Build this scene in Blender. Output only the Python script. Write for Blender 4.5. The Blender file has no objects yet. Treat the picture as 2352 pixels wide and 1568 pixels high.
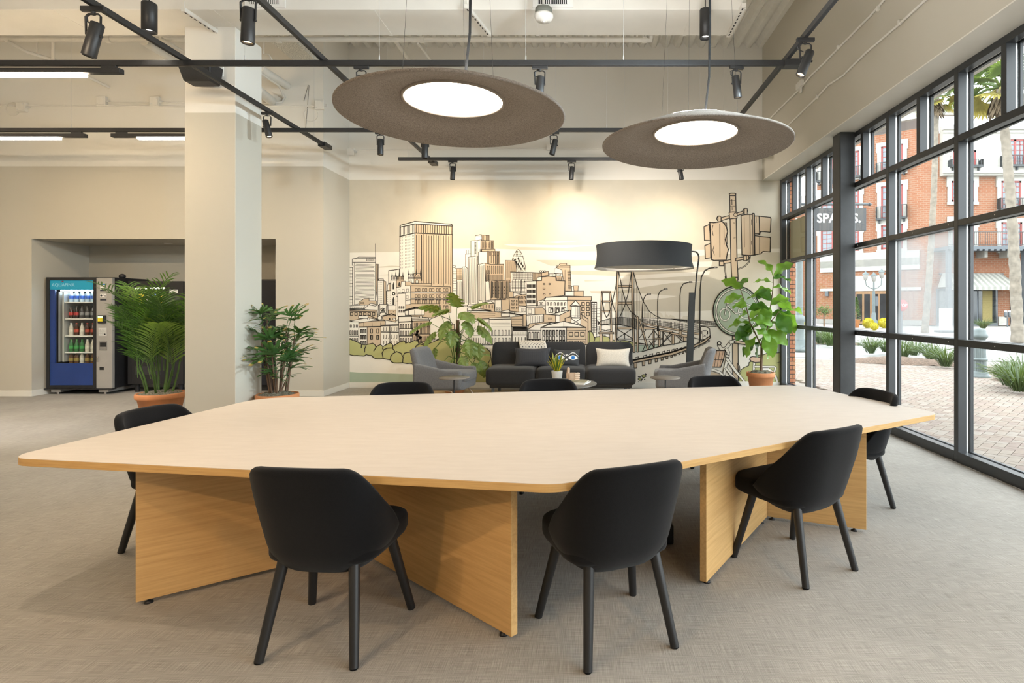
import bpy, math, random
from mathutils import Vector, Matrix
R = math.radians
random.seed(7)
S = bpy.context.scene
COL = S.collection
# ------------------------------------------------------------------ camera, world, exposure
H = 1.45                                   # eye height, metres
cd = bpy.data.cameras.new('camera'); cam = bpy.data.objects.new('camera', cd); COL.objects.link(cam)
cam.location = (0, 0, H); cam.rotation_euler = (R(90), 0, 0)
cd.sensor_width = 36; cd.lens = 19.9; cd.shift_x = -0.0727; cd.shift_y = -0.0349
cd.clip_end = 400; S.camera = cam
S.view_settings.view_transform = 'Standard'; S.view_settings.look = 'None'
S.view_settings.exposure = 0.0; S.view_settings.gamma = 1.0; S.view_settings.use_curve_mapping = False
wd = bpy.data.worlds.new('overcast'); S.world = wd; wd.use_nodes = True
bg = wd.node_tree.nodes['Background']
bg.inputs[0].default_value = (0.90, 0.96, 1.0, 1); bg.inputs[1].default_value = 7.4
S.cycles.use_denoising = True
S.cycles.max_bounces = 8; S.cycles.diffuse_bounces = 5; S.cycles.glossy_bounces = 3
S.cycles.transparent_max_bounces = 12; S.cycles.transmission_bounces = 4
S.cycles.sample_clamp_indirect = 6.0; S.cycles.caustics_reflective = False; S.cycles.caustics_refractive = False
def portal(x, y, z, sx, sy, rot):
    l = bpy.data.lights.new('window_portal', 'AREA'); l.shape = 'RECTANGLE'; l.size = sx; l.size_y = sy
    l.cycles.is_portal = True
    o = bpy.data.objects.new('window_portal', l); COL.objects.link(o); o.location = (x, y, z); o.rotation_euler = rot
portal(3.64, 3.4, 1.87, 3.5, 13.2, (0, R(90), 0))
WARM = (1.0, 0.78, 0.54)
def spot_lamp(loc, target, power, angle, blend=1.0, color=WARM, size=0.04):
    l = bpy.data.lights.new('spot_lamp', 'SPOT'); l.energy = power; l.spot_size = R(angle); l.spot_blend = blend
    l.color = color; l.shadow_soft_size = size
    o = bpy.data.objects.new('spot_lamp', l); COL.objects.link(o); o.location = loc
    d = Vector(target) - Vector(loc); o.rotation_euler = d.to_track_quat('-Z', 'Y').to_euler()
    return o
# ------------------------------------------------------------------ helpers
def tag(o, label=None, cat=None, group=None, kind=None):
    if label: o['label'] = label
    if cat: o['category'] = cat
    if group: o['group'] = group
    if kind: o['kind'] = kind
    return o
def E(name, label=None, cat=None, loc=(0, 0, 0), rz=0, group=None, kind=None):
    o = bpy.data.objects.new(name, None); COL.objects.link(o); o.location = loc; o.rotation_euler = (0, 0, rz)
    o.empty_display_size = 0.1
    return tag(o, label, cat, group, kind)
def kids(o): return [c for c in COL.objects if c.parent == o]
def copy_tree(o, parent=None):
    ch = list(o.children)
    c = o.copy(); COL.objects.link(c); c.parent = parent if parent else o.parent
    for k in ch: copy_tree(k, c)
    return c
class MB:
    def __init__(s): s.v = []; s.f = []; s.mi = []; s.m = 0; s.sm = []; s.smooth = False
    def add(s, vs, fs):
        b = len(s.v); s.v += [tuple(p) for p in vs]
        for f in fs: s.f.append(tuple(b + i for i in f)); s.mi.append(s.m); s.sm.append(s.smooth)
    def box(s, x0, y0, z0, x1, y1, z1):
        x0, x1 = sorted((x0, x1)); y0, y1 = sorted((y0, y1)); z0, z1 = sorted((z0, z1))
        s.add([(x0,y0,z0),(x1,y0,z0),(x1,y1,z0),(x0,y1,z0),(x0,y0,z1),(x1,y0,z1),(x1,y1,z1),(x0,y1,z1)],
              [(3,2,1,0),(4,5,6,7),(0,1,5,4),(1,2,6,5),(2,3,7,6),(3,0,4,7)]); return s
    def prism(s, pts, z0, z1):
        n = len(pts)
        s.add([(x,y,z0) for x,y in pts]+[(x,y,z1) for x,y in pts],
              [tuple(range(n-1,-1,-1)), tuple(range(n,2*n))]+[(i,(i+1)%n,n+(i+1)%n,n+i) for i in range(n)]); return s
    def cyl(s, p, q, r0, r1=None, n=12, caps=True):
        r1 = r0 if r1 is None else r1
        p = Vector(p); q = Vector(q); d = (q-p).normalized()
        a = d.orthogonal().normalized(); b = d.cross(a)
        vs = []
        for c, r in ((p,r0),(q,r1)):
            for i in range(n):
                t = 2*math.pi*i/n; vs.append(c + a*(r*math.cos(t)) + b*(r*math.sin(t)))
        sm = s.smooth; s.smooth = True
        s.add(vs, [(i,(i+1)%n,n+(i+1)%n,n+i) for i in range(n)]); s.smooth = False
        if caps: s.add(vs, [tuple(range(n-1,-1,-1)), tuple(range(n,2*n))])
        s.smooth = sm; return s
    def tube(s, pts, r, n=8, r1=None):
        pts = [Vector(p) for p in pts]; r1 = r if r1 is None else r1; vs = []; N = len(pts); a = None
        for k, p in enumerate(pts):
            d = (pts[min(k+1,N-1)] - pts[max(k-1,0)]).normalized()
            a = d.orthogonal().normalized() if a is None else (a - d*a.dot(d)).normalized()
            b = d.cross(a); rr = r + (r1-r)*k/max(1,N-1)
            vs += [p + a*(rr*math.cos(2*math.pi*i/n)) + b*(rr*math.sin(2*math.pi*i/n)) for i in range(n)]
        fs = [(k*n+i, k*n+(i+1)%n, (k+1)*n+(i+1)%n, (k+1)*n+i) for k in range(N-1) for i in range(n)]
        sm = s.smooth; s.smooth = True; s.add(vs, fs); s.smooth = sm
        s.add(vs[:n], [tuple(range(n-1,-1,-1))]); s.add(vs[-n:], [tuple(range(n))]); return s
    def lathe(s, prof, n=24, c=(0,0,0), sx=1, sy=1):
        vs = [(c[0]+r*math.cos(2*math.pi*i/n)*sx, c[1]+r*math.sin(2*math.pi*i/n)*sy, c[2]+z) for r,z in prof for i in range(n)]
        fs = [(k*n+i, k*n+(i+1)%n, (k+1)*n+(i+1)%n, (k+1)*n+i) for k in range(len(prof)-1) for i in range(n)]
        sm = s.smooth; s.smooth = True; s.add(vs, fs); s.smooth = sm; return s
    def grid(s, fn, nu, nv, closeu=False):
        vs = [fn(i/(nu if closeu else nu-1), j/(nv-1)) for j in range(nv) for i in range(nu)]
        fs = [(j*nu+i, j*nu+(i+1)%nu, (j+1)*nu+(i+1)%nu, (j+1)*nu+i) for j in range(nv-1) for i in range(nu if closeu else nu-1)]
        s.add(vs, fs); return s
    def squad(s, c, a, e1=0.4, e2=0.4, n=24, m=14):      # superquadric cushion
        def sp(w, e): return math.copysign(abs(w)**e, w)
        def fn(u, v):
            t = 2*math.pi*u; p = -math.pi/2 + math.pi*v
            return (c[0]+a[0]*sp(math.cos(p),e1)*sp(math.cos(t),e2), c[1]+a[1]*sp(math.cos(p),e1)*sp(math.sin(t),e2), c[2]+a[2]*sp(math.sin(p),e1))
        sm = s.smooth; s.smooth = True; s.grid(fn, n, m, True); s.smooth = sm; return s
    def xf(s, mat, start=0):
        s.v[start:] = [tuple(mat @ Vector(p)) for p in s.v[start:]]; return s
    def mesh(s, name, mats):
        me = bpy.data.meshes.new(name); me.from_pydata(s.v, [], s.f)
        for m in (mats if isinstance(mats, (list,tuple)) else [mats]): me.materials.append(m)
        me.polygons.foreach_set('material_index', s.mi); me.polygons.foreach_set('use_smooth', s.sm); me.update(); return me
    def obj(s, name, mats, parent=None, bevel=0, sub=0, solid=0, loc=None, rot=None, seg=2):
        o = bpy.data.objects.new(name, s.mesh(name, mats)); COL.objects.link(o)
        if parent: o.parent = parent
        if loc: o.location = loc
        if rot: o.rotation_euler = rot
        return mods(o, bevel, sub, solid, seg)
def mods(o, bevel=0, sub=0, solid=0, seg=2):
    if solid:
        m = o.modifiers.new('solid', 'SOLIDIFY'); m.thickness = solid; m.offset = 0
    if bevel:
        m = o.modifiers.new('bevel', 'BEVEL'); m.width = bevel; m.segments = seg; m.limit_method = 'ANGLE'
    if sub:
        m = o.modifiers.new('sub', 'SUBSURF'); m.levels = sub; m.render_levels = sub
    return o
def inst(name, me, parent, loc=(0,0,0), rot=(0,0,0), sc=1.0):
    o = bpy.data.objects.new(name, me); COL.objects.link(o)
    if parent: o.parent = parent
    o.location = loc; o.rotation_euler = rot; o.scale = (sc,sc,sc) if isinstance(sc,(int,float)) else sc
    return o
def box(name, b, mat, parent=None, bevel=0, **k): return MB().box(*b).obj(name, mat, parent, bevel, **k)
def arc(c, r, a0, a1, n, plane='xz'):
    out = []
    for i in range(n+1):
        t = R(a0+(a1-a0)*i/n); x = r*math.cos(t); y = r*math.sin(t)
        out.append({'xz': (c[0]+x, c[1], c[2]+y), 'yz': (c[0], c[1]+x, c[2]+y), 'xy': (c[0]+x, c[1]+y, c[2])}[plane])
    return out
def at(px, py, Y):                        # a measured image point at depth Y -> metres
    return Vector(((px-1347)*Y/1300, Y, H+(702-py)*Y/1300))
# ------------------------------------------------------------------ materials
def mat(name, col, rough=0.6, metal=0.0, spec=0.5, noise=0.0, scale=20.0, bump=0.0, bscale=None, emit=None, estr=0.0, stretch=(1,1,1), sheen=0.0, coords='Object'):
    m = bpy.data.materials.new(name); m.use_nodes = True; nt = m.node_tree; b = nt.nodes['Principled BSDF']
    c = tuple(col)+(1,) if len(col)==3 else col
    b.inputs['Base Color'].default_value = c; b.inputs['Roughness'].default_value = rough
    b.inputs['Metallic'].default_value = metal; b.inputs['Specular IOR Level'].default_value = spec
    if sheen: b.inputs['Sheen Weight'].default_value = sheen
    if emit: b.inputs['Emission Color'].default_value = tuple(emit)+(1,); b.inputs['Emission Strength'].default_value = estr
    if noise or bump:
        tc = nt.nodes.new('ShaderNodeTexCoord'); mp = nt.nodes.new('ShaderNodeMapping'); mp.inputs['Scale'].default_value = stretch
        nt.links.new(tc.outputs[coords], mp.inputs[0])
        n = nt.nodes.new('ShaderNodeTexNoise'); n.inputs['Scale'].default_value = scale; n.inputs['Detail'].default_value = 4
        nt.links.new(mp.outputs[0], n.inputs['Vector'])
        if noise:
            r = nt.nodes.new('ShaderNodeValToRGB'); r.color_ramp.elements[0].position = 0.3; r.color_ramp.elements[1].position = 0.7
            r.color_ramp.elements[0].color = tuple(x*(1-noise) for x in c[:3])+(1,)
            r.color_ramp.elements[1].color = tuple(min(1,x*(1+noise)) for x in c[:3])+(1,)
            nt.links.new(n.outputs[0], r.inputs[0]); nt.links.new(r.outputs[0], b.inputs['Base Color'])
        if bump:
            n2 = n
            if bscale:
                n2 = nt.nodes.new('ShaderNodeTexNoise'); n2.inputs['Scale'].default_value = bscale; nt.links.new(mp.outputs[0], n2.inputs['Vector'])
            bp = nt.nodes.new('ShaderNodeBump'); bp.inputs['Strength'].default_value = bump; bp.inputs['Distance'].default_value = 0.01
            nt.links.new(n2.outputs[0], bp.inputs['Height']); nt.links.new(bp.outputs[0], b.inputs['Normal'])
    return m
def nodes(m): return m.node_tree, m.node_tree.nodes, m.node_tree.links, m.node_tree.nodes['Principled BSDF']
K = {}
WALLW = (0.74, 0.72, 0.67); GREIGE = (0.52, 0.49, 0.42)
K['white_paint'] = mat('white_paint', WALLW, 0.7, bump=0.03, scale=90)
K['pipe_white'] = mat('pipe_white', (0.74, 0.72, 0.67), 0.5, noise=0.04, scale=8)
K['duct_white'] = mat('duct_white', (0.76, 0.74, 0.69), 0.6, noise=0.03, scale=3)
def wall_two_tone(name, zline, upper, lower):
    m = mat(name, lower, 0.75, bump=0.02, scale=120); nt, N, L, b = nodes(m)
    tc = N.new('ShaderNodeNewGeometry'); sx = N.new('ShaderNodeSeparateXYZ'); L.new(tc.outputs['Position'], sx.inputs[0])
    g = N.new('ShaderNodeMath'); g.operation = 'GREATER_THAN'; g.inputs[1].default_value = zline; L.new(sx.outputs['Z'], g.inputs[0])
    mx = N.new('ShaderNodeMix'); mx.data_type = 'RGBA'; L.new(g.outputs[0], mx.inputs[0])
    mx.inputs[6].default_value = lower+(1,); mx.inputs[7].default_value = upper+(1,)
    L.new(mx.outputs[2], b.inputs['Base Color']); return m
K['wall'] = wall_two_tone('two_tone_wall_paint', 3.68, WALLW, GREIGE)
K['greige'] = mat('greige_paint', GREIGE, 0.75, bump=0.02, scale=120)
K['base'] = mat('baseboard_paint', (0.72, 0.70, 0.64), 0.5, noise=0.02, scale=5)
def carpet():
    m = mat('woven_carpet', (0.4,0.4,0.4), 0.9, spec=0.2); nt, N, L, b = nodes(m)
    tc = N.new('ShaderNodeTexCoord'); cols = []
    for sc in ((9, 420, 1), (420, 9, 1)):
        mp = N.new('ShaderNodeMapping'); mp.inputs['Scale'].default_value = sc; L.new(tc.outputs['Object'], mp.inputs[0])
        n = N.new('ShaderNodeTexNoise'); n.inputs['Scale'].default_value = 1; n.inputs['Detail'].default_value = 3; L.new(mp.outputs[0], n.inputs['Vector']); cols.append(n)
    big = N.new('ShaderNodeTexNoise'); big.inputs['Scale'].default_value = 1.3; L.new(tc.outputs['Object'], big.inputs['Vector'])
    a = N.new('ShaderNodeMath'); a.operation = 'ADD'; L.new(cols[0].outputs[0], a.inputs[0]); L.new(cols[1].outputs[0], a.inputs[1])
    a2 = N.new('ShaderNodeMath'); a2.operation = 'MULTIPLY_ADD'; L.new(big.outputs[0], a2.inputs[0]); a2.inputs[1].default_value = 0.35; L.new(a.outputs[0], a2.inputs[2])
    r = N.new('ShaderNodeValToRGB'); e = r.color_ramp.elements
    e[0].position = 0.45; e[0].color = (0.225, 0.212, 0.193, 1); e[1].position = 0.78; e[1].color = (0.445, 0.423, 0.39, 1)
    h = N.new('ShaderNodeMath'); h.operation = 'MULTIPLY'; h.inputs[1].default_value = 0.52; L.new(a2.outputs[0], h.inputs[0]); L.new(h.outputs[0], r.inputs[0])
    bt = N.new('ShaderNodeTexBrick'); bt.offset = 0.5; bt.inputs['Scale'].default_value = 1; bt.inputs['Brick Width'].default_value = 2.4; bt.inputs['Row Height'].default_value = 0.62; bt.inputs['Mortar Size'].default_value = 0.003
    mp = N.new('ShaderNodeMapping'); mp.inputs['Rotation'].default_value = (0, 0, R(90)); L.new(tc.outputs['Object'], mp.inputs[0]); L.new(mp.outputs[0], bt.inputs['Vector'])
    mx = N.new('ShaderNodeMix'); mx.data_type = 'RGBA'; mx.blend_type = 'MULTIPLY'; mx.inputs[7].default_value = (0.93, 0.93, 0.93, 1)
    L.new(bt.outputs['Fac'], mx.inputs[0]); L.new(r.outputs[0], mx.inputs[6]); L.new(mx.outputs[2], b.inputs['Base Color'])
    bp = N.new('ShaderNodeBump'); bp.inputs['Strength'].default_value = 0.25; bp.inputs['Distance'].default_value = 0.004; L.new(a.outputs[0], bp.inputs['Height']); L.new(bp.outputs[0], b.inputs['Normal'])
    return m
K['carpet'] = carpet()
def wood(name, c0, c1, sc=(1.2, 26, 26), rough=0.45, rot=0.0):
    m = mat(name, c0, rough, spec=0.4); nt, N, L, b = nodes(m)
    tc = N.new('ShaderNodeTexCoord'); mp = N.new('ShaderNodeMapping'); mp.inputs['Scale'].default_value = sc; mp.inputs['Rotation'].default_value = (0, rot, 0)
    L.new(tc.outputs['Object'], mp.inputs[0])
    n = N.new('ShaderNodeTexNoise'); n.inputs['Scale'].default_value = 2.2; n.inputs['Detail'].default_value = 6; n.inputs['Roughness'].default_value = 0.65; L.new(mp.outputs[0], n.inputs['Vector'])
    r = N.new('ShaderNodeValToRGB'); e = r.color_ramp.elements; e[0].position = 0.32; e[0].color = c1+(1,); e[1].position = 0.62; e[1].color = c0+(1,)
    L.new(n.outputs[0], r.inputs[0]); L.new(r.outputs[0], b.inputs['Base Color']); return m
K['oak'] = wood('oak_veneer', (0.66, 0.42, 0.175), (0.53, 0.315, 0.12), rot=R(0))
K['oak_edge'] = wood('oak_edge_band', (0.60, 0.38, 0.15), (0.50, 0.30, 0.11), (3, 3, 60))
K['table_top'] = wood('pale_ash_laminate', (0.575, 0.522, 0.468), (0.535, 0.482, 0.43), (3, 14, 14), 0.42)
K['charcoal'] = mat('charcoal_felt_fabric', (0.0048, 0.0051, 0.0064), 0.9, spec=0.12, noise=0.35, scale=380, bump=0.25, bscale=600, sheen=0.1)
K['black_wood'] = mat('black_stained_wood', (0.014, 0.014, 0.015), 0.42, noise=0.2, scale=14, stretch=(1,1,0.1))
K['black_metal'] = mat('black_powder_coat', (0.018, 0.018, 0.019), 0.45, noise=0.1, scale=40)
K['bronze'] = mat('dark_window_frame', (0.030, 0.033, 0.037), 0.38, noise=0.08, scale=10, spec=0.5)
K['steel_col'] = mat('dark_steel_column_paint', (0.032, 0.034, 0.036), 0.45, noise=0.25, scale=4, bump=0.1, bscale=18, spec=0.5)
K['alu'] = mat('bare_aluminium', (0.75, 0.75, 0.74), 0.3, metal=0.6, noise=0.03, scale=9)
K['chrome'] = mat('brushed_steel', (0.62, 0.60, 0.57), 0.25, metal=1.0, noise=0.03, scale=40)
K['copper_metal'] = mat('warm_satin_steel', (0.62, 0.50, 0.40), 0.3, metal=0.9, noise=0.03, scale=30)
K['felt'] = mat('grey_brown_felt', (0.27, 0.24, 0.215), 0.95, spec=0.1, noise=0.3, scale=150, bump=0.3, bscale=400, stretch=(1,1,1))
K['sofa'] = mat('black_wool_upholstery', (0.034, 0.034, 0.036), 0.95, spec=0.15, noise=0.25, scale=220, bump=0.2, sheen=0.15)
K['armchair'] = mat('mid_grey_upholstery', (0.15, 0.15, 0.155), 0.95, spec=0.15, noise=0.12, scale=60, bump=0.15, bscale=300, sheen=0.2)
K['shade_black'] = mat('black_linen_shade', (0.02, 0.022, 0.024), 0.9, noise=0.2, scale=120, bump=0.2, stretch=(1,1,3))
K['shade_in'] = mat('white_shade_lining', (0.75, 0.73, 0.70), 0.8, noise=0.02, scale=20)
K['terra'] = mat('terracotta', (0.58, 0.24, 0.10), 0.75, noise=0.14, scale=5, bump=0.08, bscale=40)
K['moss'] = mat('grey_spanish_moss', (0.17, 0.16, 0.12), 1.0, noise=0.5, scale=60, bump=0.8)
K['soil'] = mat('dark_soil', (0.05, 0.035, 0.025), 1.0, noise=0.4, scale=40)
K['bark'] = mat('brown_bark', (0.16, 0.10, 0.065), 0.9, noise=0.4, scale=20, bump=0.4, stretch=(1,1,0.3))
K['white_plastic'] = mat('white_plastic', (0.8, 0.79, 0.76), 0.4, noise=0.02, scale=10)
K['black_plastic'] = mat('black_plastic', (0.012, 0.012, 0.014), 0.5, noise=0.1, scale=10)
def leafmat(name, c, rough=0.4, tr=0.25, noise=0.35, sc=3):
    m = mat(name, c, rough, spec=0.45, noise=noise, scale=sc); nt, N, L, b = nodes(m)
    t = N.new('ShaderNodeBsdfTranslucent'); mx = N.new('ShaderNodeMixShader'); mx.inputs[0].default_value = tr
    t.inputs[0].default_value = (min(1,c[0]*2.2), min(1,c[1]*2.0), c[2]*1.2, 1)
    L.new(b.outputs[0], mx.inputs[1]); L.new(t.outputs[0], mx.inputs[2]); L.new(mx.outputs[0], N['Material Output'].inputs[0]); return m
K['leaf_fig'] = leafmat('fig_leaf', (0.17, 0.34, 0.05), 0.35)
K['leaf_fig_dark'] = leafmat('fig_leaf_dark', (0.07, 0.18, 0.03), 0.35)
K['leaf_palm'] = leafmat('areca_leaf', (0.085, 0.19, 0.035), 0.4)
K['leaf_palm_dark'] = leafmat('areca_leaf_dark', (0.04, 0.10, 0.02), 0.4)  # darker green, varied from frond to frond
K['leaf_palm_light'] = leafmat('areca_leaf_pale', (0.15, 0.26, 0.05), 0.4)  # paler green, varied from frond to frond
K['leaf_rhapis'] = leafmat('lady_palm_leaf', (0.065, 0.15, 0.045), 0.35)
K['leaf_tip'] = leafmat('dry_leaf_tip', (0.42, 0.33, 0.12), 0.6)
K['leaf_mon'] = leafmat('split_leaf', (0.20, 0.28, 0.08), 0.35)
K['leaf_snake'] = leafmat('snake_leaf', (0.10, 0.19, 0.05), 0.4)
K['leaf_yellow'] = leafmat('snake_leaf_edge', (0.72, 0.55, 0.04), 0.4)
def glassmat(name, haze=0.0, tint=(0.97,0.985,0.98)):
    m = bpy.data.materials.new(name); m.use_nodes = True; nt = m.node_tree; N = nt.nodes; L = nt.links; N.remove(N['Principled BSDF']); out = N['Material Output']
    t = N.new('ShaderNodeBsdfTransparent'); t.inputs[0].default_value = tint+(1,)
    g = N.new('ShaderNodeBsdfGlossy'); g.inputs['Roughness'].default_value = 0.02
    lw = N.new('ShaderNodeLayerWeight'); lw.inputs[0].default_value = 0.5; pw = N.new('ShaderNodeMath'); pw.operation = 'POWER'; pw.inputs[1].default_value = 4.0; L.new(lw.outputs['Facing'], pw.inputs[0])
    fr = N.new('ShaderNodeMath'); fr.operation = 'MULTIPLY_ADD'; fr.inputs[1].default_value = 0.35; fr.inputs[2].default_value = 0.02; L.new(pw.outputs[0], fr.inputs[0])
    mx = N.new('ShaderNodeMixShader'); L.new(fr.outputs[0], mx.inputs[0]); L.new(t.outputs[0], mx.inputs[1]); L.new(g.outputs[0], mx.inputs[2])
    last = mx
    if haze:
        d = N.new('ShaderNodeBsdfTranslucent'); d.inputs[0].default_value = (0.30,0.31,0.31,1)
        tc = N.new('ShaderNodeTexCoord'); n = N.new('ShaderNodeTexNoise'); n.inputs['Scale'].default_value = 2.6; n.inputs['Detail'].default_value = 5
        mp = N.new('ShaderNodeMapping'); mp.inputs['Scale'].default_value = (1,1,0.6); L.new(tc.outputs['Object'], mp.inputs[0]); L.new(mp.outputs[0], n.inputs['Vector'])
        r = N.new('ShaderNodeValToRGB'); r.color_ramp.elements[0].position = 0.33; r.color_ramp.elements[0].color = (haze*0.25,)*3+(1,)
        r.color_ramp.elements[1].position = 0.55; r.color_ramp.elements[1].color = (haze,)*3+(1,); L.new(n.outputs[0], r.inputs[0])
        mx2 = N.new('ShaderNodeMixShader'); L.new(r.outputs[0], mx2.inputs[0]); L.new(mx.outputs[0], mx2.inputs[1]); L.new(d.outputs[0], mx2.inputs[2]); last = mx2
    L.new(last.outputs[0], out.inputs[0]); return m
K['glass'] = glassmat('window_glass'); K['glass_hazy'] = glassmat('fogged_window_glass', 0.42)
def emat(name, col, s): return mat(name, (0.8,0.8,0.8), 0.5, emit=col, estr=s)
K['led_disc'] = emat('warm_led_panel', (1.0, 0.90, 0.76), 16)
K['led_spot'] = emat('warm_led_lens', (1.0, 0.70, 0.36), 25)
K['led_cool'] = emat('neutral_led_lens', (1.0, 0.93, 0.82), 14)
K['led_line'] = emat('warm_led_line', (1.0, 0.78, 0.52), 105)
K['led_fill_up'] = emat('added_uplight_fill', (1.0, 0.97, 0.92), 58)  # glow for the fill panels added on top of the felt lamps
# ------------------------------------------------------------------ the room
XW, XH, YB, YL, XR, ZC = 3.43, 3.117, 10.03, 9.06, -4.21, 6.02
ZS = 3.665                                                 # soffit above the windows
def struct(name, b, m, **k): return tag(box(name, b, m, **k), kind='structure')
struct('floor', (-11.5, -3.2, -0.12, XW+0.0, YB+0.3, 0), K['carpet'])
dk = MB()                                                  # corrugated deck, ribs run in depth
x = -11.5; prof = []
while x < XH+0.3:
    prof += [(x, ZC+0.085), (x+0.055, ZC), (x+0.125, ZC), (x+0.18, ZC+0.085)]; x += 0.21
n = len(prof)
dk.add([(a, -3.2, z) for a, z in prof]+[(a, YB+0.1, z) for a, z in prof]+[(a, -3.2, ZC+0.2) for a, z in prof]+[(a, YB+0.1, ZC+0.2) for a, z in prof],
       [(i, i+1, n+i+1, n+i) for i in range(n-1)]+[(2*n+i, 3*n+i, 3*n+i+1, 2*n+i+1) for i in range(n-1)])
tag(dk.obj('ceiling', K['pipe_white']), kind='structure')
struct('wall_back', (XR-0.0, YB, 0, XW+0.14, YB+0.25, ZC+0.1), K['wall'])
struct('wall_return', (XR-0.2, YL+0.0, 0, XR, YB+0.25, ZC+0.1), K['wall'])
wl = MB()                                                  # back wall on the left with the alcove opening
AX0, AX1, AZ, AY = -8.88, -4.976, 2.52, 10.11
wl.box(-11.5, YL, 0, AX0, YL+0.2, ZC+0.1); wl.box(AX1, YL, 0, XR-0.2, YL+0.2, ZC+0.1); wl.box(AX0, YL, AZ, AX1, YL+0.2, ZC+0.1)
tag(wl.obj('wall_left_back', K['wall']), kind='structure')
al = MB(); al.box(AX0-0.15, YL+0.2, 0, AX0, AY+0.15, AZ+0.1); al.box(AX1, YL+0.2, 0, AX1+0.15, AY+0.15, AZ+0.1); al.box(AX0, AY, 0, AX1, AY+0.15, AZ+0.1)
tag(al.obj('wall_alcove', K['greige']), kind='structure')
ac = struct('ceiling_alcove', (AX0, YL+0.2, AZ, AX1, AY, AZ+0.1), K['greige'])
dl = MB(); dl.lathe([(0.0,-0.004),(0.045,-0.004),(0.06,-0.006),(0.065,0.0)], 20); dl.obj('downlight', K['white_plastic'], ac, loc=(-7.2, 9.75, AZ))
struct('wall_left', (-11.7, -3.2, 0, -11.5, YL+0.2, ZC+0.2), K['wall'])
struct('wall_front', (-11.7, -3.4, 0, XW+0.3, -3.2, ZC+0.2), K['wall'])
struct('trim_soffit', (XH, -3.2, ZS, XW+0.30, YB, ZS+0.012), K['base'])
hd = MB(); hd.box(XH, -3.2, ZS+0.012, XW+0.30, YB, ZC+0.2)
tag(hd.obj('wall_header', K['greige']), kind='structure')  # header face given the darker greige to bring its brightness down
struct('wall_right', (XW, -3.2, 0, XW+0.3, -1.97, ZS), K['greige'])
col = MB(); col.box(-4.643, 6.54, 0, -4.055, 7.07, 4.67); tag(col.obj('column', K['wall'], bevel=0.006), kind='structure')
struct('column_upper', (-4.62, 6.78, 4.67, -4.30, 7.0, ZC+0.1), K['white_paint'])
for nm, b in (('baseboard_back', (XR+0.015, YB-0.015, 0, XW, YB, 0.095)), ('baseboard_return', (XR, YL-0.015, 0, XR+0.015, YB-0.015, 0.095)),
              ('baseboard_left_back', (-11.5, YL-0.015, 0, AX0+0.015, YL, 0.095)), ('baseboard_pier', (AX1-0.015, YL-0.015, 0, XR, YL, 0.095)),
              ('baseboard_alcove', (AX0, YL, 0, AX0+0.015, AY, 0.095)), ('baseboard_alcove_back', (AX0+0.015, AY-0.015, 0, AX1, AY, 0.095))):
    struct(nm, b, K['base'], bevel=0.003)
# ------------------------------------------------------------------ window wall
YM = [10.03]+[10.055-1.2*i for i in range(1,11)]
ROWS = [(0.0, 0.10), (1.076, 1.139), (2.185, 2.245), (2.96, 3.025), (3.60, ZS)]
def frame_piece(name, par, b, horizontal):
    x0, y0, z0, x1, y1, z1 = b
    o = box(name, b, K['bronze'], par, 0.003)
    a = 0.010
    if horizontal:
        box('glazing_strip', (x1, y0, z0+a, x1+0.02, y1, z1-a), K['alu'], o); box('outer_cap', (x1+0.035, y0, z0, x1+0.065, y1, z1), K['bronze'], o, 0.002)
    else:
        box('glazing_strip', (x1, y0+a, z0, x1+0.02, y1-a, z1), K['alu'], o); box('outer_cap', (x1+0.035, y0, z0, x1+0.065, y1, z1), K['bronze'], o, 0.002)
    return o
for i in range(10):
    far, near = YM[i], YM[i+1]; w = tag(E('window_%d' % (i+1)), kind='structure'); w.location = (0,0,0)
    m0, m1 = near+0.03, far-0.03
    if i == 0: m1 = far-0.075; frame_piece('jamb', w, (XW, far-0.075, 0, XW+0.08, far, ZS), False)
    else: frame_piece('mullion', w, (XW, far-0.03, 0.0, XW+0.08, far+0.03, ZS), False)
    for k, (z0, z1) in enumerate(ROWS): frame_piece('sill' if k == 0 else 'head' if k == 4 else 'transom', w, (XW, m0, z0, XW+0.08, m1, z1), True)
    ym = (near+far)/2
    frame_piece('mullion', w, (XW, ym-0.03, ROWS[3][1], XW+0.08, ym+0.03, ROWS[4][0]), False)
    for k in range(4):
        za, zb = ROWS[k][1]-0.01, ROWS[k+1][0]+0.01
        for (ya, yb) in ([(m0-0.01, m1+0.01)] if k < 3 else [(m0-0.01, ym-0.02), (ym+0.02, m1+0.01)]):
            hazy = (i == 3 and k == 1)
            p = box('pane', (XW+0.098, ya, za, XW+0.106, yb, zb), K['glass_hazy' if hazy else 'glass'], w)
            if hazy: p['label'] = 'fogged window pane, cloudy white'
    if i == 0:
        bl = box('blind', (XW+0.155, m0+0.01, 2.20, XW+0.163, m1, 2.93), leafmat('beige_panel', (0.28,0.262,0.215), 0.8, 0.22, 0.03), w)
    if i < 6:
        sc = MB()
        for k in (1, 2):
            for yy in (m0+0.12, m1-0.1, (m0+m1)/2): sc.lathe([(0,0.0),(0.005,0.0015),(0.006,0.003)], 8)
    # small bright screw heads on the two lower transoms
    sb = MB(); sb.smooth = True
    for k in (1, 2):
        zc = (ROWS[k][0]+ROWS[k][1])/2
        for yy in (m0+0.08, (m0+m1)/2+0.1): sb.cyl((XW+0.001, yy, zc), (XW-0.003, yy, zc), 0.006, 0.004, 8)
    sb.obj('screw', K['alu'], w)
st = MB(); st.box(3.23, 7.215, 0, XW, 7.43, ZS)
sc = tag(st.obj('steel_column', K['steel_col'], bevel=0.012, seg=3), 'dark painted square steel column standing against the window frames', 'column')
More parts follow.
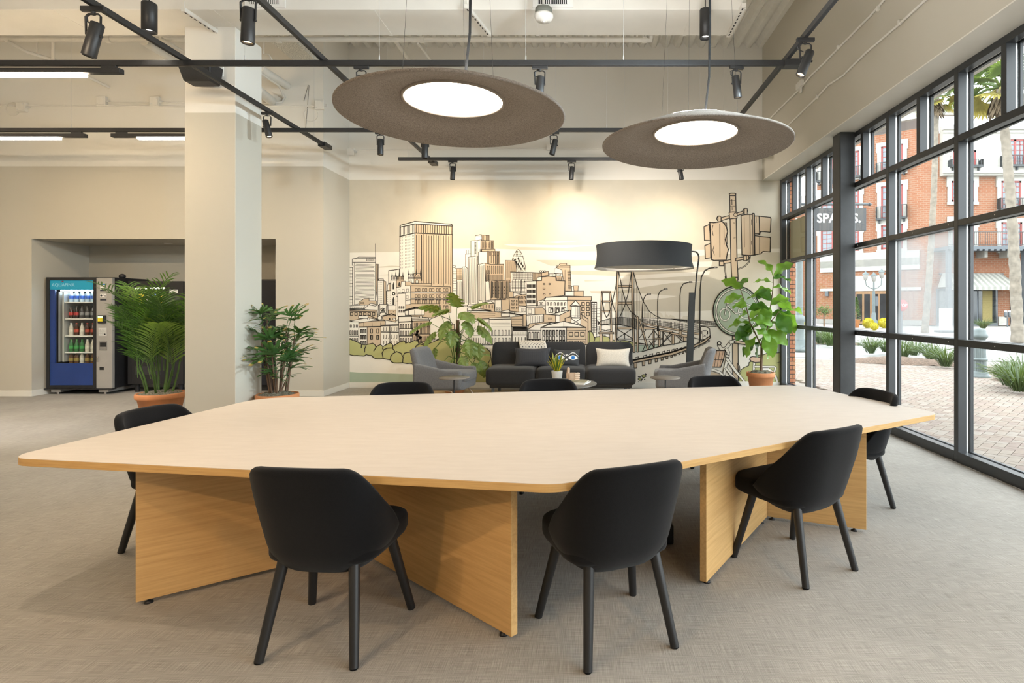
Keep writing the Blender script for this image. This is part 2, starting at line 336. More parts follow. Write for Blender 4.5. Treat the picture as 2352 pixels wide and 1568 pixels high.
# exterior of the wall: brick above and beside the windows is not seen from inside
# ------------------------------------------------------------------ overhead duct, pipes
d = E('air_duct', 'white boxed air duct crossing under the ceiling behind the lamps', 'duct', (0, 6.45, 4.67))
MB().box(-11.4, -0.294, 0, 1.74, 0.30, 0.62).obj('casing', K['duct_white'], d, 0.006)
for nm, gx in (('left', 610), ('right', 1270)):
    X = (gx-1347)*6.156/1300
    g = MB().box(X-0.22, -0.312, 0.015, X+0.22, -0.294, 0.25).obj('grille', K['white_plastic'], d, 0.003)
    MB().box(X-0.16, -0.314, 0.05, X+0.16, -0.3125, 0.24).obj('recess', K['black_plastic'], g)
    for i in range(16): MB().box(X-0.155+i*0.0205, -0.318, 0.05, X-0.147+i*0.0205, -0.3142, 0.24).obj('slat', K['white_plastic'], g)
    MB().box(X-0.16, -0.320, 0.14, X+0.16, -0.3185, 0.146).obj('slat', K['white_plastic'], g)
for i in range(6):
    X = -7.6+i*1.75
    if X > 1.5: break
    MB().box(X, -0.298, -0.004, X+0.04, 0.302, 0.0).obj('seam', K['duct_white'], d)
def strut(px0, py0, px1, py1, label, s0=0.55):
    Y0 = 6.05; p = at(px0, py0, Y0); z = p.z; q = at(px1, py1, 1300*(z-H)/(702-py1))
    e = E('strut_channel', label, 'strut channel', p, group='perforated strut channels')
    ln = q.y-p.y; dx = q.x-p.x
    m = MB(); m.box(-0.022, 0, 0, 0.022, ln, 0.042); m.xf(Matrix.Shear('XZ', 3, (dx/ln, 0)) if False else Matrix([[1, dx/ln, 0, 0],[0,1,0,0],[0,0,1,0],[0,0,0,1]])); m.obj('channel', K['pipe_white'], e, 0.002)
    for i in range(9):
        t = (i+0.7)/9.6; h = MB(); h.box(-0.008+dx*t, ln*t-0.02, -0.0015, 0.008+dx*t, ln*t+0.02, -0.0002); h.obj('slot', K['black_plastic'], e)
    t = 0.04; MB().cyl((dx*t, ln*t, 0.04), (dx*t, ln*t, ZC-z+0.03), 0.006, n=6).obj('hanger_rod', K['pipe_white'], e)
    t = 0.8; MB().box(dx*t-0.02, ln*t-0.02, 0.042, dx*t+0.02, ln*t+0.02, 4.67-z-0.0005).obj('clip', K['pipe_white'], e)
strut(420, 26, 517, 90, 'white perforated strut channel under the duct, nearest the column')
strut(1070, 18, 1124, 84, 'white perforated strut channel above the big lamp')
strut(1708, 16, 1672, 86, 'white perforated strut channel past the end of the duct')
def pipe(name, label, pts, r, cat='pipe', m='pipe_white', parts=()):
    e = E(name, label, cat, pts[0]); o = Vector(pts[0])
    MB().tube([Vector(p)-o for p in pts], r, 10).obj('run', K[m], e)
    return e, o
YP = 7.6
e, o = pipe('sprinkler_pipe', 'long white sprinkler pipe running behind the duct', [at(-60, 90, YP), at(1480, 92, YP), at(1494, 93, YP), at(1496, 80, YP), at(1496, 20, YP)], 0.033)
for px in (250, 640, 970, 1300, 1480):
    a = at(px, 92, YP)-o; MB().cyl(a-Vector((0.03,0,0)), a+Vector((0.03,0,0)), 0.041, n=12).obj('coupling', K['pipe_white'], e)
    MB().cyl(a, a+Vector((0,0,1.3)), 0.005, n=6).obj('hanger', K['pipe_white'], e)
e, o = pipe('sprinkler_branch', 'white branch pipe descending above the left light strip', [at(14, 93, 7.5), at(60, 118, 7.9), at(121, 137, 8.2), at(250, 200, 9.03)], 0.022)
MB().cyl(at(122, 93, 7.62)-o, at(122, 140, 8.2)-o, 0.02, n=10).obj('drop', K['pipe_white'], e)
MB().cyl(at(85, 93, 7.62)-o, at(85, 120, 8.0)-o, 0.009, n=8).obj('hanger', K['pipe_white'], e)
MB().squad(at(122, 138, 8.2)-o, (0.04,0.04,0.04), 1, 1, 12, 8).obj('elbow', K['pipe_white'], e)
pipe('white_pipe', 'white angled pipe beside the column top above the track', [at(330, 96, 7.65), at(430, 160, 8.9)], 0.05)
pipe('white_pipe', 'thin white pipe ending above the dark track near the column', [at(368, 86, 7.3), at(434, 125, 8.6)], 0.014)
pipe('white_pipe', 'white pipe slanting back above the big lamp', [at(905, 90, 7.8), at(955, 160, 9.95)], 0.028)
pipe('white_pipe', 'thin white pipe dropping behind the big lamp', [at(960, 100, 7.8), at(988, 137, 8.6), at(992, 160, 9.0)], 0.016)
pipe('drain_pipe', 'upper thick white pipe behind the column side', [at(596, 155, 7.9), at(604, 162, 8.0), at(658, 196, 9.04)], 0.062)
pipe('drain_pipe', 'lower thick white pipe stub behind the column side', [at(590, 205, 7.9), at(624, 232, 9.03)], 0.07)
pipe('conduit', 'bent white conduit looping below the thick pipes', [at(598, 168, 7.8), at(640, 196, 8.7), at(654, 224, 9.02), at(648, 234, 9.03), at(600, 238, 9.03)], 0.016)
pipe('rod_hanger', 'white curled pipe hanger above the thick pipe', [at(606, 90, 8.1), at(606, 124, 8.1), at(618, 126, 8.1), at(624, 136, 8.1), at(621, 150, 8.1)], 0.01, 'hanger')
tl = MB(); tl.box(-0.18, -0.6, 0, 0.18, 0.6, 0.06)
tag(tl.obj('acoustic_panel', mat('rough_mineral_board', (0.62,0.60,0.54), 1.0, noise=0.35, scale=60, bump=0.9), loc=at(668, 112, 8.4), rot=(R(0), 0, R(0)), bevel=0.004), 'rough white mineral board fixed behind the duct beside the column', 'panel')
pipe('conduit', 'white conduit with clamps along the wall above the alcove', [at(-80, 243, 9.03), at(300, 243, 9.03), at(425, 245, 9.03)], 0.012)
pipe('conduit', 'short white conduit linking two wall boxes', [at(250, 236, 9.03), at(350, 236, 9.03), at(425, 235, 9.03)], 0.010)
pipe('conduit', 'white conduit on the wall between column and corner', [at(600, 244, 9.03), at(735, 243, 9.03)], 0.012)
pipe('conduit', 'white conduit crossing the mural wall above the paint line', [at(812, 350, 10.01), at(830, 345, 10.01), at(1240, 340, 10.01), at(1420, 342, 10.01)], 0.010)
pipe('conduit', 'white conduit along the white wall edge at the corner', [at(744, 250, 9.15), at(800, 292, 9.98)], 0.006)
def jbox(px, py, Y, label, s=0.075):
    p = at(px, py, Y); e = E('junction_box', label, 'junction box', p)
    MB().box(-s, -0.06, -s, s, 0, s).obj('casing', K['pipe_white'], e, 0.006)
    MB().box(-s*0.86, -0.066, -s*0.86, s*0.86, -0.0605, s*0.86).obj('cover', K['pipe_white'], e, 0.004)
    for sx in (-1, 1): MB().cyl((sx*s*0.6, -0.066, sx*s*0.6), (sx*s*0.6, -0.070, sx*s*0.6), 0.008, n=8).obj('screw', K['alu'], e)
    MB().cyl((s, -0.03, 0), (s+0.04, -0.03, 0), 0.018, n=10).obj('connector', K['alu'], e)
jbox(55, 248, YL, 'white junction box with coiled cable on the left end of the conduit')
jbox(238, 234, YL, 'white junction box at the start of the short conduit')
jbox(360, 235, YL, 'white junction box nearest the column on the left wall')
jbox(737, 243, YL, 'white junction box on the pier edge beside a loose cable loop')
jbox(808, 350, YB, 'white junction box at the corner on the mural wall', 0.06)
jbox(1262, 340, YB, 'white junction box above the skyscraper mural behind a spotlight', 0.05)
for px, py, lab in ((30, 250, 'pale coiled cable hanging below the far left wall box'), (714, 263, 'pale coiled cable loop hanging beside the pier box')):
    p = at(px, py, YL-0.05); tag(MB().tube(arc((0,0,0), 0.11, 0, 350, 24), 0.004, 5).obj('cable_loop', K['pipe_white'], loc=p), lab, 'cable')
tag(MB().tube([at(698, 232, 9.05), at(708, 195, 9.056), at(710, 196, 9.056), at(706, 250, 9.055), at(702, 296, 9.05)], 0.004, 5).obj('loose_cable', mat('grey_cable', (0.3,0.28,0.25), 0.6, noise=0.1)), 'thin grey cable dangling beside the pier above the track', 'cable')
# header conduits on the window-side wall
def hx(px, py): Y = XH*1300/(px-1347); return Vector((XH-0.012, Y, H+(702-py)*Y/1300))
pipe('conduit', 'upper white conduit with a joint running along the header above windows', [hx(1766, 276), hx(1838, 205), hx(1866, 172), hx(1895, 145), hx(1912, 127), hx(2000, 38), hx(2060, -30)], 0.013)
pipe('conduit', 'lower white conduit with a kink running along the header above windows', [hx(1806, 294), hx(1880, 222), hx(1905, 195), hx(1940, 172), hx(1990, 122), hx(2072, 52), hx(2150, -20)], 0.013)
p = hx(1843, 196); e = E('conduit_fitting', 'small white conduit fitting on the header with two screws', 'fitting', p)
MB().box(-0.05, -0.10, -0.04, 0.0, 0.10, 0.05).obj('body', K['pipe_white'], e, 0.006); MB().box(-0.03, -0.05, -0.12, -0.01, 0.0, -0.04).obj('tab', K['pipe_white'], e, 0.003)
for i, (px, py) in enumerate(((1928, 109), (2020, 20), (1880, 222), (2070, 52))):
    p = hx(px, py); tag(MB().box(-0.02, -0.012, -0.025, 0.01, 0.012, 0.025).obj('conduit_strap', K['pipe_white'], loc=p, bevel=0.002), ['small strap on the upper header conduit, farther one', 'small strap on the upper header conduit, nearer one', 'small strap on the lower header conduit, farther one', 'small strap on the lower header conduit, nearer one'][i], 'strap', 'conduit straps on the header')
# detector and speaker
p = at(1249, 37, 5.9); e = E('smoke_detector', 'white round smoke detector with grey base hanging below the duct', 'detector', p)
MB().lathe([(0,0.012),(0.085,0.012),(0.092,0.03),(0.088,0.075),(0.075,0.08),(0,0.08)], 24).obj('base', mat('grey_detector_base', (0.16,0.17,0.15), 0.6, noise=0.05), e)
MB().lathe([(0,-0.06),(0.03,-0.06),(0.035,-0.05),(0.08,-0.045),(0.10,-0.01),(0.098,0.012),(0,0.012)], 24).obj('sensor_head', K['white_plastic'], e)
MB().lathe([(0,-0.072),(0.018,-0.07),(0.02,-0.055)], 12).obj('test_button', K['alu'], e)
MB().cyl((0,0,0.08), (0,0,ZC-p.z+0.02), 0.012, n=8).obj('stem', K['pipe_white'], e)
p = at(460, 172, 6.35); e = E('wall_speaker', 'black wedge speaker mounted high on the column front', 'speaker', p)
m = MB(); m.add([(-0.19,-0.12,0.11),(0.19,-0.12,0.11),(0.15,-0.06,-0.09),(-0.15,-0.06,-0.09),(-0.19,0.12,0.11),(0.19,0.12,0.11),(0.15,0.12,-0.09),(-0.15,0.12,-0.09)],
      [(0,3,2,1),(4,5,6,7),(0,1,5,4),(3,7,6,2),(1,2,6,5),(0,4,7,3)]); m.obj('cabinet', K['black_plastic'], e, 0.015, seg=3)
m = MB(); m.add([(-0.175,-0.128,0.10),(0.175,-0.128,0.10),(0.14,-0.066,-0.08),(-0.14,-0.066,-0.08)], [(0,3,2,1)]); m.obj('grille', mat('speaker_cloth', (0.02,0.02,0.02), 0.9, noise=0.4, scale=200), e, solid=0.006)
MB().box(-0.05, 0.12, -0.04, 0.05, 0.19, 0.06).obj('bracket', K['black_metal'], e, 0.004)
p = at(507, 165, 6.54); e = E('wall_outlet', 'white double outlet on the column beside the black speaker', 'outlet', p)
MB().box(-0.035, -0.012, -0.058, 0.035, 0, 0.058).obj('plate', K['white_plastic'], e, 0.004)
for z in (-0.025, 0.025): MB().box(-0.017, -0.015, z-0.016, 0.017, -0.0125, z+0.016).obj('socket', K['pipe_white'], e, 0.003)
# ------------------------------------------------------------------ track lighting
ZT = 3.72; DZ = ZT-H
def tr(name_label, a, b, feed=None, wires=()):
    a = Vector(a); b = Vector(b); e = E('lighting_track', name_label, 'track', a)
    d = (b-a); L_ = d.length; ang = math.atan2(d.y, d.x)
    MB().box(0, -0.018, -0.022, L_, 0.018, 0.026).obj('rail', K['black_metal'], e, 0.002, rot=(0,0,ang))
    MB().box(0.02, -0.006, -0.0235, L_-0.02, 0.006, -0.0222).obj('slot', K['black_plastic'], e, rot=(0,0,ang))
    if feed is not None: MB().box(L_-0.10, -0.05+feed, -0.034, L_+0.13, 0.055+feed, 0.028).obj('live_end', K['black_metal'], e, 0.004, rot=(0,0,ang))
    for t in wires:
        p = d*t
        MB().cyl(p+Vector((0,0,0.026)), p+Vector((0,0,ZC-ZT+0.03)), 0.0022, n=5).obj('suspension_wire', K['alu'], e)
        MB().cyl(p+Vector((0,0,0.026)), p+Vector((0,0,0.075)), 0.008, 0.005, n=8).obj('gripper', K['alu'], e)
YA, YBt, YCt = 5.307, 7.32, 8.76
X1, X2, X3 = -3.79, -2.48, 1.88
tr('long black lighting track crossing the room in front of the column', (-9.5, YA, ZT), (1.95, YA, ZT), 0.0, (0.32, 0.55, 0.66, 0.78, 0.86, 0.93))
tr('black lighting track passing behind the column', (-9.5, YBt, ZT-0.002), (1.845, YBt, ZT-0.002), None, (0.25, 0.42, 0.61, 0.72, 0.86, 0.93))
tr('short black lighting track nearest the mural', ((915-1347)*YCt/1300, YCt, ZT), (1.95, YCt, ZT), None, (0.03, 0.5, 0.72, 0.96))
tr('black lighting track running into the room beside the column', (X1, -2.6, ZT+0.05), (X1, 8.20, ZT+0.05), 0.0, (0.5, 0.97))
tr('black lighting track running into the room over the big lamp', (X2, -2.6, ZT+0.05), (X2, 9.15, ZT+0.05), 0.0, (0.4, 0.97))
tr('black lighting track running into the room along the window side', (X3, -2.6, ZT+0.05), (X3, 8.9, ZT+0.05), None, (0.45, 0.9))
def make_spot(lens):
    e = E('spotlight'); 
    MB().box(-0.07, -0.014, -0.03, 0.07, 0.014, 0.0).obj('adapter', K['black_metal'], e, 0.004)
    y = MB(); y.tube([(-0.042,0,-0.165),(-0.045,0,-0.06),(-0.03,0,-0.045),(0.03,0,-0.045),(0.045,0,-0.06),(0.042,0,-0.165)], 0.006, 6); y.cyl((0,0,-0.05),(0,0,-0.03),0.012,n=8); y.obj('yoke', K['black_metal'], e)
    b = MB(); b.lathe([(0,0.10),(0.030,0.10),(0.035,0.095),(0.0375,-0.10),(0.035,-0.105),(0.031,-0.105),(0.030,-0.085)], 20)
    for sx in (-1,1): b.cyl((sx*0.036,0,0.03),(sx*0.047,0,0.03),0.008,n=8)
    bo = b.obj('body', K['black_metal'], e, loc=(0,0,-0.195))
    ln = MB(); ln.lathe([(0,-0.088),(0.030,-0.088)], 16); ln.obj('lens', lens, bo)
    MB().tube([(0.0,0.01,-0.02),(-0.055,0.02,-0.05),(-0.05,0.02,-0.08),(-0.01,0.01,-0.105)], 0.004, 5).obj('cord', K['black_plastic'], e)
    return e
SP_ON = make_spot(K['led_spot']); SP_OFF = make_spot(K['black_plastic']); protos = {True: [SP_ON, False], False: [SP_OFF, False]}
def place_spot(x, y, z, on, label, tilt=0.0, turn=0.0, sc=1.0, target=None, power=40, angle=45, color=WARM):
    pr = protos[on]
    o = pr[0] if not pr[1] else copy_tree(pr[0]); pr[1] = True
    o.location = (x, y, z-0.022); o.rotation_euler = (0, 0, turn); o.scale = (sc, sc, sc)
    tag(o, label, 'spotlight', 'spotlights on the tracks')
    for c in o.children:
        if c.name.startswith('body'): c.rotation_euler = (0, tilt, 0)
    if target:
        hp = Vector((x, y, z-0.34*sc)); dirn = (Vector(target)-hp).normalized()
        spot_lamp(hp+dirn*0.16, target, power, angle, color=color)
def apx(px, Y): return (px-1347)*Y/1300
place_spot(X1, 4.35, ZT+0.05, False, 'large tilted black spotlight on the track left of the column', R(16), 0, 1.3)
place_spot(X2, 4.15, ZT+0.05, True, 'black spotlight hanging upright at the top beside the second track', R(2), 0, 1.25, (-2.6, 4.6, 0.7), 60, 60)
place_spot(X1, 6.72, ZT+0.05, True, 'lit black spotlight in front of the column side', R(-14), 0, 1.0, (-3.3, 8.6, 0.3), 60, 70)
place_spot(apx(830, YA), YA, ZT, True, 'black spotlight half hidden behind the rim of the big lamp', 0, 0, 1.0, (-2.6, 3.0, 0), 50, 70)
place_spot(apx(1240, YA), YA, ZT, True, 'lit black spotlight on the crossing track between the two lamps', R(3), 0, 1.05, (-0.4, 3.6, 0), 60, 70)
place_spot(apx(1692, YA), YA, ZT, True, 'lit black spotlight near the window end of the crossing track', R(-8), R(15), 1.0, (0.9, 2.8, 0.0), 60, 70)
place_spot(X3+0.0, 4.86, ZT+0.05, True, 'tilted black spotlight on the window side track', R(22), 0, 1.1, (-4.1, 6.9, 2.2), 640, 75, (0.76,0.92,1.0))
place_spot(apx(874, YBt), YBt, ZT, True, 'lit spotlight peeking below the edge of the big lamp', 0, 0, 1.0, (-3.2, YB, 2.0), 180, 110)
place_spot(apx(976, YBt), YBt, ZT, False, 'unlit black spotlight tip just under the big lamp', 0, 0, 1.15)
place_spot(apx(1272, YBt), YBt, ZT, False, 'tilted black spotlight right of the big lamp rim', R(14), 0, 1.0, (1.7, YB, 2.0), 420, 110, (1.0,0.9,0.78))
place_spot(apx(1040, YCt), YCt, ZT, False, 'black spotlight above the tall tower in the mural', R(2), 0, 1.0, (-2.1, YB, 2.55), 105, 120)
place_spot(apx(1313, YCt), YCt, ZT, False, 'black spotlight above the mural between the lamps', R(4), 0, 1.0, (-0.55, YB, 2.5), 105, 125)
place_spot(apx(1563, YCt), YCt, ZT, False, 'black spotlight below the smaller lamp before the mural', R(-10), 0, 1.0, (1.5, YB, 2.2), 80, 120)
COOL = (0.76, 0.92, 1.0); DEEP = (1.0, 0.68, 0.38)
for i, (x, y, tx, ty, tz, pw, cc, an) in enumerate(((X1,3.0,-7.4,YL,2.2,150,WARM,100),(-6.6,YA,-7.2,7.5,0.0,330,(0.95,0.97,1.0),85),(X1,-1.6,-3.6,2.0,0.2,130,DEEP,100),(X2,2.4,-2.4,3.2,0.2,75,WARM,100),(X2,0.2,-1.6,2.2,0.2,120,DEEP,100),(X2,-1.8,-1.4,2.4,0.2,150,DEEP,100),(X3,2.6,-4.1,9.2,2.2,420,COOL,90),(X3,0.4,0.6,2.4,0.2,70,WARM,100),(X3,-1.6,0.8,2.6,0.2,130,DEEP,100))):  # unseen track spots, added to brighten the room
    place_spot(x, y, ZT+(0.0 if y == YA else 0.05), True, 'added black fill spotlight on a track out of view, %s' % ('first','second','third','fourth','fifth','sixth','seventh','eighth','ninth')[i], 0, 0, 1.0, (tx, ty, tz), pw, an, cc)
def light_bar(px_a, px_b, Y, lit_a, lit_b, label):
    xa, xb = apx(px_a, Y), apx(px_b, Y); la, lb = apx(lit_a, Y), apx(lit_b, Y)
    e = E('light_bar', label, 'light bar', ((xa+xb)/2, Y, ZT-0.075), group='linear light bars'); c = (xa+xb)/2
    MB().box(xa-c, -0.03, -0.02, xb-c, 0.03, 0.025).obj('housing', K['black_metal'], e, 0.003)
    MB().box(la-c, -0.033, -0.045, lb-c, 0.028, -0.0205).obj('diffuser', K['led_line'], e, 0.003)
    for x in (xa+0.12, xb-0.12): MB().box(x-c-0.07, -0.015, 0.025, x-c+0.07, 0.015, 0.054).obj('bracket', K['black_metal'], e, 0.003)
light_bar(-1400, -420, YA, -1340, -480, 'added fill light bar under the front track, unseen beyond the left edge')  # unseen bar, added as fill for the left side
light_bar(-330, 280, YA, -240, 196, 'lit linear light bar under the front track at the far left')
light_bar(-130, 198, YBt, -60, 138, 'lit linear light bar above the alcove, left one of two')
light_bar(258, 520, YBt, 318, 460, 'lit linear light bar running behind the column')
def downlight(px, pyb, Y, h, r, label):
    p = at(px, pyb, Y); e = E('cylinder_downlight', label, 'pendant light', p, group='cylinder downlights')
    MB().lathe([(0,h),(r*0.93,h),(r,h-0.01),(r,0.0),(r*0.9,0.0),(r*0.72,0.05)], 24).obj('body', K['black_metal'], e)
    MB().lathe([(0,0.035),(r*0.80,0.035)], 20).obj('lens', K['led_cool'], e)
    MB().cyl((0,0,h), (0,0,ZC-p.z+0.03), 0.006, n=8).obj('stem', K['black_metal'], e)
    spot_lamp((p.x,p.y,p.z+0.02), (p.x,p.y,0), 30, 80, 0.8, (1.0,0.88,0.72))
downlight(343, 74, 5.2, 0.265, 0.062, 'black cylinder downlight hanging before the column')
downlight(1620, 88, 6.0, 0.305, 0.060, 'black cylinder downlight hanging above the smaller lamp')
# ------------------------------------------------------------------ the two felt lamps, plus two unseen ones added for fill
K['dark_wire'] = mat('dark_steel_wire', (0.012,0.012,0.012), 0.9, spec=0.1, noise=0.1)
def felt_lamp(x, y, label, cordx):
    z = 2.57; e = E('pendant_lamp', label, 'pendant lamp', (x, y, z), group='felt disc lamps')
    MB().lathe([(0.30,0.103),(0.45,0.078),(0.652,0.0),(0.66,0.004),(0.66,0.014),(0.46,0.10),(0.36,0.118),(0.30,0.118),(0.30,0.103)], 72).obj('shade', K['felt'], e)
    MB().lathe([(0.30,0.118),(0.37,0.119),(0.36,0.14),(0.33,0.147),(0,0.147)], 48).obj('cap', K['felt'], e)
    MB().lathe([(0,0.098),(0.287,0.098)], 48).obj('diffuser', K['led_disc'], e)
    MB().lathe([(0.335,0.150),(0.0,0.150)], 32).obj('fill_uplight', K['led_fill_up'], e)  # made-up upward glow, added on the cap to lift the ceiling
    MB().lathe([(0.286,0.100),(0.287,0.092),(0.300,0.092),(0.302,0.104)], 48).obj('trim_ring', mat('felt_edge', (0.30,0.26,0.22), 0.8, noise=0.1), e)
    c = [(0.02,0.0,0.147),(0.03,0.0,0.20),(0.07,0.0,0.27),(0.095,0,0.5),(0.10,0,0.9),(0.10,0,3.4)]
    MB().tube(c, 0.008, 8).obj('cable', K['dark_wire'], e)
    MB().tube([(0.02,0,0.16)]+[(0.11+0.075*math.cos(R(a)), 0, 0.20+0.055*math.sin(R(a))) for a in range(150,-31,-20)]+[(0.16,0,0.147)], 0.007, 8).obj('cable_loop', K['black_plastic'], e)
    for a in (90, 210, 330):
        q = Vector((0.30*math.cos(R(a)), 0.30*math.sin(R(a)), 0.147)); MB().cyl(q, (0.12*math.cos(R(a)), 0.12*math.sin(R(a)), 3.4), 0.0009, n=5).obj('suspension_wire', K['dark_wire'], e)
felt_lamp(-3.2, -1.2, 'added grey felt disc fill lamp behind the viewer, column side', 1)  # this and the next lamp are added out of view as fill
felt_lamp(-6.0, -1.0, 'added grey felt disc fill lamp behind the viewer, far side', 1)
felt_lamp(-0.787, 3.36, 'larger looking grey felt disc lamp hanging over the table', 1)
felt_lamp(0.772, 4.00, 'grey felt disc lamp hanging over the window end of the table', 1)
# ------------------------------------------------------------------ conference table
def round_poly(pts, rad, seg=8):
    out = []; n = len(pts)
    for i in range(n):
        p = Vector(pts[i]); a = (Vector(pts[i-1])-p); b = (Vector(pts[(i+1)%n])-p)
        a.normalize(); b.normalize(); ang = a.angle(b); r = rad[i] if isinstance(rad, (list,tuple)) else rad
        t = r/math.tan(ang/2); c = p+(a+b).normalized()*(r/math.sin(ang/2)); s = p+a*t; e = p+b*t
        a0 = math.atan2(s.y-c.y, s.x-c.x); a1 = math.atan2(e.y-c.y, e.x-c.x); d = a1-a0
        while d > math.pi: d -= 2*math.pi
        while d < -math.pi: d += 2*math.pi
        for k in range(seg+1): out.append((c.x+r*math.cos(a0+d*k/seg), c.y+r*math.sin(a0+d*k/seg)))
    return out
TA, TB, TC, TD, TE = (-2.72,2.645), (-2.52,4.354), (1.905,5.085), (2.34,3.74), (-0.118,2.245)
tp = round_poly([TE, TD, TC, TB, TA], [0.20,0.12,0.22,0.24,0.12], 10)
tb = E('conference_table', 'large pale wood conference table with angled oak edges and panel legs', 'table', (0,0,0))
MB().prism(tp, 0.705, 0.7385).obj('edge_band', K['oak_edge'], tb, 0.002)
cx = sum(p[0] for p in tp)/len(tp); cy = sum(p[1] for p in tp)/len(tp)
MB().prism([(cx+(x-cx)*0.9992, cy+(y-cy)*0.9992) for x, y in tp], 0.7386, 0.74).obj('tabletop', K['table_top'], tb)
def panel(a, b, th=0.036):
    a = Vector(a); b = Vector(b); d = b-a; L_ = d.length; ang = math.atan2(d.y, d.x)
    o = box('leg_panel', (0, -th/2, 0.022, L_, th/2, 0.7045), K['oak'], tb, 0.0015); o.location = (a.x, a.y, 0); o.rotation_euler = (0,0,ang)
    for x in (0.05, L_-0.07):
        MB().lathe([(0,0),(0.02,0),(0.018,0.008),(0.007,0.011),(0.006,0.022),(0,0.022)], 12, (x,0,0)).obj('levelling_foot', K['black_plastic'], o)
panel((-2.18,2.738), (-1.375,3.345)); panel((-1.36,3.352), (-0.312,2.452))
panel((0.604,2.930), (1.205,3.838)); panel((1.215,3.862), (1.79,3.622))
bx = MB().box(-0.18,-0.12,0.0,0.18,0.12,0.12); tag(bx.obj('cable_box', K['black_plastic'], loc=(0.35,3.55,0.0), bevel=0.01), 'low black cable box on the floor under the table', 'box')
# ------------------------------------------------------------------ chairs
def chair_shell():
    m = MB(); m.smooth = True; NU, NV = 37, 15
    def sp(w, e): return math.copysign(abs(w)**e, w)
    def fn(u, v):
        s = (u-0.5)*2; a = abs(s)                  # -1 .. 1 around the back
        if a < 0.62:
            t = s/0.62*math.pi/2; x = 0.258*sp(math.sin(t), 0.70); y = -0.215*sp(math.cos(t), 0.70)
        else:
            q = (a-0.62)/0.38; x = math.copysign(0.258-0.014*q*q, s); y = 0.165*q
        q = min(1, max(0, (a-0.27)/0.62)); top = 0.818-0.008*min(1, a/0.27)**2-0.35*(q*q*(3-2*q))**0.86
        bot = 0.338+0.105*max(0,(a-0.25)/0.75)**1.6
        z = bot+(top-bot)*v
        h = z-bot; bk = max(0, 1-a/0.75)
        A = 0.78+0.22*min(1, max(0, (z-0.40)/0.34))**0.9
        A = 1-(1-A)*(0.35+0.65*bk)
        rnd = 1-0.42*(1-min(1, h/0.11))**2.6*(0.55+0.45*bk)
        back = max(0, math.cos(s*math.pi/2*0.95))
        return (x*A*rnd*1.02, y*(0.86+0.14*min(1,h/0.3))*rnd-0.215*max(0,z-0.40)*back**0.9, z)
    m.grid(fn, NU, NV); return m
def make_chair():
    e = E('conference_chair')
    chair_shell().obj('backrest', K['charcoal'], e, sub=1, solid=0.044)
    s = MB(); s.squad((0,0.055,0.428), (0.245,0.245,0.058), 0.4, 0.45, 40, 16); s.obj('seat', K['charcoal'], e)
    u = MB(); u.squad((0,0.0,0.385), (0.19,0.18,0.03), 0.5, 0.6, 28, 10); u.obj('seat_base', K['charcoal'], e)
    for (fx, fy, tx, ty) in ((-0.202,-0.229,-0.155,-0.135),(0.202,-0.229,0.155,-0.135),(-0.25,0.229,-0.185,0.14),(0.25,0.229,0.185,0.14)):
        l = MB(); l.cyl((fx,fy,0.004), (tx,ty,0.385), 0.0185, 0.0235, 20); l.cyl((fx,fy,0), (fx,fy,0.004), 0.014, 0.0175, 16); l.obj('leg', K['black_wood'], e)
    return e
ch0 = make_chair()
chairs = [(-1.108,2.5065,-5.3,'black upholstered chair pushed in at the near left of the table, back fully seen'),
 (0.0975,2.53,23.9,'black upholstered chair at the near corner of the table between the two leg bases'),
 (1.183,3.20,30.4,'black upholstered chair at the near right side of the table, all four legs seen'),
 (1.93,4.20,102,'dark chair at the window end of the table, mostly behind the tabletop'),
 (-2.47,3.48,-100,'dark slate chair at the far left end of the table'),
 (-1.476,4.43,189.2,'chair on the far side of the table, before the left armchair'),
 (-0.291,4.63,189.2,'chair on the far side of the table, before the round coffee table'),
 (1.177,4.85,189.2,'chair on the far side of the table, before the right armchair')]
for i, (x, y, r, lab) in enumerate(chairs):
    c = ch0 if i == 0 else copy_tree(ch0)
    c.location = (x, y, 0); c.rotation_euler = (0,0,R(r)); tag(c, lab, 'chair', 'black chairs around the conference table')
# ------------------------------------------------------------------ lounge: sofa
sf = E('sofa', 'long black three seat sofa on slim grey legs before the mural', 'sofa', (-0.405, 9.28, 0))
for i in range(3):
    x0 = -1.185+0.79*i
    s = MB(); s.smooth = True; s.squad((x0+0.395,-0.03,0.325), (0.396,0.44,0.145), 0.32, 0.22, 40, 20); s.obj('seat', K['sofa'], sf)
    b = MB(); b.squad((0,0,0.0), (0.392,0.115,0.30), 0.25, 0.25, 40, 20); b.obj('backrest', K['sofa'], sf, loc=(x0+0.395,0.31,0.53), rot=(R(-9),0,0))
MB().box(-1.12,-0.38,0.15,1.12,0.36,0.20).obj('frame', K['black_metal'], sf, 0.01)
for x in (-1.07,-0.35,0.35,1.07):
    for y in (-0.34,0.32): MB().box(x-0.022,y-0.022,0,x+0.022,y+0.022,0.15).obj('leg', mat('grey_leg_metal', (0.10,0.11,0.12), 0.4, noise=0.05) if x == -1.07 and y < 0 else bpy.data.materials['grey_leg_metal'], sf, 0.003)
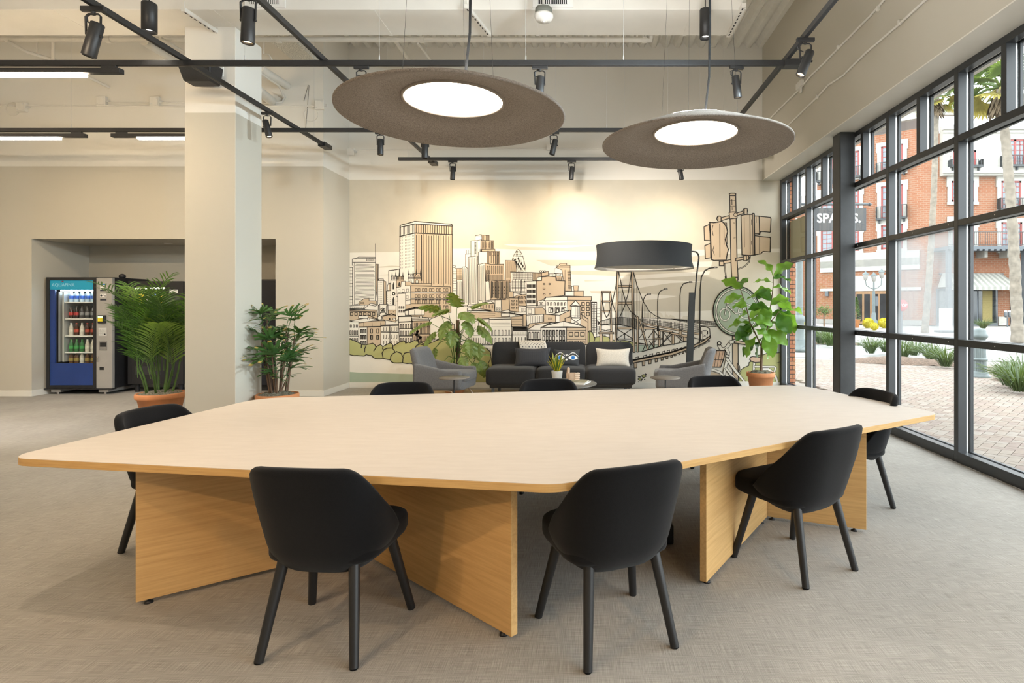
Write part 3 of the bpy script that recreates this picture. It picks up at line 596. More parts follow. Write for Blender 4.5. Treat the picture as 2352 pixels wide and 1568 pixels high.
def cushion(name, label, loc, rot, a, m):
    def fn(u, v):
        x = (u-0.5)*2; y = (v-0.5)*2; px = math.copysign(abs(x)**0.9, x); py = math.copysign(abs(y)**0.9, y)
        pinch = 1-0.09*(1-abs(px)**2)*0+0.07*(abs(px)**4)*(abs(py)**4)
        return px, py
    b = MB(); b.smooth = True; N = 20
    for sgn in (-1, 1):
        vs = []; fs = []
        for j in range(N+1):
            for i in range(N+1):
                x = 2*i/N-1; y = 2*j/N-1
                sx = 1-0.10*(1-y*y); sy = 1-0.14*(1-x*x)
                th = ((1-x**4)*(1-y**4))**0.55
                vs.append((x*a[0]*sx, sgn*a[1]*th, y*a[2]*sy))
        for j in range(N):
            for i in range(N):
                q = (j*(N+1)+i, j*(N+1)+i+1, (j+1)*(N+1)+i+1, (j+1)*(N+1)+i); fs.append(q if sgn < 0 else q[::-1])
        b.add(vs, fs)
    o = b.obj(name, m, loc=loc, rot=rot); return tag(o, label, 'cushion')
K['cush_grey'] = mat('charcoal_check_cushion', (0.055,0.057,0.065), 0.9, noise=0.0, scale=10)
nt, N, L, b_ = nodes(K['cush_grey']); tc = N.new('ShaderNodeTexCoord'); ck = N.new('ShaderNodeTexChecker'); ck.inputs['Scale'].default_value = 90
mp = N.new('ShaderNodeMapping'); mp.inputs['Rotation'].default_value = (0, R(45), 0); L.new(tc.outputs['Object'], mp.inputs[0]); L.new(mp.outputs[0], ck.inputs[0])
ck.inputs[1].default_value = (0.06,0.062,0.070,1); ck.inputs[2].default_value = (0.035,0.036,0.042,1); L.new(ck.outputs[0], b_.inputs['Base Color'])
K['cush_dark'] = mat('graphite_cushion', (0.05,0.053,0.058), 0.9, noise=0.15, scale=90, bump=0.1)
K['cush_pale'] = mat('oatmeal_cushion', (0.60,0.56,0.49), 0.9, noise=0.12, scale=70, bump=0.25, bscale=200)
cushion('cushion', 'charcoal checked cushion leaning on the sofa below the throw blanket', (-0.88, 9.22, 0.61), (R(-18),0,R(2)), (0.30,0.075,0.165), K['cush_grey'])
ec = cushion('cushion', 'graphite cushion printed with two blue eyes behind the small plant', (-0.32, 9.24, 0.595), (R(-18),0,R(-2)), (0.215,0.07,0.15), K['cush_dark'])
cushion('cushion', 'pale oatmeal cushion at the window end of the sofa', (0.43, 9.22, 0.60), (R(-18),0,R(-3)), (0.285,0.085,0.165), K['cush_pale'])
def disc(m, cx, cz, rx, rz, y, n=24):
    m.add([(cx+rx*math.cos(2*math.pi*i/n), y, cz+rz*math.sin(2*math.pi*i/n)) for i in range(n)], [tuple(range(n))])
K['print_white'] = mat('white_print', (0.85,0.85,0.83), 0.8, noise=0.02); K['print_blue'] = mat('blue_print', (0.02,0.20,0.62), 0.8, noise=0.05); K['print_dark'] = mat('dark_print', (0.03,0.035,0.05), 0.8, noise=0.05)
em = MB()
for cx in (-0.105, 0.105):
    top = [(cx-0.085+0.17*i/12, 0.045*math.sin(math.pi*i/12)) for i in range(13)]; bot = [(cx+0.085-0.17*i/12, -0.035*math.sin(math.pi*i/12)) for i in range(1,12)]
    em.m = 0; em.add([(x,-0.0745+0.6*(x*x),z-0.01) for x,z in top+bot], [tuple(range(24))])
    em.m = 0
    arcp = [(cx-0.085+0.17*i/12, 0.012+0.058*math.sin(math.pi*i/12)) for i in range(13)]
    for i in range(12):
        (xa,za),(xb,zb) = arcp[i],arcp[i+1]; em.add([(xa,-0.0735+0.6*xa*xa,za),(xb,-0.0735+0.6*xb*xb,zb),(xb,-0.0735+0.6*xb*xb,zb+0.011),(xa,-0.0735+0.6*xa*xa,za+0.011)], [(0,1,2,3)])
    em.m = 1; disc(em, cx, -0.006, 0.030, 0.030, -0.0765+0.6*cx*cx)
    em.m = 2; disc(em, cx, -0.006, 0.010, 0.010, -0.0785+0.6*cx*cx)
em.m = 0
em.add([(-0.022,-0.076,0.045),(0.022,-0.076,0.045),(0,-0.076,0.012)], [(0,2,1)]); em.add([(0.02*math.cos(R(a)),-0.0765,-0.04+0.016*math.sin(R(a))) for a in range(0,360,30)], [tuple(range(12))])
em.obj('eye_print', [K['print_white'],K['print_blue'],K['print_dark']], ec)
# throw blanket over the back of the sofa
tbk = MB(); tbk.smooth = True
path = [(-0.16,0.50),(-0.14,0.66),(-0.118,0.80),(-0.07,0.848),(0.02,0.856),(0.10,0.83),(0.13,0.70),(0.14,0.55)]
def bl(u, v):
    k = v*(len(path)-1); i = min(int(k), len(path)-2); f = k-i
    y = path[i][0]*(1-f)+path[i+1][0]*f; z = path[i][1]*(1-f)+path[i+1][1]*f
    w = 0.23-0.02*v; return ((u-0.5)*2*w+0.09*(1-v)+0.008*math.sin(v*9), y-0.008+0.004*math.sin(u*12), z+0.003*math.sin(u*7))
tbk.grid(bl, 16, 29)
K['throw'] = mat('cream_wool', (0.70,0.66,0.58), 0.95, noise=0.06, scale=60, bump=0.2)
th = tbk.obj('throw_blanket', K['throw'], solid=0.014, loc=(-0.96, 9.555, 0)); tag(th, 'cream throw blanket with black dashes draped over the sofa back', 'blanket')
dm = MB()
for r in range(13):
    for c in range(8):
        u = (c+0.5+(0.5 if r%2 else 0))/8.6; v = 0.01+r*0.045
        p0 = Vector(bl(u, v)); p1 = Vector(bl(u, v+0.024)); off = Vector((0,-0.009,0.006)); w = Vector((0.006,0,0))
        dm.add([p0-w+off, p0+w+off, p1+w+off, p1-w+off], [(0,1,2,3)])
dm.obj('dash_print', K['print_dark'], th)
# ------------------------------------------------------------------ lounge chairs
def make_armchair():
    e = E('armchair')
    s = MB(); s.squad((0,0.02,0.27), (0.36,0.38,0.075), 0.3, 0.3, 32, 14); s.obj('seat_frame', K['armchair'], e)
    s = MB(); s.squad((0,0.10,0.385), (0.275,0.33,0.075), 0.3, 0.3, 32, 14); s.obj('seat_cushion', K['armchair'], e)
    b = MB(); b.smooth = True
    def back(u, v):
        t = 2*math.pi*u; z = v; w = 0.375-0.09*v**1.5; th = 0.085*(1-0.35*v)
        x = w*math.copysign(abs(math.cos(t))**0.35, math.cos(t)); y = th*math.copysign(abs(math.sin(t))**0.5, math.sin(t))
        e_ = 1 if v < 0.92 else max(0.0, 1-((v-0.92)/0.08)**2)**0.5
        return (x*(0.9+0.1*e_), -0.30-0.16*v+y*e_-0.06*(x/0.37)**2*-1.6, 0.24+0.565*v)
    b.grid(back, 40, 22, True); b.obj('backrest', K['armchair'], e)
    for sx in (-1, 1):
        a = MB(); a.smooth = True
        def arm(u, v):
            t = 2*math.pi*u; y = -0.36+0.75*v
            top = 0.60-0.12*min(1,v*1.4)+0.015*v; bot = 0.20+0.03*v; w = 0.05+0.012*(1-v)
            cz = (top+bot)/2; hz = (top-bot)/2; e_ = 1 if v < 0.94 else max(0.0, 1-((v-0.94)/0.06)**2)**0.5
            e_ = e_ if v > 0.03 else max(0.0, 1-((0.03-v)/0.03)**2)**0.5
            return (sx*(0.345-0.01*v)+w*e_*math.copysign(abs(math.cos(t))**0.4, math.cos(t)), y, cz+hz*(0.9+0.1*e_)*math.copysign(abs(math.sin(t))**0.3, math.sin(t))*max(e_,0.02))
        a.grid(arm, 28, 26, True); a.obj('arm', K['armchair'], e)
        MB().tube([(sx*0.33,-0.40,0.012),(sx*0.33,-0.30,0.16),(sx*0.33,-0.22,0.20),(sx*0.33,0.10,0.205),(sx*0.33,0.22,0.19),(sx*0.33,0.30,0.10),(sx*0.33,0.34,0.012)], 0.012, 10).obj('leg', K['copper_metal'], e)
    return e
a1 = make_armchair(); a2 = copy_tree(a1)
a1.location = (-2.15, 8.62, 0); a1.rotation_euler = (0,0,R(-97)); tag(a1, 'grey swoop back armchair beside the split leaf plant', 'armchair', 'grey lounge armchairs')
a2.location = (1.47, 8.68, 0); a2.rotation_euler = (0,0,R(80)); tag(a2, 'grey swoop back armchair beside the fiddle leaf fig', 'armchair', 'grey lounge armchairs')
# ------------------------------------------------------------------ tables in the lounge
K['bronze_top'] = mat('brown_grey_table_top', (0.20,0.175,0.15), 0.4, noise=0.06, scale=6)
def side_table(x, y, label):
    e = E('side_table', label, 'side table', (x,y,0), group='small round side tables')
    MB().lathe([(0,0.478),(0.198,0.478),(0.202,0.484),(0.200,0.491),(0,0.491)], 48).obj('table_top', K['bronze_top'], e)
    MB().cyl((0,0,0.012), (0,0,0.478), 0.010, n=12).obj('stem', K['black_metal'], e)
    MB().lathe([(0,0),(0.15,0),(0.152,0.006),(0.148,0.012),(0,0.012)], 40).obj('base', K['black_metal'], e)
side_table(-1.76, 7.53, 'small round side table on one stem beside the left armchair'); side_table(1.05, 7.53, 'small round side table on one stem beside the right armchair')
ct = E('coffee_table', 'low round grey coffee table in front of the sofa', 'coffee table', (-0.36, 7.66, 0))
MB().lathe([(0,0.375),(0.47,0.375),(0.50,0.385),(0.50,0.392),(0.492,0.40),(0,0.40)], 72).obj('table_top', mat('grey_lacquer_top', (0.13,0.125,0.115), 0.28, noise=0.05, scale=4), ct)
for a in (45,135,225,315): MB().cyl((0.36*math.cos(R(a)),0.36*math.sin(R(a)),0), (0.30*math.cos(R(a)),0.30*math.sin(R(a)),0.375), 0.014, 0.018, 12).obj('leg', K['black_metal'], ct)
# rug-like floor zone: tan carpet under the lounge
tag(MB().box(-2.9, 7.0, 0.0, 2.3, 9.75, 0.008).obj('rug', mat('tan_woven_rug', (0.42,0.33,0.21), 0.95, noise=0.25, scale=14, stretch=(1,12,1), bump=0.2), bevel=0.003), 'tan woven rug under the sofa and lounge chairs', 'rug')
for o in (sf, a1, a2, ct): o.location.z = 0.008
for o in list(COL.objects):
    if o.name.startswith('side_table') and o.parent is None: o.location.z = 0.008
# small plant in a ribbed white pot
sp = E('potted_snake_plant', 'small yellow edged plant in a white ribbed pot on the coffee table', 'potted plant', (-0.412, 7.92, 0.408))
pm = MB(); pm.smooth = True
def rib(u, v): 
    t = 2*math.pi*u; r = (0.062+0.016*v)*(1+0.022*math.cos(t*26)); return (r*math.cos(t), r*math.sin(t), 0.135*v)
pm.grid(rib, 156, 5, True); pm.obj('pot', K['white_plastic'], sp); MB().lathe([(0,0.118),(0.074,0.118)], 24).obj('soil', K['soil'], sp); MB().lathe([(0,0.0),(0.062,0.0)], 24).obj('pot_base', K['white_plastic'], sp)
rs = random.Random(3)
def strap(base, az, ln, w, lean, curl, edge=0.22):
    m = MB(); m.smooth = True; n = 9; d = Vector((math.cos(az), math.sin(az), 0)); sd = Vector((-math.sin(az), math.cos(az), 0)); p = Vector(base); ang = lean; rows = []
    for i in range(n+1):
        t = i/n; ww = w*(0.55+1.2*t-1.75*t**3.2) if t < 1 else 0.002
        up = Vector((d.x*math.sin(ang), d.y*math.sin(ang), math.cos(ang))); nr = d*math.cos(ang)-Vector((0,0,math.sin(ang)))
        rows.append([p+sd*(ww*k)+nr*(abs(k)*ww*0.35) for k in (-1,-1+2*edge,1-2*edge,1)]); p = p+up*(ln/n); ang += curl/n
    vs = [q for r in rows for q in r]
    for i in range(n):
        for k in range(3):
            m.m = 0 if k == 1 else 1; b = len(m.v); m.add([rows[i][k],rows[i][k+1],rows[i+1][k+1],rows[i+1][k]], [(0,1,2,3)])
    return m
for i in range(13):
    az = i*2.4; lean = 0.08+0.5*(i/13); ln = 0.30-0.11*(i/13)+rs.uniform(-0.02,0.02)
    strap((0.02*math.cos(az),0.02*math.sin(az),0.115), az, ln, 0.021, lean, 0.35).obj('leaf', [K['leaf_snake'],K['leaf_yellow']], sp)
# carved wooden hand on the table: palm block, thumb up
hd_ = E('wooden_hand', 'pale wooden thumbs up hand ornament beside the small plant', 'ornament', (-0.225, 7.80, 0.408), R(0)); hd_.scale = (1.3,1.3,1.35)
K['pale_wood'] = wood('pale_carved_wood', (0.72,0.55,0.42), (0.64,0.46,0.33), (10,10,3), 0.5)
hm = MB(); hm.smooth = True
hm.squad((0.03,0,0.045), (0.055,0.035,0.045), 0.45, 0.5, 24, 14)
hm.obj('palm', K['pale_wood'], hd_)
tm = MB(); tm.tube([(-0.022,0,0.03),(-0.026,0,0.07),(-0.020,0,0.10),(-0.018,0,0.128)], 0.021, 14, 0.0155); tm.smooth = True; tm.squad((-0.018,0,0.128), (0.0158,0.0158,0.016), 1, 1, 14, 8); tm.obj('thumb', K['pale_wood'], hd_)
for i in range(4):
    z = 0.018+0.021*i; f = MB(); ln = (0.045,0.052,0.056,0.05)[i]
    f.tube([(0.05,-0.030,z),(0.082,-0.026,z),(0.094,-0.012,z),(0.092,0.008,z),(0.075,0.02,z)], 0.0115, 12, 0.0095); f.obj('finger', K['pale_wood'], hd_)
def book(name, label, loc, rz, w, d, h, cm):
    e = E(name, label, 'magazine' if name == 'magazine' else 'book', loc, rz)
    MB().box(-w/2,-d/2,0.0,w/2,d/2,0.002).obj('back_cover', cm, e); MB().box(-w/2+0.002,-d/2+0.002,0.002,w/2-0.002,d/2-0.002,h-0.002).obj('pages', K['print_white'], e)
    MB().box(-w/2,-d/2,h-0.002,w/2,d/2,h).obj('front_cover', cm, e); return e
K['cover_a'] = mat('pale_print_cover', (0.62,0.58,0.50), 0.35, noise=0.5, scale=18); K['cover_b'] = mat('cream_cover', (0.75,0.72,0.64), 0.4, noise=0.15, scale=12); K['cover_c'] = mat('olive_cover', (0.35,0.33,0.22), 0.4, noise=0.6, scale=14)
book('magazine', 'white magazine at the bottom of the pair on the coffee table', (-0.10, 7.62, 0.408), R(-18), 0.24, 0.31, 0.016, K['cover_b'])
book('magazine', 'patterned magazine lying on the white one beside the wooden hand', (-0.10, 7.63, 0.424), R(-10), 0.22, 0.28, 0.012, K['cover_c'])
book('magazine', 'pale magazine sticking out at the left edge of the coffee table', (-0.66, 7.72, 0.408), R(15), 0.22, 0.29, 0.012, K['cover_a'])
# ------------------------------------------------------------------ floor lamp with the drum shade
fl = E('floor_lamp', 'black floor lamp with a wide drum shade arching over the sofa end', 'floor lamp', (1.68, 9.42, 0.0))
c = Vector((0.883,8.72,0))-Vector((1.68,9.42,0)); rr = 0.755
MB().lathe([(rr+0.006,2.02),(rr-0.022,2.12),(rr-0.03,2.22),(rr-0.028,2.30),(rr-0.018,2.375)], 72, c).obj('drum_shade', K['shade_black'], fl)
MB().lathe([(rr-0.026,2.372),(rr-0.036,2.30),(rr-0.038,2.22),(rr-0.030,2.12),(rr-0.003,2.021)], 72, c).obj('lining', K['shade_in'], fl)
MB().lathe([(0,2.06),(rr-0.034,2.06)], 60, c).obj('diffuser', K['shade_in'], fl)
sp_ = MB(); 
for a in range(0,180,60): sp_.tube([c+Vector((rr*0.96*math.cos(R(a)),rr*0.96*math.sin(R(a)),2.36)), c+Vector((0,0,2.375)), c-Vector((rr*0.96*math.cos(R(a)),rr*0.96*math.sin(R(a)),-2.36))], 0.006, 6)
sp_.obj('spider', K['black_metal'], fl)
dirv = Vector((c.x,c.y,0)).normalized()
MB().tube([(0.115,-0.02,1.55),(0.15,-0.02,1.95),(0.185,-0.03,2.24)]+[(0.185+dirv.x*0.10*(1-math.cos(R(a))), -0.03+dirv.y*0.10*(1-math.cos(R(a))), 2.24+0.10*math.sin(R(a))) for a in range(15,91,15)]+[(c.x-0.02,c.y-0.02,2.36),(c.x,c.y,2.375)], 0.013, 10).obj('arm', K['black_metal'], fl)
m = MB(); m.add([(-0.045,-0.03,0.02),(0.075,-0.03,0.02),(0.075,0.03,0.02),(-0.045,0.03,0.02),(0.03,-0.03,1.67),(0.13,-0.03,1.67),(0.13,0.03,1.67),(0.03,0.03,1.67)], [(3,2,1,0),(4,5,6,7),(0,1,5,4),(1,2,6,5),(2,3,7,6),(3,0,4,7)]); m.obj('post', mat('grey_black_post', (0.035,0.04,0.042), 0.5, noise=0.1), fl, 0.004)
MB().lathe([(0,0),(0.20,0),(0.205,0.01),(0.20,0.02),(0,0.02)], 40, (0.02,0,0)).obj('base', K['black_metal'], fl)
# ------------------------------------------------------------------ vending machines in the alcove
vm = E('vending_machine', 'drinks vending machine with blue lit glass door in the alcove', 'vending machine', (-8.83, 9.25, 0))
W1, T1 = 1.08, 1.915
K['vm_blue'] = mat('deep_blue_panel', (0.015,0.045,0.20), 0.3, noise=0.1, scale=3); K['vm_teal'] = mat('teal_lit_header', (0.01,0.25,0.38), 0.4, emit=(0.0,0.25,0.40), estr=0.3)
K['vm_silver'] = mat('silver_panel', (0.42,0.41,0.39), 0.38, metal=0.35, noise=0.05, scale=5)
c = MB(); c.box(0,0.05,0.10,0.03,0.78,T1); c.box(W1-0.03,0.05,0.10,W1,0.78,T1); c.box(0.03,0.05,T1-0.03,W1-0.03,0.78,T1); c.box(0.03,0.05,0.10,W1-0.03,0.78,0.13); c.box(0.03,0.75,0.13,W1-0.03,0.78,T1-0.03); c.box(0.80,0.05,0.13,0.82,0.75,T1-0.03)
c.obj('cabinet', K['black_plastic'], vm, 0.004)
DX0, DX1 = 0.03, 0.785
f = MB(); f.box(0,0,0.10,0.05,0.05,T1); f.box(0.765,0,0.10,0.815,0.05,T1); f.box(0.05,0,T1-0.05,0.765,0.05,T1); f.box(0.05,0,0.10,0.765,0.05,0.15); door = f.obj('door', K['black_plastic'], vm, 0.004)
MB().box(0.05,0.012,0.15,0.765,0.045,0.51).obj('kick_panel', K['vm_blue'], door, 0.003)
MB().box(0.05,0.012,T1-0.20,0.765,0.045,T1-0.05).obj('header_panel', K['vm_teal'], door, 0.003)
MB().box(0.05,0.012,0.51,0.13,0.045,T1-0.20).obj('side_panel', K['vm_blue'], door, 0.003)
MB().box(0.13,0.02,0.51,0.765,0.028,T1-0.20).obj('glass_pane', K['glass'], door)
def text(name, body, size, mat_, parent, loc, rot=(R(90),0,0), ext=0.0008, align='CENTER', width=None, fat=0.0):
    cu = bpy.data.curves.new(name, 'FONT'); cu.body = body; cu.size = size; cu.extrude = ext; cu.align_x = align; cu.align_y = 'CENTER'; cu.resolution_u = 4; cu.offset = fat
    t = bpy.data.objects.new(name, cu); COL.objects.link(t); bpy.context.view_layer.update()
    me = bpy.data.meshes.new_from_object(t.evaluated_get(bpy.context.evaluated_depsgraph_get())); bpy.data.objects.remove(t); bpy.data.curves.remove(cu)
    me.materials.clear(); me.materials.append(mat_)
    if width:
        xs = [v.co.x for v in me.vertices]; k = width/(max(xs)-min(xs)); c0 = (max(xs)+min(xs))/2
        for v in me.vertices: v.co.x = (v.co.x-c0)*k; v.co.y *= k
    o = bpy.data.objects.new(name, me); COL.objects.link(o); o.parent = parent; o.location = loc; o.rotation_euler = rot; return o
text('lettering', 'AQUAFINA', 0.075, mat('pale_letter', (0.25,0.45,0.55), 0.5, emit=(0.2,0.45,0.55), estr=0.3), door, (0.27, 0.0105, T1-0.125))
MB().box(0.245,0.0095,T1-0.075,0.275,0.0112,T1-0.06).obj('logo_mark', mat('red_mark', (0.5,0.03,0.03), 0.5, noise=0.05), door)
pn = MB().box(0.82,0,0.10,W1,0.05,T1-0.01).obj('control_panel', K['vm_silver'], vm, 0.004)
for (z0,z1,mm) in ((1.79,1.81,'print_blue'),(1.72,1.785,'print_white'),(1.69,1.712,'print_dark'),(1.585,1.645,'print_white'),(1.535,1.56,'print_dark')):
    MB().box(0.885,-0.003,z0,0.985,-0.0002,z1).obj('sticker', K[mm], pn)
text('lettering', '●Pay', 0.045, K['print_dark'], pn, (0.935,-0.0035,1.615))
cr = MB().box(0.865,-0.035,1.165,0.985,-0.0005,1.295).obj('card_reader', K['black_plastic'], pn, 0.008)
MB().box(0.875,-0.037,1.195,0.955,-0.0355,1.25).obj('reader_label', mat('yellow_label', (0.75,0.62,0.02), 0.5, noise=0.1), cr); MB().box(0.875,-0.037,1.252,0.955,-0.0355,1.28).obj('reader_screen', emat('green_display', (0.1,0.7,0.25), 1.0), cr)
kp = MB().box(0.86,-0.006,0.955,0.99,-0.0004,1.09).obj('keypad', mat('light_grey_keypad', (0.55,0.55,0.53), 0.4, noise=0.04), pn, 0.003)
for i in range(4):
    for j in range(3): MB().box(0.872+j*0.028,-0.010,1.055-i*0.027,0.892+j*0.028,-0.0062,1.072-i*0.027).obj('key', K['alu'], kp)
MB().cyl((0.965,-0.004,0.985),(0.965,-0.012,0.985),0.012,n=12).obj('coin_return', K['black_plastic'], kp)
tray = MB().box(0.865,-0.006,0.72,1.0,-0.0004,0.87).obj('bill_tray', mat('tray_steel', (0.3,0.29,0.28), 0.3, metal=0.5, noise=0.1), pn, 0.004)
MB().box(0.885,-0.008,0.78,0.99,-0.0062,0.85).obj('tray_opening', K['black_plastic'], tray)
MB().box(0.835,-0.02,0.535,0.865,-0.0004,0.62).obj('lock_handle', K['chrome'], pn, 0.006)
MB().box(0.875,-0.004,0.40,0.945,-0.0004,0.45).obj('coin_cup', K['black_plastic'], pn, 0.008)
for x in (0.06, 0.84): MB().box(x,0.02,0.035,x+0.16,0.7,0.10).obj('foot_rail', K['vm_silver'], vm, 0.004); MB().cyl((x+0.08,0.06,0),(x+0.08,0.06,0.035),0.02,n=10).obj('foot', K['chrome'], vm)
MB().box(-0.02,-0.02,0.085,W1+0.03,0.05,0.10).obj('plinth', K['black_plastic'], vm)
MB().squad((W1-0.08,0.3,T1+0.03), (0.05,0.05,0.045), 1, 1, 16, 10).obj('top_dome', K['black_plastic'], vm)
MB().box(0.14,0.10,T1-0.225,0.74,0.16,T1-0.205).obj('lamp_strip', emat('cold_tube', (0.75,0.9,1.0), 18), vm)
MB().box(0.035,0.70,0.14,0.795,0.745,T1-0.2).obj('inner_back', mat('grey_liner', (0.45,0.48,0.52), 0.6, noise=0.05), vm)
MB().box(0.145,0.06,0.53,0.165,0.66,T1-0.24).obj('inner_rail', K['alu'], vm); MB().box(0.21,0.06,0.53,0.235,0.66,T1-0.24).obj('inner_rail', K['alu'], vm)
shz = [0.545, 0.79, 1.085, 1.325, 1.575-0.01]; shz = [0.56, 0.815, 1.075, 1.33, 1.565-0.05]
rows = [(0.53,'amber'),(0.79,'green'),(1.055,'red'),(1.30,'cola'),(1.515,'water')]
rows = [(0.535,'amber'),(0.80,'green'),(1.06,'red'),(1.32,'cola'),(1.475,'water')]
bz = {}
def y2z(y): return H+(702-y)*9.35/1300
rows = [(y2z(836),'amber'),(y2z(808),'green'),(y2z(770),'red'),(y2z(731),'cola'),(y2z(693),'water')]
for z, k in rows: MB().box(0.24,0.07,z-0.02,0.78,0.66,z).obj('shelf', K['white_plastic'], vm, 0.003)
K['plastic_clear'] = mat('clear_bottle_plastic', (0.55,0.62,0.68), 0.15, noise=0.1, scale=8, emit=(0.5,0.6,0.7), estr=0.0)
bcol = {'water':((0.55,0.68,0.80),(0.05,0.15,0.60),(0.75,0.82,0.9)), 'cola':((0.03,0.012,0.008),(0.45,0.03,0.03),(0.05,0.05,0.06)), 'red':((0.06,0.02,0.01),(0.42,0.06,0.03),(0.40,0.05,0.04)), 'green':((0.03,0.14,0.04),(0.04,0.30,0.06),(0.05,0.25,0.06)), 'amber':((0.10,0.045,0.02),(0.30,0.22,0.05),(0.25,0.02,0.02)), 'lime':((0.25,0.75,0.08),(0.35,0.85,0.10),(0.2,0.6,0.1)), 'grey':((0.05,0.05,0.055),(0.25,0.26,0.28),(0.02,0.02,0.02)), 'white':((0.6,0.57,0.5),(0.7,0.68,0.6),(0.7,0.7,0.68))}
bm = {}
def bottle(kind, x, y, z, label, grp, s=1.0):
    if kind not in bm:
        a, b, c_ = bcol[kind]; e = E('drink_bottle')
        MB().lathe([(0,0),(0.028,0),(0.032,0.01),(0.032,0.055),(0.029,0.075),(0.032,0.10),(0.031,0.125),(0.016,0.165),(0.0125,0.185),(0.0125,0.19)], 14).obj('bottle_body', mat('drink_'+kind, a, 0.2, noise=0.15, scale=20), e)
        MB().lathe([(0.0328,0.05),(0.0328,0.10)], 14).obj('label', mat('sleeve_'+kind, b, 0.5, noise=0.3, scale=30), e); MB().lathe([(0.014,0.186),(0.0145,0.203),(0,0.204)], 12).obj('cap', mat('cap_'+kind, c_, 0.4, noise=0.05), e); bm[kind] = e; o = e
    else: o = copy_tree(bm[kind])
    o.location = (x, y, z); o.scale = (s,s,s); tag(o, label, 'bottle', grp)
names = {'amber':('amber drink bottle','bottom shelf'),'green':('green soda bottle','second lowest shelf'),'red':('red label cola bottle','middle shelf'),'cola':('dark cola bottle','second highest shelf'),'water':('blue capped water bottle','top lit shelf')}
order = ('leftmost','second from the left','third from the left','third from the right','second from the right','rightmost')
kindrow = {'water':['water','water','water','water','water','lime'],'cola':['cola','cola','grey','grey','grey','grey'],'red':['white','red','white','red','red','red'],'green':['green','green','green','white','white','green'],'amber':['amber','amber','white','amber','amber','amber']}
descr = {'water':'clear water bottle with a blue label','lime':'lime green drink bottle','cola':'dark cola bottle with a red label','grey':'dark bottle with a grey label','white':'pale white bottle','red':'brown bottle with an orange label','green':'green soda bottle','amber':'brown bottle with a yellow label'}
for z, k in rows:
    for i in range(6):
        bk = kindrow[k][i]; bottle(bk, -8.83+0.285+i*0.090, 9.25+0.14, z+0.0005, '%s, %s on the %s' % (descr[bk], order[i], names[k][1]), 'bottles in the drinks machine')
# snack machine behind the palm
v2 = E('vending_machine', 'black snack vending machine with coloured packets behind the areca palm', 'vending machine', (-7.66, 9.45, 0)); W2 = 0.93
c = MB(); c.box(0,0.04,0.14,0.03,0.62,1.86); c.box(W2-0.03,0.04,0.14,W2,0.62,1.86); c.box(0.03,0.04,1.83,W2-0.03,0.62,1.86); c.box(0.03,0.04,0.14,W2-0.03,0.62,0.17); c.box(0.03,0.59,0.17,W2-0.03,0.62,1.83); c.obj('cabinet', K['black_plastic'], v2, 0.004)
f = MB(); f.box(0,0,0.14,0.07,0.04,1.86); f.box(0.62,0,0.14,W2,0.04,1.86); f.box(0.07,0,1.76,0.62,0.04,1.86); f.box(0.07,0,0.14,0.62,0.04,0.62); d2 = f.obj('door', K['black_plastic'], v2, 0.004)
MB().box(0.07,0.015,0.62,0.62,0.022,1.76).obj('glass_pane', K['glass'], d2); MB().box(0.08,0.06,1.735,0.61,0.12,1.755).obj('lamp_strip', emat('warm_tube', (1.0,0.9,0.7), 18), v2)
MB().box(0.12,-0.004,0.30,0.56,-0.0004,0.44).obj('delivery_flap', mat('dark_flap', (0.03,0.03,0.033), 0.3, noise=0.1), d2, 0.004); MB().box(0.68,-0.004,1.35,0.88,-0.0004,1.62).obj('payment_panel', mat('dark_grey_panel', (0.05,0.05,0.055), 0.4, noise=0.1), d2, 0.004)
MB().box(0.70,-0.006,1.66,0.84,-0.0002,1.72).obj('sticker', K['print_white'], d2)
for x in (0.1, 0.83): MB().cyl((x,0.08,0),(x,0.08,0.14),0.03,0.04,12).obj('foot', K['black_plastic'], v2)
pk = [(0.75,0.45,0.02),(0.7,0.12,0.05),(0.6,0.55,0.5),(0.75,0.6,0.1),(0.1,0.2,0.5),(0.5,0.25,0.1)]
pmats = [mat('packet_print_%d' % i, c_, 0.35, noise=0.35, scale=16) for i, c_ in enumerate(pk)]
rows2 = ('top','second','third','fourth')
for r in range(4):
    z = 1.48-0.24*r; MB().box(0.05,0.08,z-0.015,0.61,0.58,z).obj('shelf', K['alu'], v2)
    for i in range(5):
        b = MB(); b.squad((0,0,0.085), (0.046,0.02,0.083), 0.5, 0.3, 16, 8)
        tag(b.obj('snack_packet', pmats[(i*2+r*3)%6], loc=(-7.66+0.12+i*0.105, 9.45+0.14, z+0.002)), '%s snack packet, %s of five on the %s shelf of the snack machine' % (('yellow','red','pale','gold','blue','brown')[(i*2+r*3)%6], ('leftmost','second','middle','fourth','rightmost')[i], rows2[r]), 'packet', 'snack packets')
v3 = E('vending_machine', 'tall black machine at the alcove end seen beyond the column', 'vending machine', (-6.55, 9.62, 0))
MB().box(0,0.04,0.08,1.52,0.46,1.90).obj('cabinet', K['black_plastic'], v3, 0.01); MB().box(0.02,0,0.10,1.50,0.038,1.88).obj('door', mat('blue_black_door', (0.012,0.014,0.022), 0.35, noise=0.1), v3, 0.006)
MB().box(0.04,-0.02,0.9,0.07,-0.0005,1.2).obj('handle', K['chrome'], v3, 0.005); MB().box(0.03,0.06,0,1.49,0.44,0.08).obj('plinth', K['black_metal'], v3)
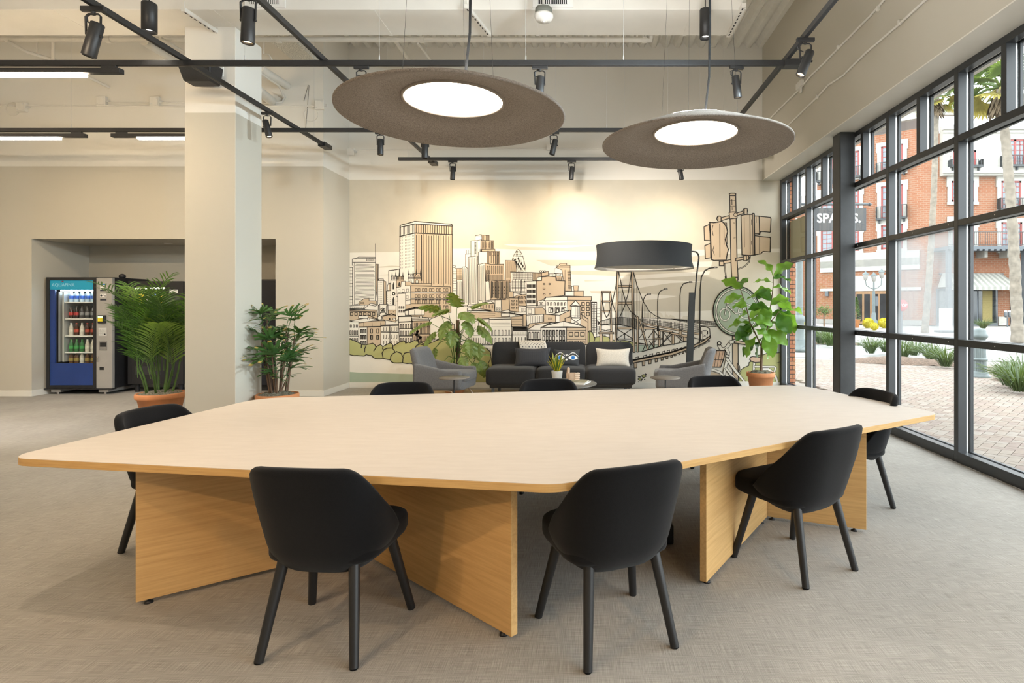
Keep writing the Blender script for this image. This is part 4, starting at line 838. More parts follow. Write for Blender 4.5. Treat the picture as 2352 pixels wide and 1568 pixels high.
# ------------------------------------------------------------------ plants
rp = random.Random(11)
def pot(e, r, h, n=40):
    MB().lathe([(0,0),(r*0.70,0),(r*0.72,0.01),(r*0.93,h*0.80),(r*1.0,h*0.81),(r*1.02,h*0.84),(r*1.02,h*0.97),(r*0.99,h),(r*0.93,h),(r*0.91,h*0.9)], n).obj('pot', K['terra'], e)
    m = MB(); m.smooth = True
    def fn(u, v):
        t = 2*math.pi*u; rr = r*0.92*v; return (rr*math.cos(t), rr*math.sin(t), h*0.93+0.05*(1-v*v)+0.018*math.sin(9*t+8*v)*v+rp.uniform(-0.012,0.012))
    m.grid(fn, 40, 12, True); m.obj('moss', K['moss'], e)
def leaflet(m, p, d, up, ln, w, droop, n=5, fold=0.25, tipcut=False, shape=0):
    d = d.normalized(); rows = []; p = p.copy()
    for i in range(n+1):
        t = i/n
        ww = w*(math.sin(math.pi*min(1,0.12+t*0.88))**0.7 if shape == 0 else (min(1, 0.35+1.6*t) if tipcut or t < 0.75 else (1-t)/0.25))
        if shape == 0 and i == n: ww = w*0.04
        sd = d.cross(up).normalized(); nr = sd.cross(d).normalized()
        rows.append((p-sd*ww+nr*ww*fold, p.copy(), p+sd*ww+nr*ww*fold)); p = p+d*(ln/n); d = (d-Vector((0,0,droop/n))).normalized()
    vs = [q for r in rows for q in r]
    m.add(vs, [(i*3+k, i*3+k+1, (i+1)*3+k+1, (i+1)*3+k) for i in range(n) for k in (0,1)])
def frond_mesh(seed, ln, npair, lw, ll):
    r = random.Random(seed); m = MB(); m.smooth = True; pts = []; p = Vector((0,0,0)); ang = 0.08
    for i in range(19):
        pts.append(p.copy()); p = p+Vector((math.sin(ang),0,math.cos(ang)))*(ln/18); ang += 0.010+0.0052*i
    m.m = 1; m.tube(pts, 0.0065, 5, 0.002); m.m = 0
    for i in range(npair):
        t = 0.20+0.79*i/(npair-1); k = t*18; j = min(int(k),17); q = pts[j].lerp(pts[j+1], k-j); tg = (pts[j+1]-pts[j]).normalized(); up = Vector((-tg.z,0,tg.x))
        L_ = ll*(math.sin(math.pi*(0.18+0.75*t))**0.6)*r.uniform(0.85,1.1)
        for s in (-1,1): leaflet(m, q, tg*r.uniform(0.55,0.75)+Vector((0,s,0))*0.7+up*0.25, up, L_, lw*r.uniform(0.8,1.1), r.uniform(0.5,0.9), 5, 0.3)
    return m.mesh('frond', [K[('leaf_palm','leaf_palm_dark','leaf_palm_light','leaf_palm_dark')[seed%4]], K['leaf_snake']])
ap = E('areca_palm', 'tall feathery areca palm in a terracotta pot beside the column', 'potted plant', (-5.47, 7.28, 0)); pot(ap, 0.27, 0.335)
fm = [frond_mesh(i, (1.25,1.1,0.95)[i%3], 24, 0.0085, 0.36) for i in range(4)]
for i in range(10):
    a = i*2.4; rr = 0.05+0.12*((i*7)%10)/10; hh = rp.uniform(0.25,0.62); q = Vector((rr*math.cos(a), rr*math.sin(a), 0.32)); t = q+Vector((0.10*math.cos(a), 0.10*math.sin(a), hh))
    MB().tube([q, q.lerp(t,0.5)+Vector((0.01,0,0)), t], 0.013, 8, 0.009).obj('cane', K['leaf_snake'], ap)
    for j in range(3):
        az = a+rp.uniform(-0.9,0.9)+j*2.2; tilt = rp.uniform(-0.20,0.28)
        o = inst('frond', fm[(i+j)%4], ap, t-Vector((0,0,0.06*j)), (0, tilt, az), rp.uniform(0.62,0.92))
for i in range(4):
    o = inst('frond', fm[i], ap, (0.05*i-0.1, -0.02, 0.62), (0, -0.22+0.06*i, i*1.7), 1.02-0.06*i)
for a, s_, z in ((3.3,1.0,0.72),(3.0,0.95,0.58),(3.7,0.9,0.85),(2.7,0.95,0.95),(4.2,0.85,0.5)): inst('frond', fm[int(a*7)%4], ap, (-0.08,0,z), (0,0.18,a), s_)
# lady palm: fans of blunt leaflets on brown canes
def fan_mesh(seed):
    r = random.Random(seed); m = MB(); m.smooth = True; n = r.choice((6,7,8))
    m.m = 0; m.tube([(0,0,0),(0.06,0,0.05),(0.16,0,0.10)], 0.004, 5); b = Vector((0.16,0,0.10))
    for i in range(n):
        a = R(-80+160*i/(n-1)+r.uniform(-6,6)); d = Vector((math.cos(a), math.sin(a), r.uniform(0.15,0.40)))
        L_ = r.uniform(0.20,0.29)*(1-0.15*abs(math.sin(a))); k = len(m.v); leaflet(m, b, d, Vector((0,0,1)), L_, 0.020, r.uniform(0.35,0.75), 6, 0.25, True, 1)
    m2 = m; tips = [i for i, f in enumerate(m.f) if False]
    return m.mesh('fan_leaf', [K['leaf_rhapis'], K['leaf_tip']])
def fan_tipped(seed):
    me = fan_mesh(seed); r = random.Random(seed)
    n = len(me.polygons); start = n-((n-14)//12)*12 if False else None
    for p in me.polygons:
        c = p.center
        if (Vector((c.x-0.16,c.y,0))).length > 0.215 and r.random() < 0.55: p.material_index = 1
    return me
lp = E('lady_palm', 'bushy lady palm with blunt fan leaves in a terracotta pot by the column side', 'potted plant', (-3.80, 6.96, 0)); pot(lp, 0.238, 0.37)
ff = [fan_tipped(40+i) for i in range(5)]
for i in range(14):
    a = i*2.4; rr = 0.03+0.10*((i*5)%8)/8; hh = 0.20+0.72*((i*3)%14)/13; q = Vector((rr*math.cos(a), rr*math.sin(a), 0.36)); t = q+Vector((0.09*math.cos(a), 0.09*math.sin(a), hh))
    MB().tube([q, q.lerp(t,0.5), t], 0.011, 7, 0.008).obj('cane', K['bark'], lp)
    for j in range(5 if hh > 0.35 else 3):
        az = a+j*2.2+rp.uniform(-0.5,0.5); inst('fan_leaf', ff[(i+j)%5], lp, t-Vector((0,0,0.05*j)), (rp.uniform(-0.25,0.25), (-0.75 if j == 0 else -0.15)+rp.uniform(-0.3,0.25), az), rp.uniform(0.82,1.1)*(0.6 if math.cos(az) < -0.2 else 1.0))
# broad leaves: outline helper
def broad_leaf(outline, nrow, ln, wave, seed, holes=()):
    m = MB(); m.smooth = True; r = random.Random(seed); ph = r.uniform(0,6)
    rows = []
    for i in range(nrow+1):
        t = i/nrow; w = outline(t); row = []
        for k in (-1,-0.66,-0.33,0,0.33,0.66,1):
            row.append(Vector((t*ln, k*w, 0.10*ln*math.sin(t*2.2)-0.30*ln*t*t+abs(k)*w*0.22+wave*math.sin(t*14+ph+(1 if k > 0 else 3))*abs(k)*w)))
        rows.append(row)
    vs = [p for rw in rows for p in rw]
    m.add(vs, [(i*7+k, i*7+k+1, (i+1)*7+k+1, (i+1)*7+k) for i in range(nrow) for k in range(6)]); return m
fig_out = lambda ln: (lambda t: ln*(0.012+0.25*(max(0,math.sin(math.pi*min(1,t)**1.22))**0.75)+0.06*math.sin(math.pi*t)*(1-0.55*math.exp(-((t-0.33)/0.1)**2))))
figm = []
for i in range(4):
    m_ = broad_leaf(fig_out(0.28), 14, 0.28, 0.28, i)
    m_.m = 0; figm.append(m_.mesh('leaf', [K['leaf_fig_dark'] if i == 1 else K['leaf_fig']]))
fg = E('fiddle_leaf_fig', 'fiddle leaf fig with broad wavy leaves in a terracotta pot by the window', 'potted plant', (2.85, 9.26, 0)); pot(fg, 0.222, 0.365)
def fp(px, py, dy=0.0): v = at(px, py, 9.26+dy); return v-Vector((2.85, 9.26, 0))
MB().tube([(0,0,0.33), fp(1748,850), fp(1749,820), fp(1749,794)], 0.024, 10, 0.018).obj('trunk', K['bark'], fg)
brs = [[fp(1749,796), fp(1736,768,-0.05), fp(1723,742,-0.1), fp(1716,712,-0.1), fp(1706,680,-0.05), fp(1700,662,0)], [fp(1749,796), fp(1755,762,0.1), fp(1765,730,0.15), fp(1772,690,0.1), fp(1776,655,0.05), fp(1776,634,0.0)], [fp(1752,785), fp(1765,745,-0.2), fp(1790,715,-0.25)]]
for b in brs: MB().tube(b, 0.013, 8, 0.006).obj('branch', K['bark'], fg)
rf = random.Random(5)
lv = [(1702,664,150,1.0),(1700,665,60,1.0),(1706,680,200,0.9),(1712,690,20,1.0),(1716,705,170,1.1),(1718,712,10,1.1),(1718,720,200,1.0),(1722,735,-10,1.0),(1724,742,190,1.1),(1726,748,230,1.0),(1736,765,160,0.9),(1730,755,-40,1.1),(1740,772,240,1.2),(1745,785,215,1.2),(1744,780,290,1.1),
 (1776,634,120,1.2),(1777,634,40,1.2),(1776,640,0,1.2),(1776,650,170,1.0),(1775,660,-15,1.2),(1774,668,190,1.0),(1772,690,150,1.1),(1772,690,-20,1.2),(1770,700,30,1.1),(1768,712,200,1.2),(1766,722,-10,1.3),(1764,735,-35,1.3),(1762,742,210,1.2),(1758,760,-40,1.2),(1756,770,250,1.3),(1755,775,-60,1.2),(1790,715,0,1.2),(1790,717,-50,1.3),(1785,722,-70,1.2),(1780,730,-25,1.1),(1757,768,280,1.1),(1770,705,260,1.3),(1722,736,260,1.2),(1760,752,100,1.0)]
for i, (px, py, ang, s_) in enumerate(lv):
    base = fp(px, py, rf.uniform(-0.15,0.12)); a = R(ang); depth = rf.uniform(-0.9,0.5)
    d = Vector((math.cos(a), depth, math.sin(a)*0.9+0.1)).normalized(); q = d.to_track_quat('X', 'Z'); e_ = q.to_euler()
    o = inst('leaf', figm[i%4], fg, base, e_, s_*rf.uniform(1.05,1.28)); 
    o.rotation_euler = (q @ Matrix.Rotation(rf.uniform(-0.9,0.9), 3, 'X').to_quaternion()).to_euler()
# split leaf plant behind the armchair
def mon_leaf(seed):
    m = MB(); m.smooth = True; r = random.Random(seed); n = 30; ln = 0.34; pts = []
    for side in (1,-1):
        prev = None
        for i in range(n+1):
            t = i/n; w = ln*0.46*(math.sin(math.pi*(t**0.65))**0.7)+0.002; lob = 0.62+0.38*(1 if math.sin(t*26+0.5) > -0.35 else 0.0); w *= lob if 0.15 < t < 0.92 else 1
            x = t*ln-0.05*ln; bend = -0.35*ln*t*t; c_ = Vector((x,0,bend)); mid = Vector((x-0.02*t,side*w*0.55,bend+0.02)); ed = Vector((x+0.03*(1-t),side*w,bend-0.03))
            if prev: m.add([prev[0],c_,mid,prev[1]], [(0,1,2,3) if side > 0 else (3,2,1,0)]); m.add([prev[1],mid,ed,prev[2]], [(0,1,2,3) if side > 0 else (3,2,1,0)])
            prev = (c_, mid, ed)
    return m.mesh('leaf', K['leaf_mon'])
mo = E('split_leaf_plant', 'tall split leaf plant with drooping leaves behind the left armchair', 'potted plant', (-2.20, 9.46, 0)); pot(mo, 0.21, 0.36)
ml = [mon_leaf(i) for i in range(3)]
def mp_(px, py, dy=0): return at(px, py, 9.46+dy)-Vector((-2.20,9.46,0))
MB().tube([(0,0,0.33), mp_(1051,850), mp_(1052,790), mp_(1051,735)], 0.034, 10, 0.03).obj('moss_pole', K['bark'], mo)
mlv = [(1050,705,90,-0.5,1.2),(1010,712,150,-0.4,1.2),(1085,708,40,-0.4,1.1),(990,742,185,-0.5,1.3),(1100,735,-10,-0.5,1.2),(1000,765,215,-0.6,1.1),(1070,740,-40,-0.8,1.0),(1098,752,-25,-0.2,1.2),(1030,740,230,-0.9,1.1),(1095,790,-75,-0.7,0.9),(1078,782,-80,-0.8,1.0),(1000,800,250,-0.5,0.8),(1040,762,270,-0.9,0.9),(1105,830,-60,-0.4,0.9),(1060,720,-5,-0.9,1.1),(1030,715,170,-0.9,1.1),(985,815,240,-0.3,0.8),(1060,820,-50,-0.9,0.7),(1040,825,220,-0.9,0.7),(1020,830,200,-0.6,0.6),(1085,835,-30,-0.6,0.7),(1120,845,-50,-0.2,0.7),(1105,815,20,-0.3,0.6)]
for i, (px, py, ang, dy, s_) in enumerate(mlv):
    a = R(ang); b = mp_(px, py, dy*0.35); d = Vector((math.cos(a), dy, math.sin(a))).normalized(); q = d.to_track_quat('X', 'Z')
    inst('leaf', ml[i%3], mo, b, (q @ Matrix.Rotation(rf.uniform(-0.5,0.5),3,'X').to_quaternion()).to_euler(), s_*0.86)
    s0 = Vector((0.02*math.cos(a),-0.03,0.45+0.12*(i%6))); MB().tube([s0, s0.lerp(b,0.5)+Vector((0,0,0.07)), b], 0.007, 6, 0.004).obj('stalk', K['leaf_snake'], mo)
# ------------------------------------------------------------------ the mural: flat print on the wall
MC = {'w':(0.74,0.71,0.64), 't':(0.53,0.42,0.30), 'b':(0.56,0.52,0.43), 'g':(0.40,0.40,0.17), 's':(0.36,0.43,0.33), 'k':(0.03,0.026,0.022), 'p':(0.60,0.41,0.29), 'l':(0.42,0.50,0.42), 'c':(0.66,0.62,0.53)}
MK = list(MC); MMATS = [mat('mural_ink_'+n, MC[c], 0.8, noise=0.03, scale=4) for c, n in zip(MK, ('white','tan','beige','leaf','sage','line','pink','water','cloud'))]
KW = YB/1300; mural = MB(); T = [0,0,1.0]; cells = {}
def tf(p): return (T[0]+p[0]/T[2], T[1]+p[1]/T[2])
def zoom(ox, oy, s): T[:] = [ox, oy, s]
def put(c, pts):
    pts = [(min(max(x, 803.5), 1790.5), min(max(y, 413.5), 878)) for x, y in pts]
    x0 = min(p[0] for p in pts); x1 = max(p[0] for p in pts); y0 = min(p[1] for p in pts); y1 = max(p[1] for p in pts)
    if x1-x0 < 0.05 or y1-y0 < 0.05: return
    ks = [(i, j) for i in range(int(x0//10), int(x1//10)+1) for j in range(int(y0//10), int(y1//10)+1)]
    d = 1+max((cells.get(k, 0) for k in ks), default=0) if c != 'k' else max(1, max((cells.get(k, 0) for k in ks), default=0))
    if c == 'k':
        d = max(d, 1); ky = d+0.5
    else:
        ky = d
        for k in ks: cells[k] = d
    y = YB-0.002-0.00022*ky
    a = sum(pts[i][0]*pts[(i+1)%len(pts)][1]-pts[(i+1)%len(pts)][0]*pts[i][1] for i in range(len(pts)))
    if a > 0: pts = pts[::-1]
    mural.m = MK.index(c); mural.add([((x-1347)*KW, y, H+(702-yy)*KW) for x, yy in pts], [tuple(range(len(pts)))])
def seg(a, b, w, c='k'):
    dx, dy = b[0]-a[0], b[1]-a[1]; l = math.hypot(dx, dy)
    if l < 0.2: return
    ex, ey = dx/l*w*0.35, dy/l*w*0.35; nx, ny = -dy/l*w/2, dx/l*w/2
    put(c, [(a[0]-ex+nx,a[1]-ey+ny),(b[0]+ex+nx,b[1]+ey+ny),(b[0]+ex-nx,b[1]+ey-ny),(a[0]-ex-nx,a[1]-ey-ny)])
def Lr(pts, w=1.2, c='k'):
    for a, b in zip(pts, pts[1:]): seg(a, b, w, c)
def L(pts, w=1.2, c='k'): Lr([tf(p) for p in pts], w, c)
def P(c, pts, w=1.2, close=True):
    q = [tf(p) for p in pts]; put(c, q)
    if w: Lr(q+[q[0]] if close else q, w)
def bil(q, u, v): return tuple((q[0][i]*(1-u)+q[1][i]*u)*(1-v)+(q[3][i]*(1-u)+q[2][i]*u)*v for i in (0,1))
rm = random.Random(21)
def V(q, n, w=0.9, top=0.0, bot=1.0):
    for i in range(n):
        u = (i+0.5)/n; L([bil(q,u,top+rm.uniform(0,0.03)), bil(q,u+rm.uniform(-0.006,0.006),bot-rm.uniform(0,0.06))], w*rm.uniform(0.7,1.25))
def Hl(q, n, w=0.9):
    for i in range(n):
        v = (i+0.5)/n; L([bil(q,rm.uniform(0,0.05),v), bil(q,1-rm.uniform(0,0.05),v)], w*rm.uniform(0.7,1.2))
def W(q, nx, ny, fx=0.5, fy=0.6, mode='o', w=0.8):
    for j in range(ny):
        for i in range(nx):
            c = [bil(q,(i+0.5+a*fx/2)/nx,(j+0.5+b*fy/2)/ny) for a, b in ((-1,-1),(1,-1),(1,1),(-1,1))]
            if mode == 'f': put('k', [tf(p) for p in c])
            elif mode == 'L': L([c[1],c[2],c[3]], w)
            elif mode == 'n': L([c[3],c[0],c[1]], w*1.3); L([c[1],c[2]], w)
            else: L(c+[c[0]], w)
def ell(cx, cy, rx, ry, a0=0, a1=360, n=28): return [(cx+rx*math.cos(R(a0+(a1-a0)*i/n)), cy+ry*math.sin(R(a0+(a1-a0)*i/n))) for i in range(n+(0 if a1-a0 == 360 else 1))]
def quad(x0,y0,x1,y1): return [(x0,y0),(x1,y0),(x1,y1),(x0,y1)]
def tubeL(pts, wo, wi, c='w'): L(pts, wo); q = [tf(p) for p in pts]; [ (cells.__setitem__(k, cells.get(k,0)+1)) for p in q for k in [(int(p[0]//10)+i, int(p[1]//10)+j) for i in (-1,0,1) for j in (-1,0,1)] ]; L(pts, wi, c)
zoom(0,0,1)
P('w', quad(803,578,1791,878), 0)
P('b', [(803.5,413.5),(1790,413.5),(1790,640),(1640,690),(1640,715),(1380,715),(1340,640),(1180,577),(1100,576),(803.5,580)], 0)
for c, pts in (('w',[(1010,572),(1100,570),(1340,578),(1680,572),(1791,571),(1791,579),(1640,584),(1480,600),(1340,597),(1040,597)]),
  ('w',[(1157,562),(1180,560),(1270,563),(1366,563),(1300,569),(1190,567)]),('w',[(1240,556),(1290,554),(1326,555),(1280,558)]),
  ('w',[(1040,604),(1300,611),(1640,600),(1640,612),(1350,622),(1180,620),(1040,612)]),('w',[(1200,626),(1420,634),(1640,622),(1640,630),(1400,645),(1200,640)]),
  ('w',[(1300,648),(1480,642),(1620,646),(1540,650),(1420,668),(1300,668)]),('w',[(1330,676),(1450,672),(1570,681),(1470,690),(1330,700)]),
  ('w',[(1200,660),(1400,676),(1380,720),(1200,720)]),('b',[(803,617),(900,610),(918,611),(918,613),(860,615)]),('b',[(860,632),(918,628),(918,632)]),
  ('b',[(1640,560),(1790,555),(1790,570),(1640,571)]),('w',[(1560,716),(1640,712),(1791,700),(1791,878),(1560,878)]),('b',[(1640,584),(1791,581),(1791,700),(1650,712),(1560,716),(1480,712),(1500,690),(1620,668)])): P(c, pts, 0)
zoom(790,480,6.031)
P('w', quad(75,810,120,1330)); Hl(quad(78,830,118,1320), 11); L([(98,815),(98,1320)],0.7)
P('t', [(437,762),(478,765),(475,980),(440,1265)]); V([(440,770),(476,770),(472,1100),(440,1240)],3)
P('w', [(118,692),(155,684),(205,664),(437,666),(437,738),(437,1270),(120,1330),(128,780),(118,780)]); L([(118,738),(437,738)],1.4); L([(160,684),(437,684)]); L([(145,738),(145,1320)],0.9)
Hl([(160,755),(428,765),(428,1245),(150,1265)], 26, 0.8); W(quad(305,688,425,722), 6, 1, 0.45, 0.8); L([(434,480),(436,665)],0.9)
P('w', [(480,992),(482,968),(548,970),(550,992)]); P('w', quad(468,992,552,1330)); P('t', [(552,992),(582,1005),(586,1330),(556,1330)]); W(quad(475,1005,550,1300), 4, 12, 0.35, 0.3, 'f')
P('w', [(622,852),(690,845),(770,830),(770,1010),(622,1030)], 1.8)
P('w', [(775,240),(985,205),(985,1010),(775,1010)], 1.6); P('t', [(985,205),(1500,235),(1506,1185),(985,1060)], 1.8); P('w', [(780,228),(985,172),(1495,212),(1503,238),(985,207),(782,252)], 2.2)
V([(778,256),(980,215),(980,328),(778,372)], 11, 1.2); V([(990,212),(1500,240),(1500,350),(990,328)], 16, 1.8); L([(773,380),(985,332),(1503,356)], 2.4)
V([(990,345),(1500,362),(1500,1080),(990,1020)], 15, 1.7); W([(780,375),(980,345),(980,810),(780,835)], 10, 11, 0.22, 0.55, 'f')
def spire(x, y0, y1): P('k', [(x-9,y1),(x-5,y1-(y1-y0)*0.5),(x,y0),(x+5,y1-(y1-y0)*0.5),(x+9,y1)], 0)
P('w', [(650,985),(730,985),(730,1100),(720,1330),(590,1330),(590,1135),(650,1130)]); P('t', [(730,985),(830,985),(832,1085),(730,1085)]); P('w', quad(660,925,735,985)); P('t', quad(735,930,828,985))
for x in (668,718,766,818): spire(x, 862, 940)
W(quad(662,930,826,980), 9, 1, 0.4, 0.7); P('k', ell(690,1172,24,26), 0); P('w', ell(690,1172,11,12), 0.6); P('k', [(676,1110),(676,1050),(688,1005),(700,1050),(700,1110)], 0); P('k', [(674,1330),(674,1250),(688,1210),(702,1250),(702,1330)], 0); P('k',[(755,1070),(757,1030),(770,1005),(782,1030),(784,1070)],0); W(quad(595,1150,655,1320),3,6,0.3,0.4,'f'); P('w',[(600,1130),(605,1060),(620,1025),(640,1060),(645,1130)]); P('t',quad(628,1040,645,1130),0.7)
P('w', quad(890,900,972,1025)); P('t', quad(972,890,1072,1030)); 
for x in (900,958,1002,1062): spire(x, 828, 912)
L([(890,945),(1072,945)],1.6); L([(890,965),(1072,962)],1.2); P('w',[(995,1025),(998,990),(1012,970),(1028,990),(1030,1025)]); P('w',[(915,1020),(918,990),(926,978),(936,990),(938,1020)],0.8); W(quad(892,905,1070,940),8,1,0.4,0.7,'f')
P('w', [(725,1090),(790,1075),(795,1005),(850,998),(850,1062),(925,1062),(932,1400),(730,1490)]); P('t', [(850,1010),(920,1008),(945,1030),(1210,1030),(1210,1062),(850,1062)]); P('t', [(925,1062),(1475,1078),(1482,1430),(930,1430)], 1.6)
for q in ([(930,1143),(1500,1158),(1500,1172),(930,1158)], [(930,1236),(1490,1240),(1490,1254),(930,1250)]): P('w', q, 1.2)
for (y0,y1,md) in ((1100,1142,'o'),(1184,1230,'o'),(1256,1315,'n'),(1338,1380,'n')):
    for i in range(5): W(quad(985+i*97,y0,1060+i*97,y1), 2, 1, 0.72, 0.9, md, 1.1)
W([(735,1110),(910,1095),(910,1150),(735,1170)], 3,1,0.5,0.7); W([(740,1205),(905,1190),(905,1245),(740,1255)],3,1,0.5,0.7); L([(725,1165),(920,1148)]); L([(725,1275),(925,1258)])
P('w',[(745,1335),(765,1305),(815,1305),(820,1330),(850,1330),(850,1550),(748,1550)]); P('t',[(850,1325),(900,1325),(900,1400),(850,1400)]); W(quad(755,1350,840,1450),3,2,0.45,0.55,'n')
L([(725,1090),(725,1500)],1.6); P('t',[(210,1290),(280,1240),(350,1235),(350,1270),(450,1270),(455,1330),(215,1330)]); W(quad(225,1285,285,1315),3,1,0.6,0.7)
zoom(1030,520,5.6)
P('w', [(60,520),(105,545),(105,1020),(60,1020)]); Hl(quad(62,560,104,1000), 14); P('t', [(105,540),(178,538),(178,695),(105,695)]); Hl(quad(106,560,176,690),5); L([(150,545),(150,680)],1.5); P('w',ell(75,515,18,14),1)
P('w', [(108,690),(185,685),(192,1030),(108,1030)]); V([(110,700),(185,700),(190,1000),(110,1000)],6,0.72)
P('t', [(735,435),(868,440),(868,600),(820,730),(735,700)], 0.8); V([(740,445),(866,450),(850,650),(740,680)], 12, 0.5)
P('w', [(820,430),(835,385),(860,335),(880,308),(897,297),(915,306),(940,345),(962,400),(985,490),(1000,592),(880,592),(868,450)])
for i in range(5): L([(880+22*i,385+14*i),(872+26*i,520+14*i)],0.7); L([(832+6*i,400+10*i),(905+18*i,590)],0.7)
for i in range(5): P('k',[(852+18*i,425+30*i),(862+18*i,408+30*i),(872+18*i,425+30*i),(862+18*i,446+30*i)],0); P('k',[(888+19*i,412+32*i),(900+19*i,390+32*i),(912+19*i,415+32*i),(900+19*i,440+32*i)],0)
L([(846,380),(960,385)],1.2); W(quad(862,310,935,375),4,2,0.3,0.6)
P('w', [(180,522),(250,515),(262,1020),(188,1020)]); V([(185,530),(250,525),(258,1000),(190,1000)],5,0.78)
P('w', [(220,355),(290,350),(290,560),(220,520)]); V(quad(222,360,288,300.00),3,1.0)
P('w', [(345,120),(410,105),(430,108),(430,200),(345,200)]); V(quad(348,125,428,117.00),6,1.1); P('t', [(430,110),(525,116),(525,190),(430,190)]); V(quad(432,118,523,186),6,1.4)
P('w', [(290,185),(360,180),(425,172),(425,520),(290,400)]); V([(292,190),(424,180),(424,480),(292,390)],7,0.66); W(quad(335,200,360,350),2,9,0.5,0.5); P('t', [(425,178),(582,182),(582,300),(425,300)]); V(quad(428,185,580,296),8,1.5); W(quad(432,200,575,280),4,3,0.5,0.5)
P('w', [(255,395),(380,378),(390,1020),(262,1020)]); V([(258,400),(380,385),(388,1000),(264,1000)],9,0.84)
P('w', [(385,330),(500,315),(500,500),(385,500)]); V(quad(388,330,498,294.00),8,1.3); P('t', [(430,295),(600,292),(600,320),(430,322)]); P('t', [(500,318),(662,322),(664,490),(500,490)]); V(quad(503,325,660,480),7,2.0); W(quad(520,330,655,375),4,1,0.5,0.9)
P('w', [(380,490),(470,472),(482,970),(380,990)]); V([(384,500),(470,490),(478,960),(384,970)],7,0.84); P('t', [(470,472),(560,490),(712,485),(716,705),(480,705)], 1.5); W(quad(492,505,700,610), 8, 1, 0.42, 0.9,'o',1.1); W(quad(500,620,700,690), 8, 1, 0.42, 0.95,'o',1.1)
P('w', [(475,705),(525,692),(545,692),(545,945),(480,955)]); V(quad(480,712,540,558.00),5,1.3); P('t', [(525,690),(640,700),(785,690),(792,935),(540,945)], 1.5); V(quad(545,705,785,925),15,2.0); W(quad(560,760,770,880),6,3,0.25,0.3)
P('w', [(805,588),(1085,592),(1085,700),(1000,720),(1000,885),(800,840)]); V(quad(822,600,1080,690),18,0.8); Hl(quad(822,600,1080,690),4,0.7); P('t', [(1085,592),(1200,600),(1200,695),(1085,695)]); V(quad(1088,600,1198,690),9,0.9)
V(quad(808,680,995,830),5,1.0); Hl(quad(805,700,995,860),9,0.9); L([(800,585),(1200,600)],2.0); L([(935,690),(935,860)],1.6)
P('w', [(1250,610),(1440,605),(1440,635),(1250,640)]); V(quad(1255,612,1440,634),10,0.8); P('t',[(1200,600),(1230,590),(1285,575),(1285,630),(1200,640)])
for x in (1185,1212,1240): P('w', ell(x,578,12,12),0.9)
P('w', [(1385,510),(1440,500),(1475,610),(1360,600),(1360,545),(1385,545)]); P('t', [(1440,475),(1520,478),(1520,500),(1565,502),(1565,560),(1582,830),(1500,830),(1460,560),(1390,530)]); Hl([(1530,565),(1575,565),(1580,820),(1545,820)],18,1.3); L([(1500,560),(1500,820)],1.0); L([(1390,520),(1568,522)],2.0); P('t',quad(1435,475,1522,500)); P('t',[(1380,640),(1465,640),(1465,690),(1380,690)]); W(quad(1385,655,1460,685),4,2,0.4,0.6)
P('w', [(975,705),(1130,700),(1130,1015),(1005,1020),(1000,720)]); W(quad(1010,735,1120,1000), 6, 4, 0.45, 0.55, 'n', 1.3); P('w', [(1140,655),(1200,645),(1200,695),(1140,695)]); P('t', [(1130,700),(1200,695),(1200,650),(1290,640),(1380,648),(1385,695),(1500,700),(1495,860),(1490,890),(1250,912),(1215,945),(1155,960),(1150,1015),(1130,1020)], 1.8)
for x, y in ((1230,740),(1302,740),(1230,800),(1232,873),(1306,873)): L(ell(x,y,13,10,0,360,10)+[(x+13,y)],1.2)
P('w', [(1150,960),(1215,945),(1245,960),(1245,1020),(1150,1020)]); W(quad(1160,975,1225,1010),2,1,0.5,0.9,'o',1.2)
P('w', quad(1585,770,1615,832)); P('t', [(1608,762),(1672,762),(1666,832),(1615,832)]); P('w', [(1500,838),(1615,832),(1615,895),(1500,892)]); P('t', [(1615,830),(1738,830),(1735,900),(1615,895)])
P('w', [(1245,955),(1530,945),(1535,1120),(1255,1132)]); P('t', [(1535,945),(1830,955),(1838,1350),(1535,1350)]); P('w', [(1255,912),(1530,900),(1530,950),(1230,955)], 1.5); P('t', [(1530,900),(1842,902),(1838,952),(1530,948)], 1.6)
W(quad(1255,975,1525,1020),6,1,0.35,0.8,'n',1.4); W(quad(1275,1040,1525,1110),3,1,0.65,0.9,'o',1.6); W(quad(1295,1055,1510,1110),3,1,0.4,0.8,'n',1.8); W(quad(1700,965,1825,1160),2,3,0.55,0.65,'o',1.8)
P('t', quad(780,840,836,915)); P('t', [(845,905),(900,880),(1000,870),(1005,1025),(850,1015)]); W(quad(890,890,1000,1000),3,2,0.5,0.55,'n',1.4)
P('w', [(600,945),(680,942),(682,1095),(600,1095)]); P('t', [(680,940),(785,930),(788,1065),(690,1090)]); P('t', [(782,918),(900,920),(906,1100),(788,1088)], 1.6); W(quad(800,940,895,1070),3,3,0.4,0.5,'n',1.0); W(quad(655,918,740,945),6,1,0.6,0.8); W(quad(610,1040,675,1090),2,2,0.6,0.7)
P('t', [(415,1000),(590,990),(598,1100),(415,1075)]); W(quad(430,1010,585,1060),4,1,0.25,0.7); P('w', [(245,1010),(390,995),(545,960),(590,985),(415,1002),(245,1032)]); P('w', [(380,995),(400,950),(440,955),(440,990)],1.0)
P('t', [(255,1105),(620,1100),(780,1112),(790,1170),(520,1185),(260,1195)], 1.5); Hl([(380,1110),(610,1105),(610,1160),(380,1165)],2,0.8); P('w', quad(680,1115,782,1158)); P('w',[(245,1050),(300,1045),(545,1075),(530,1085),(300,1075),(245,1090)]); L([(310,1078),(548,1078)],3)
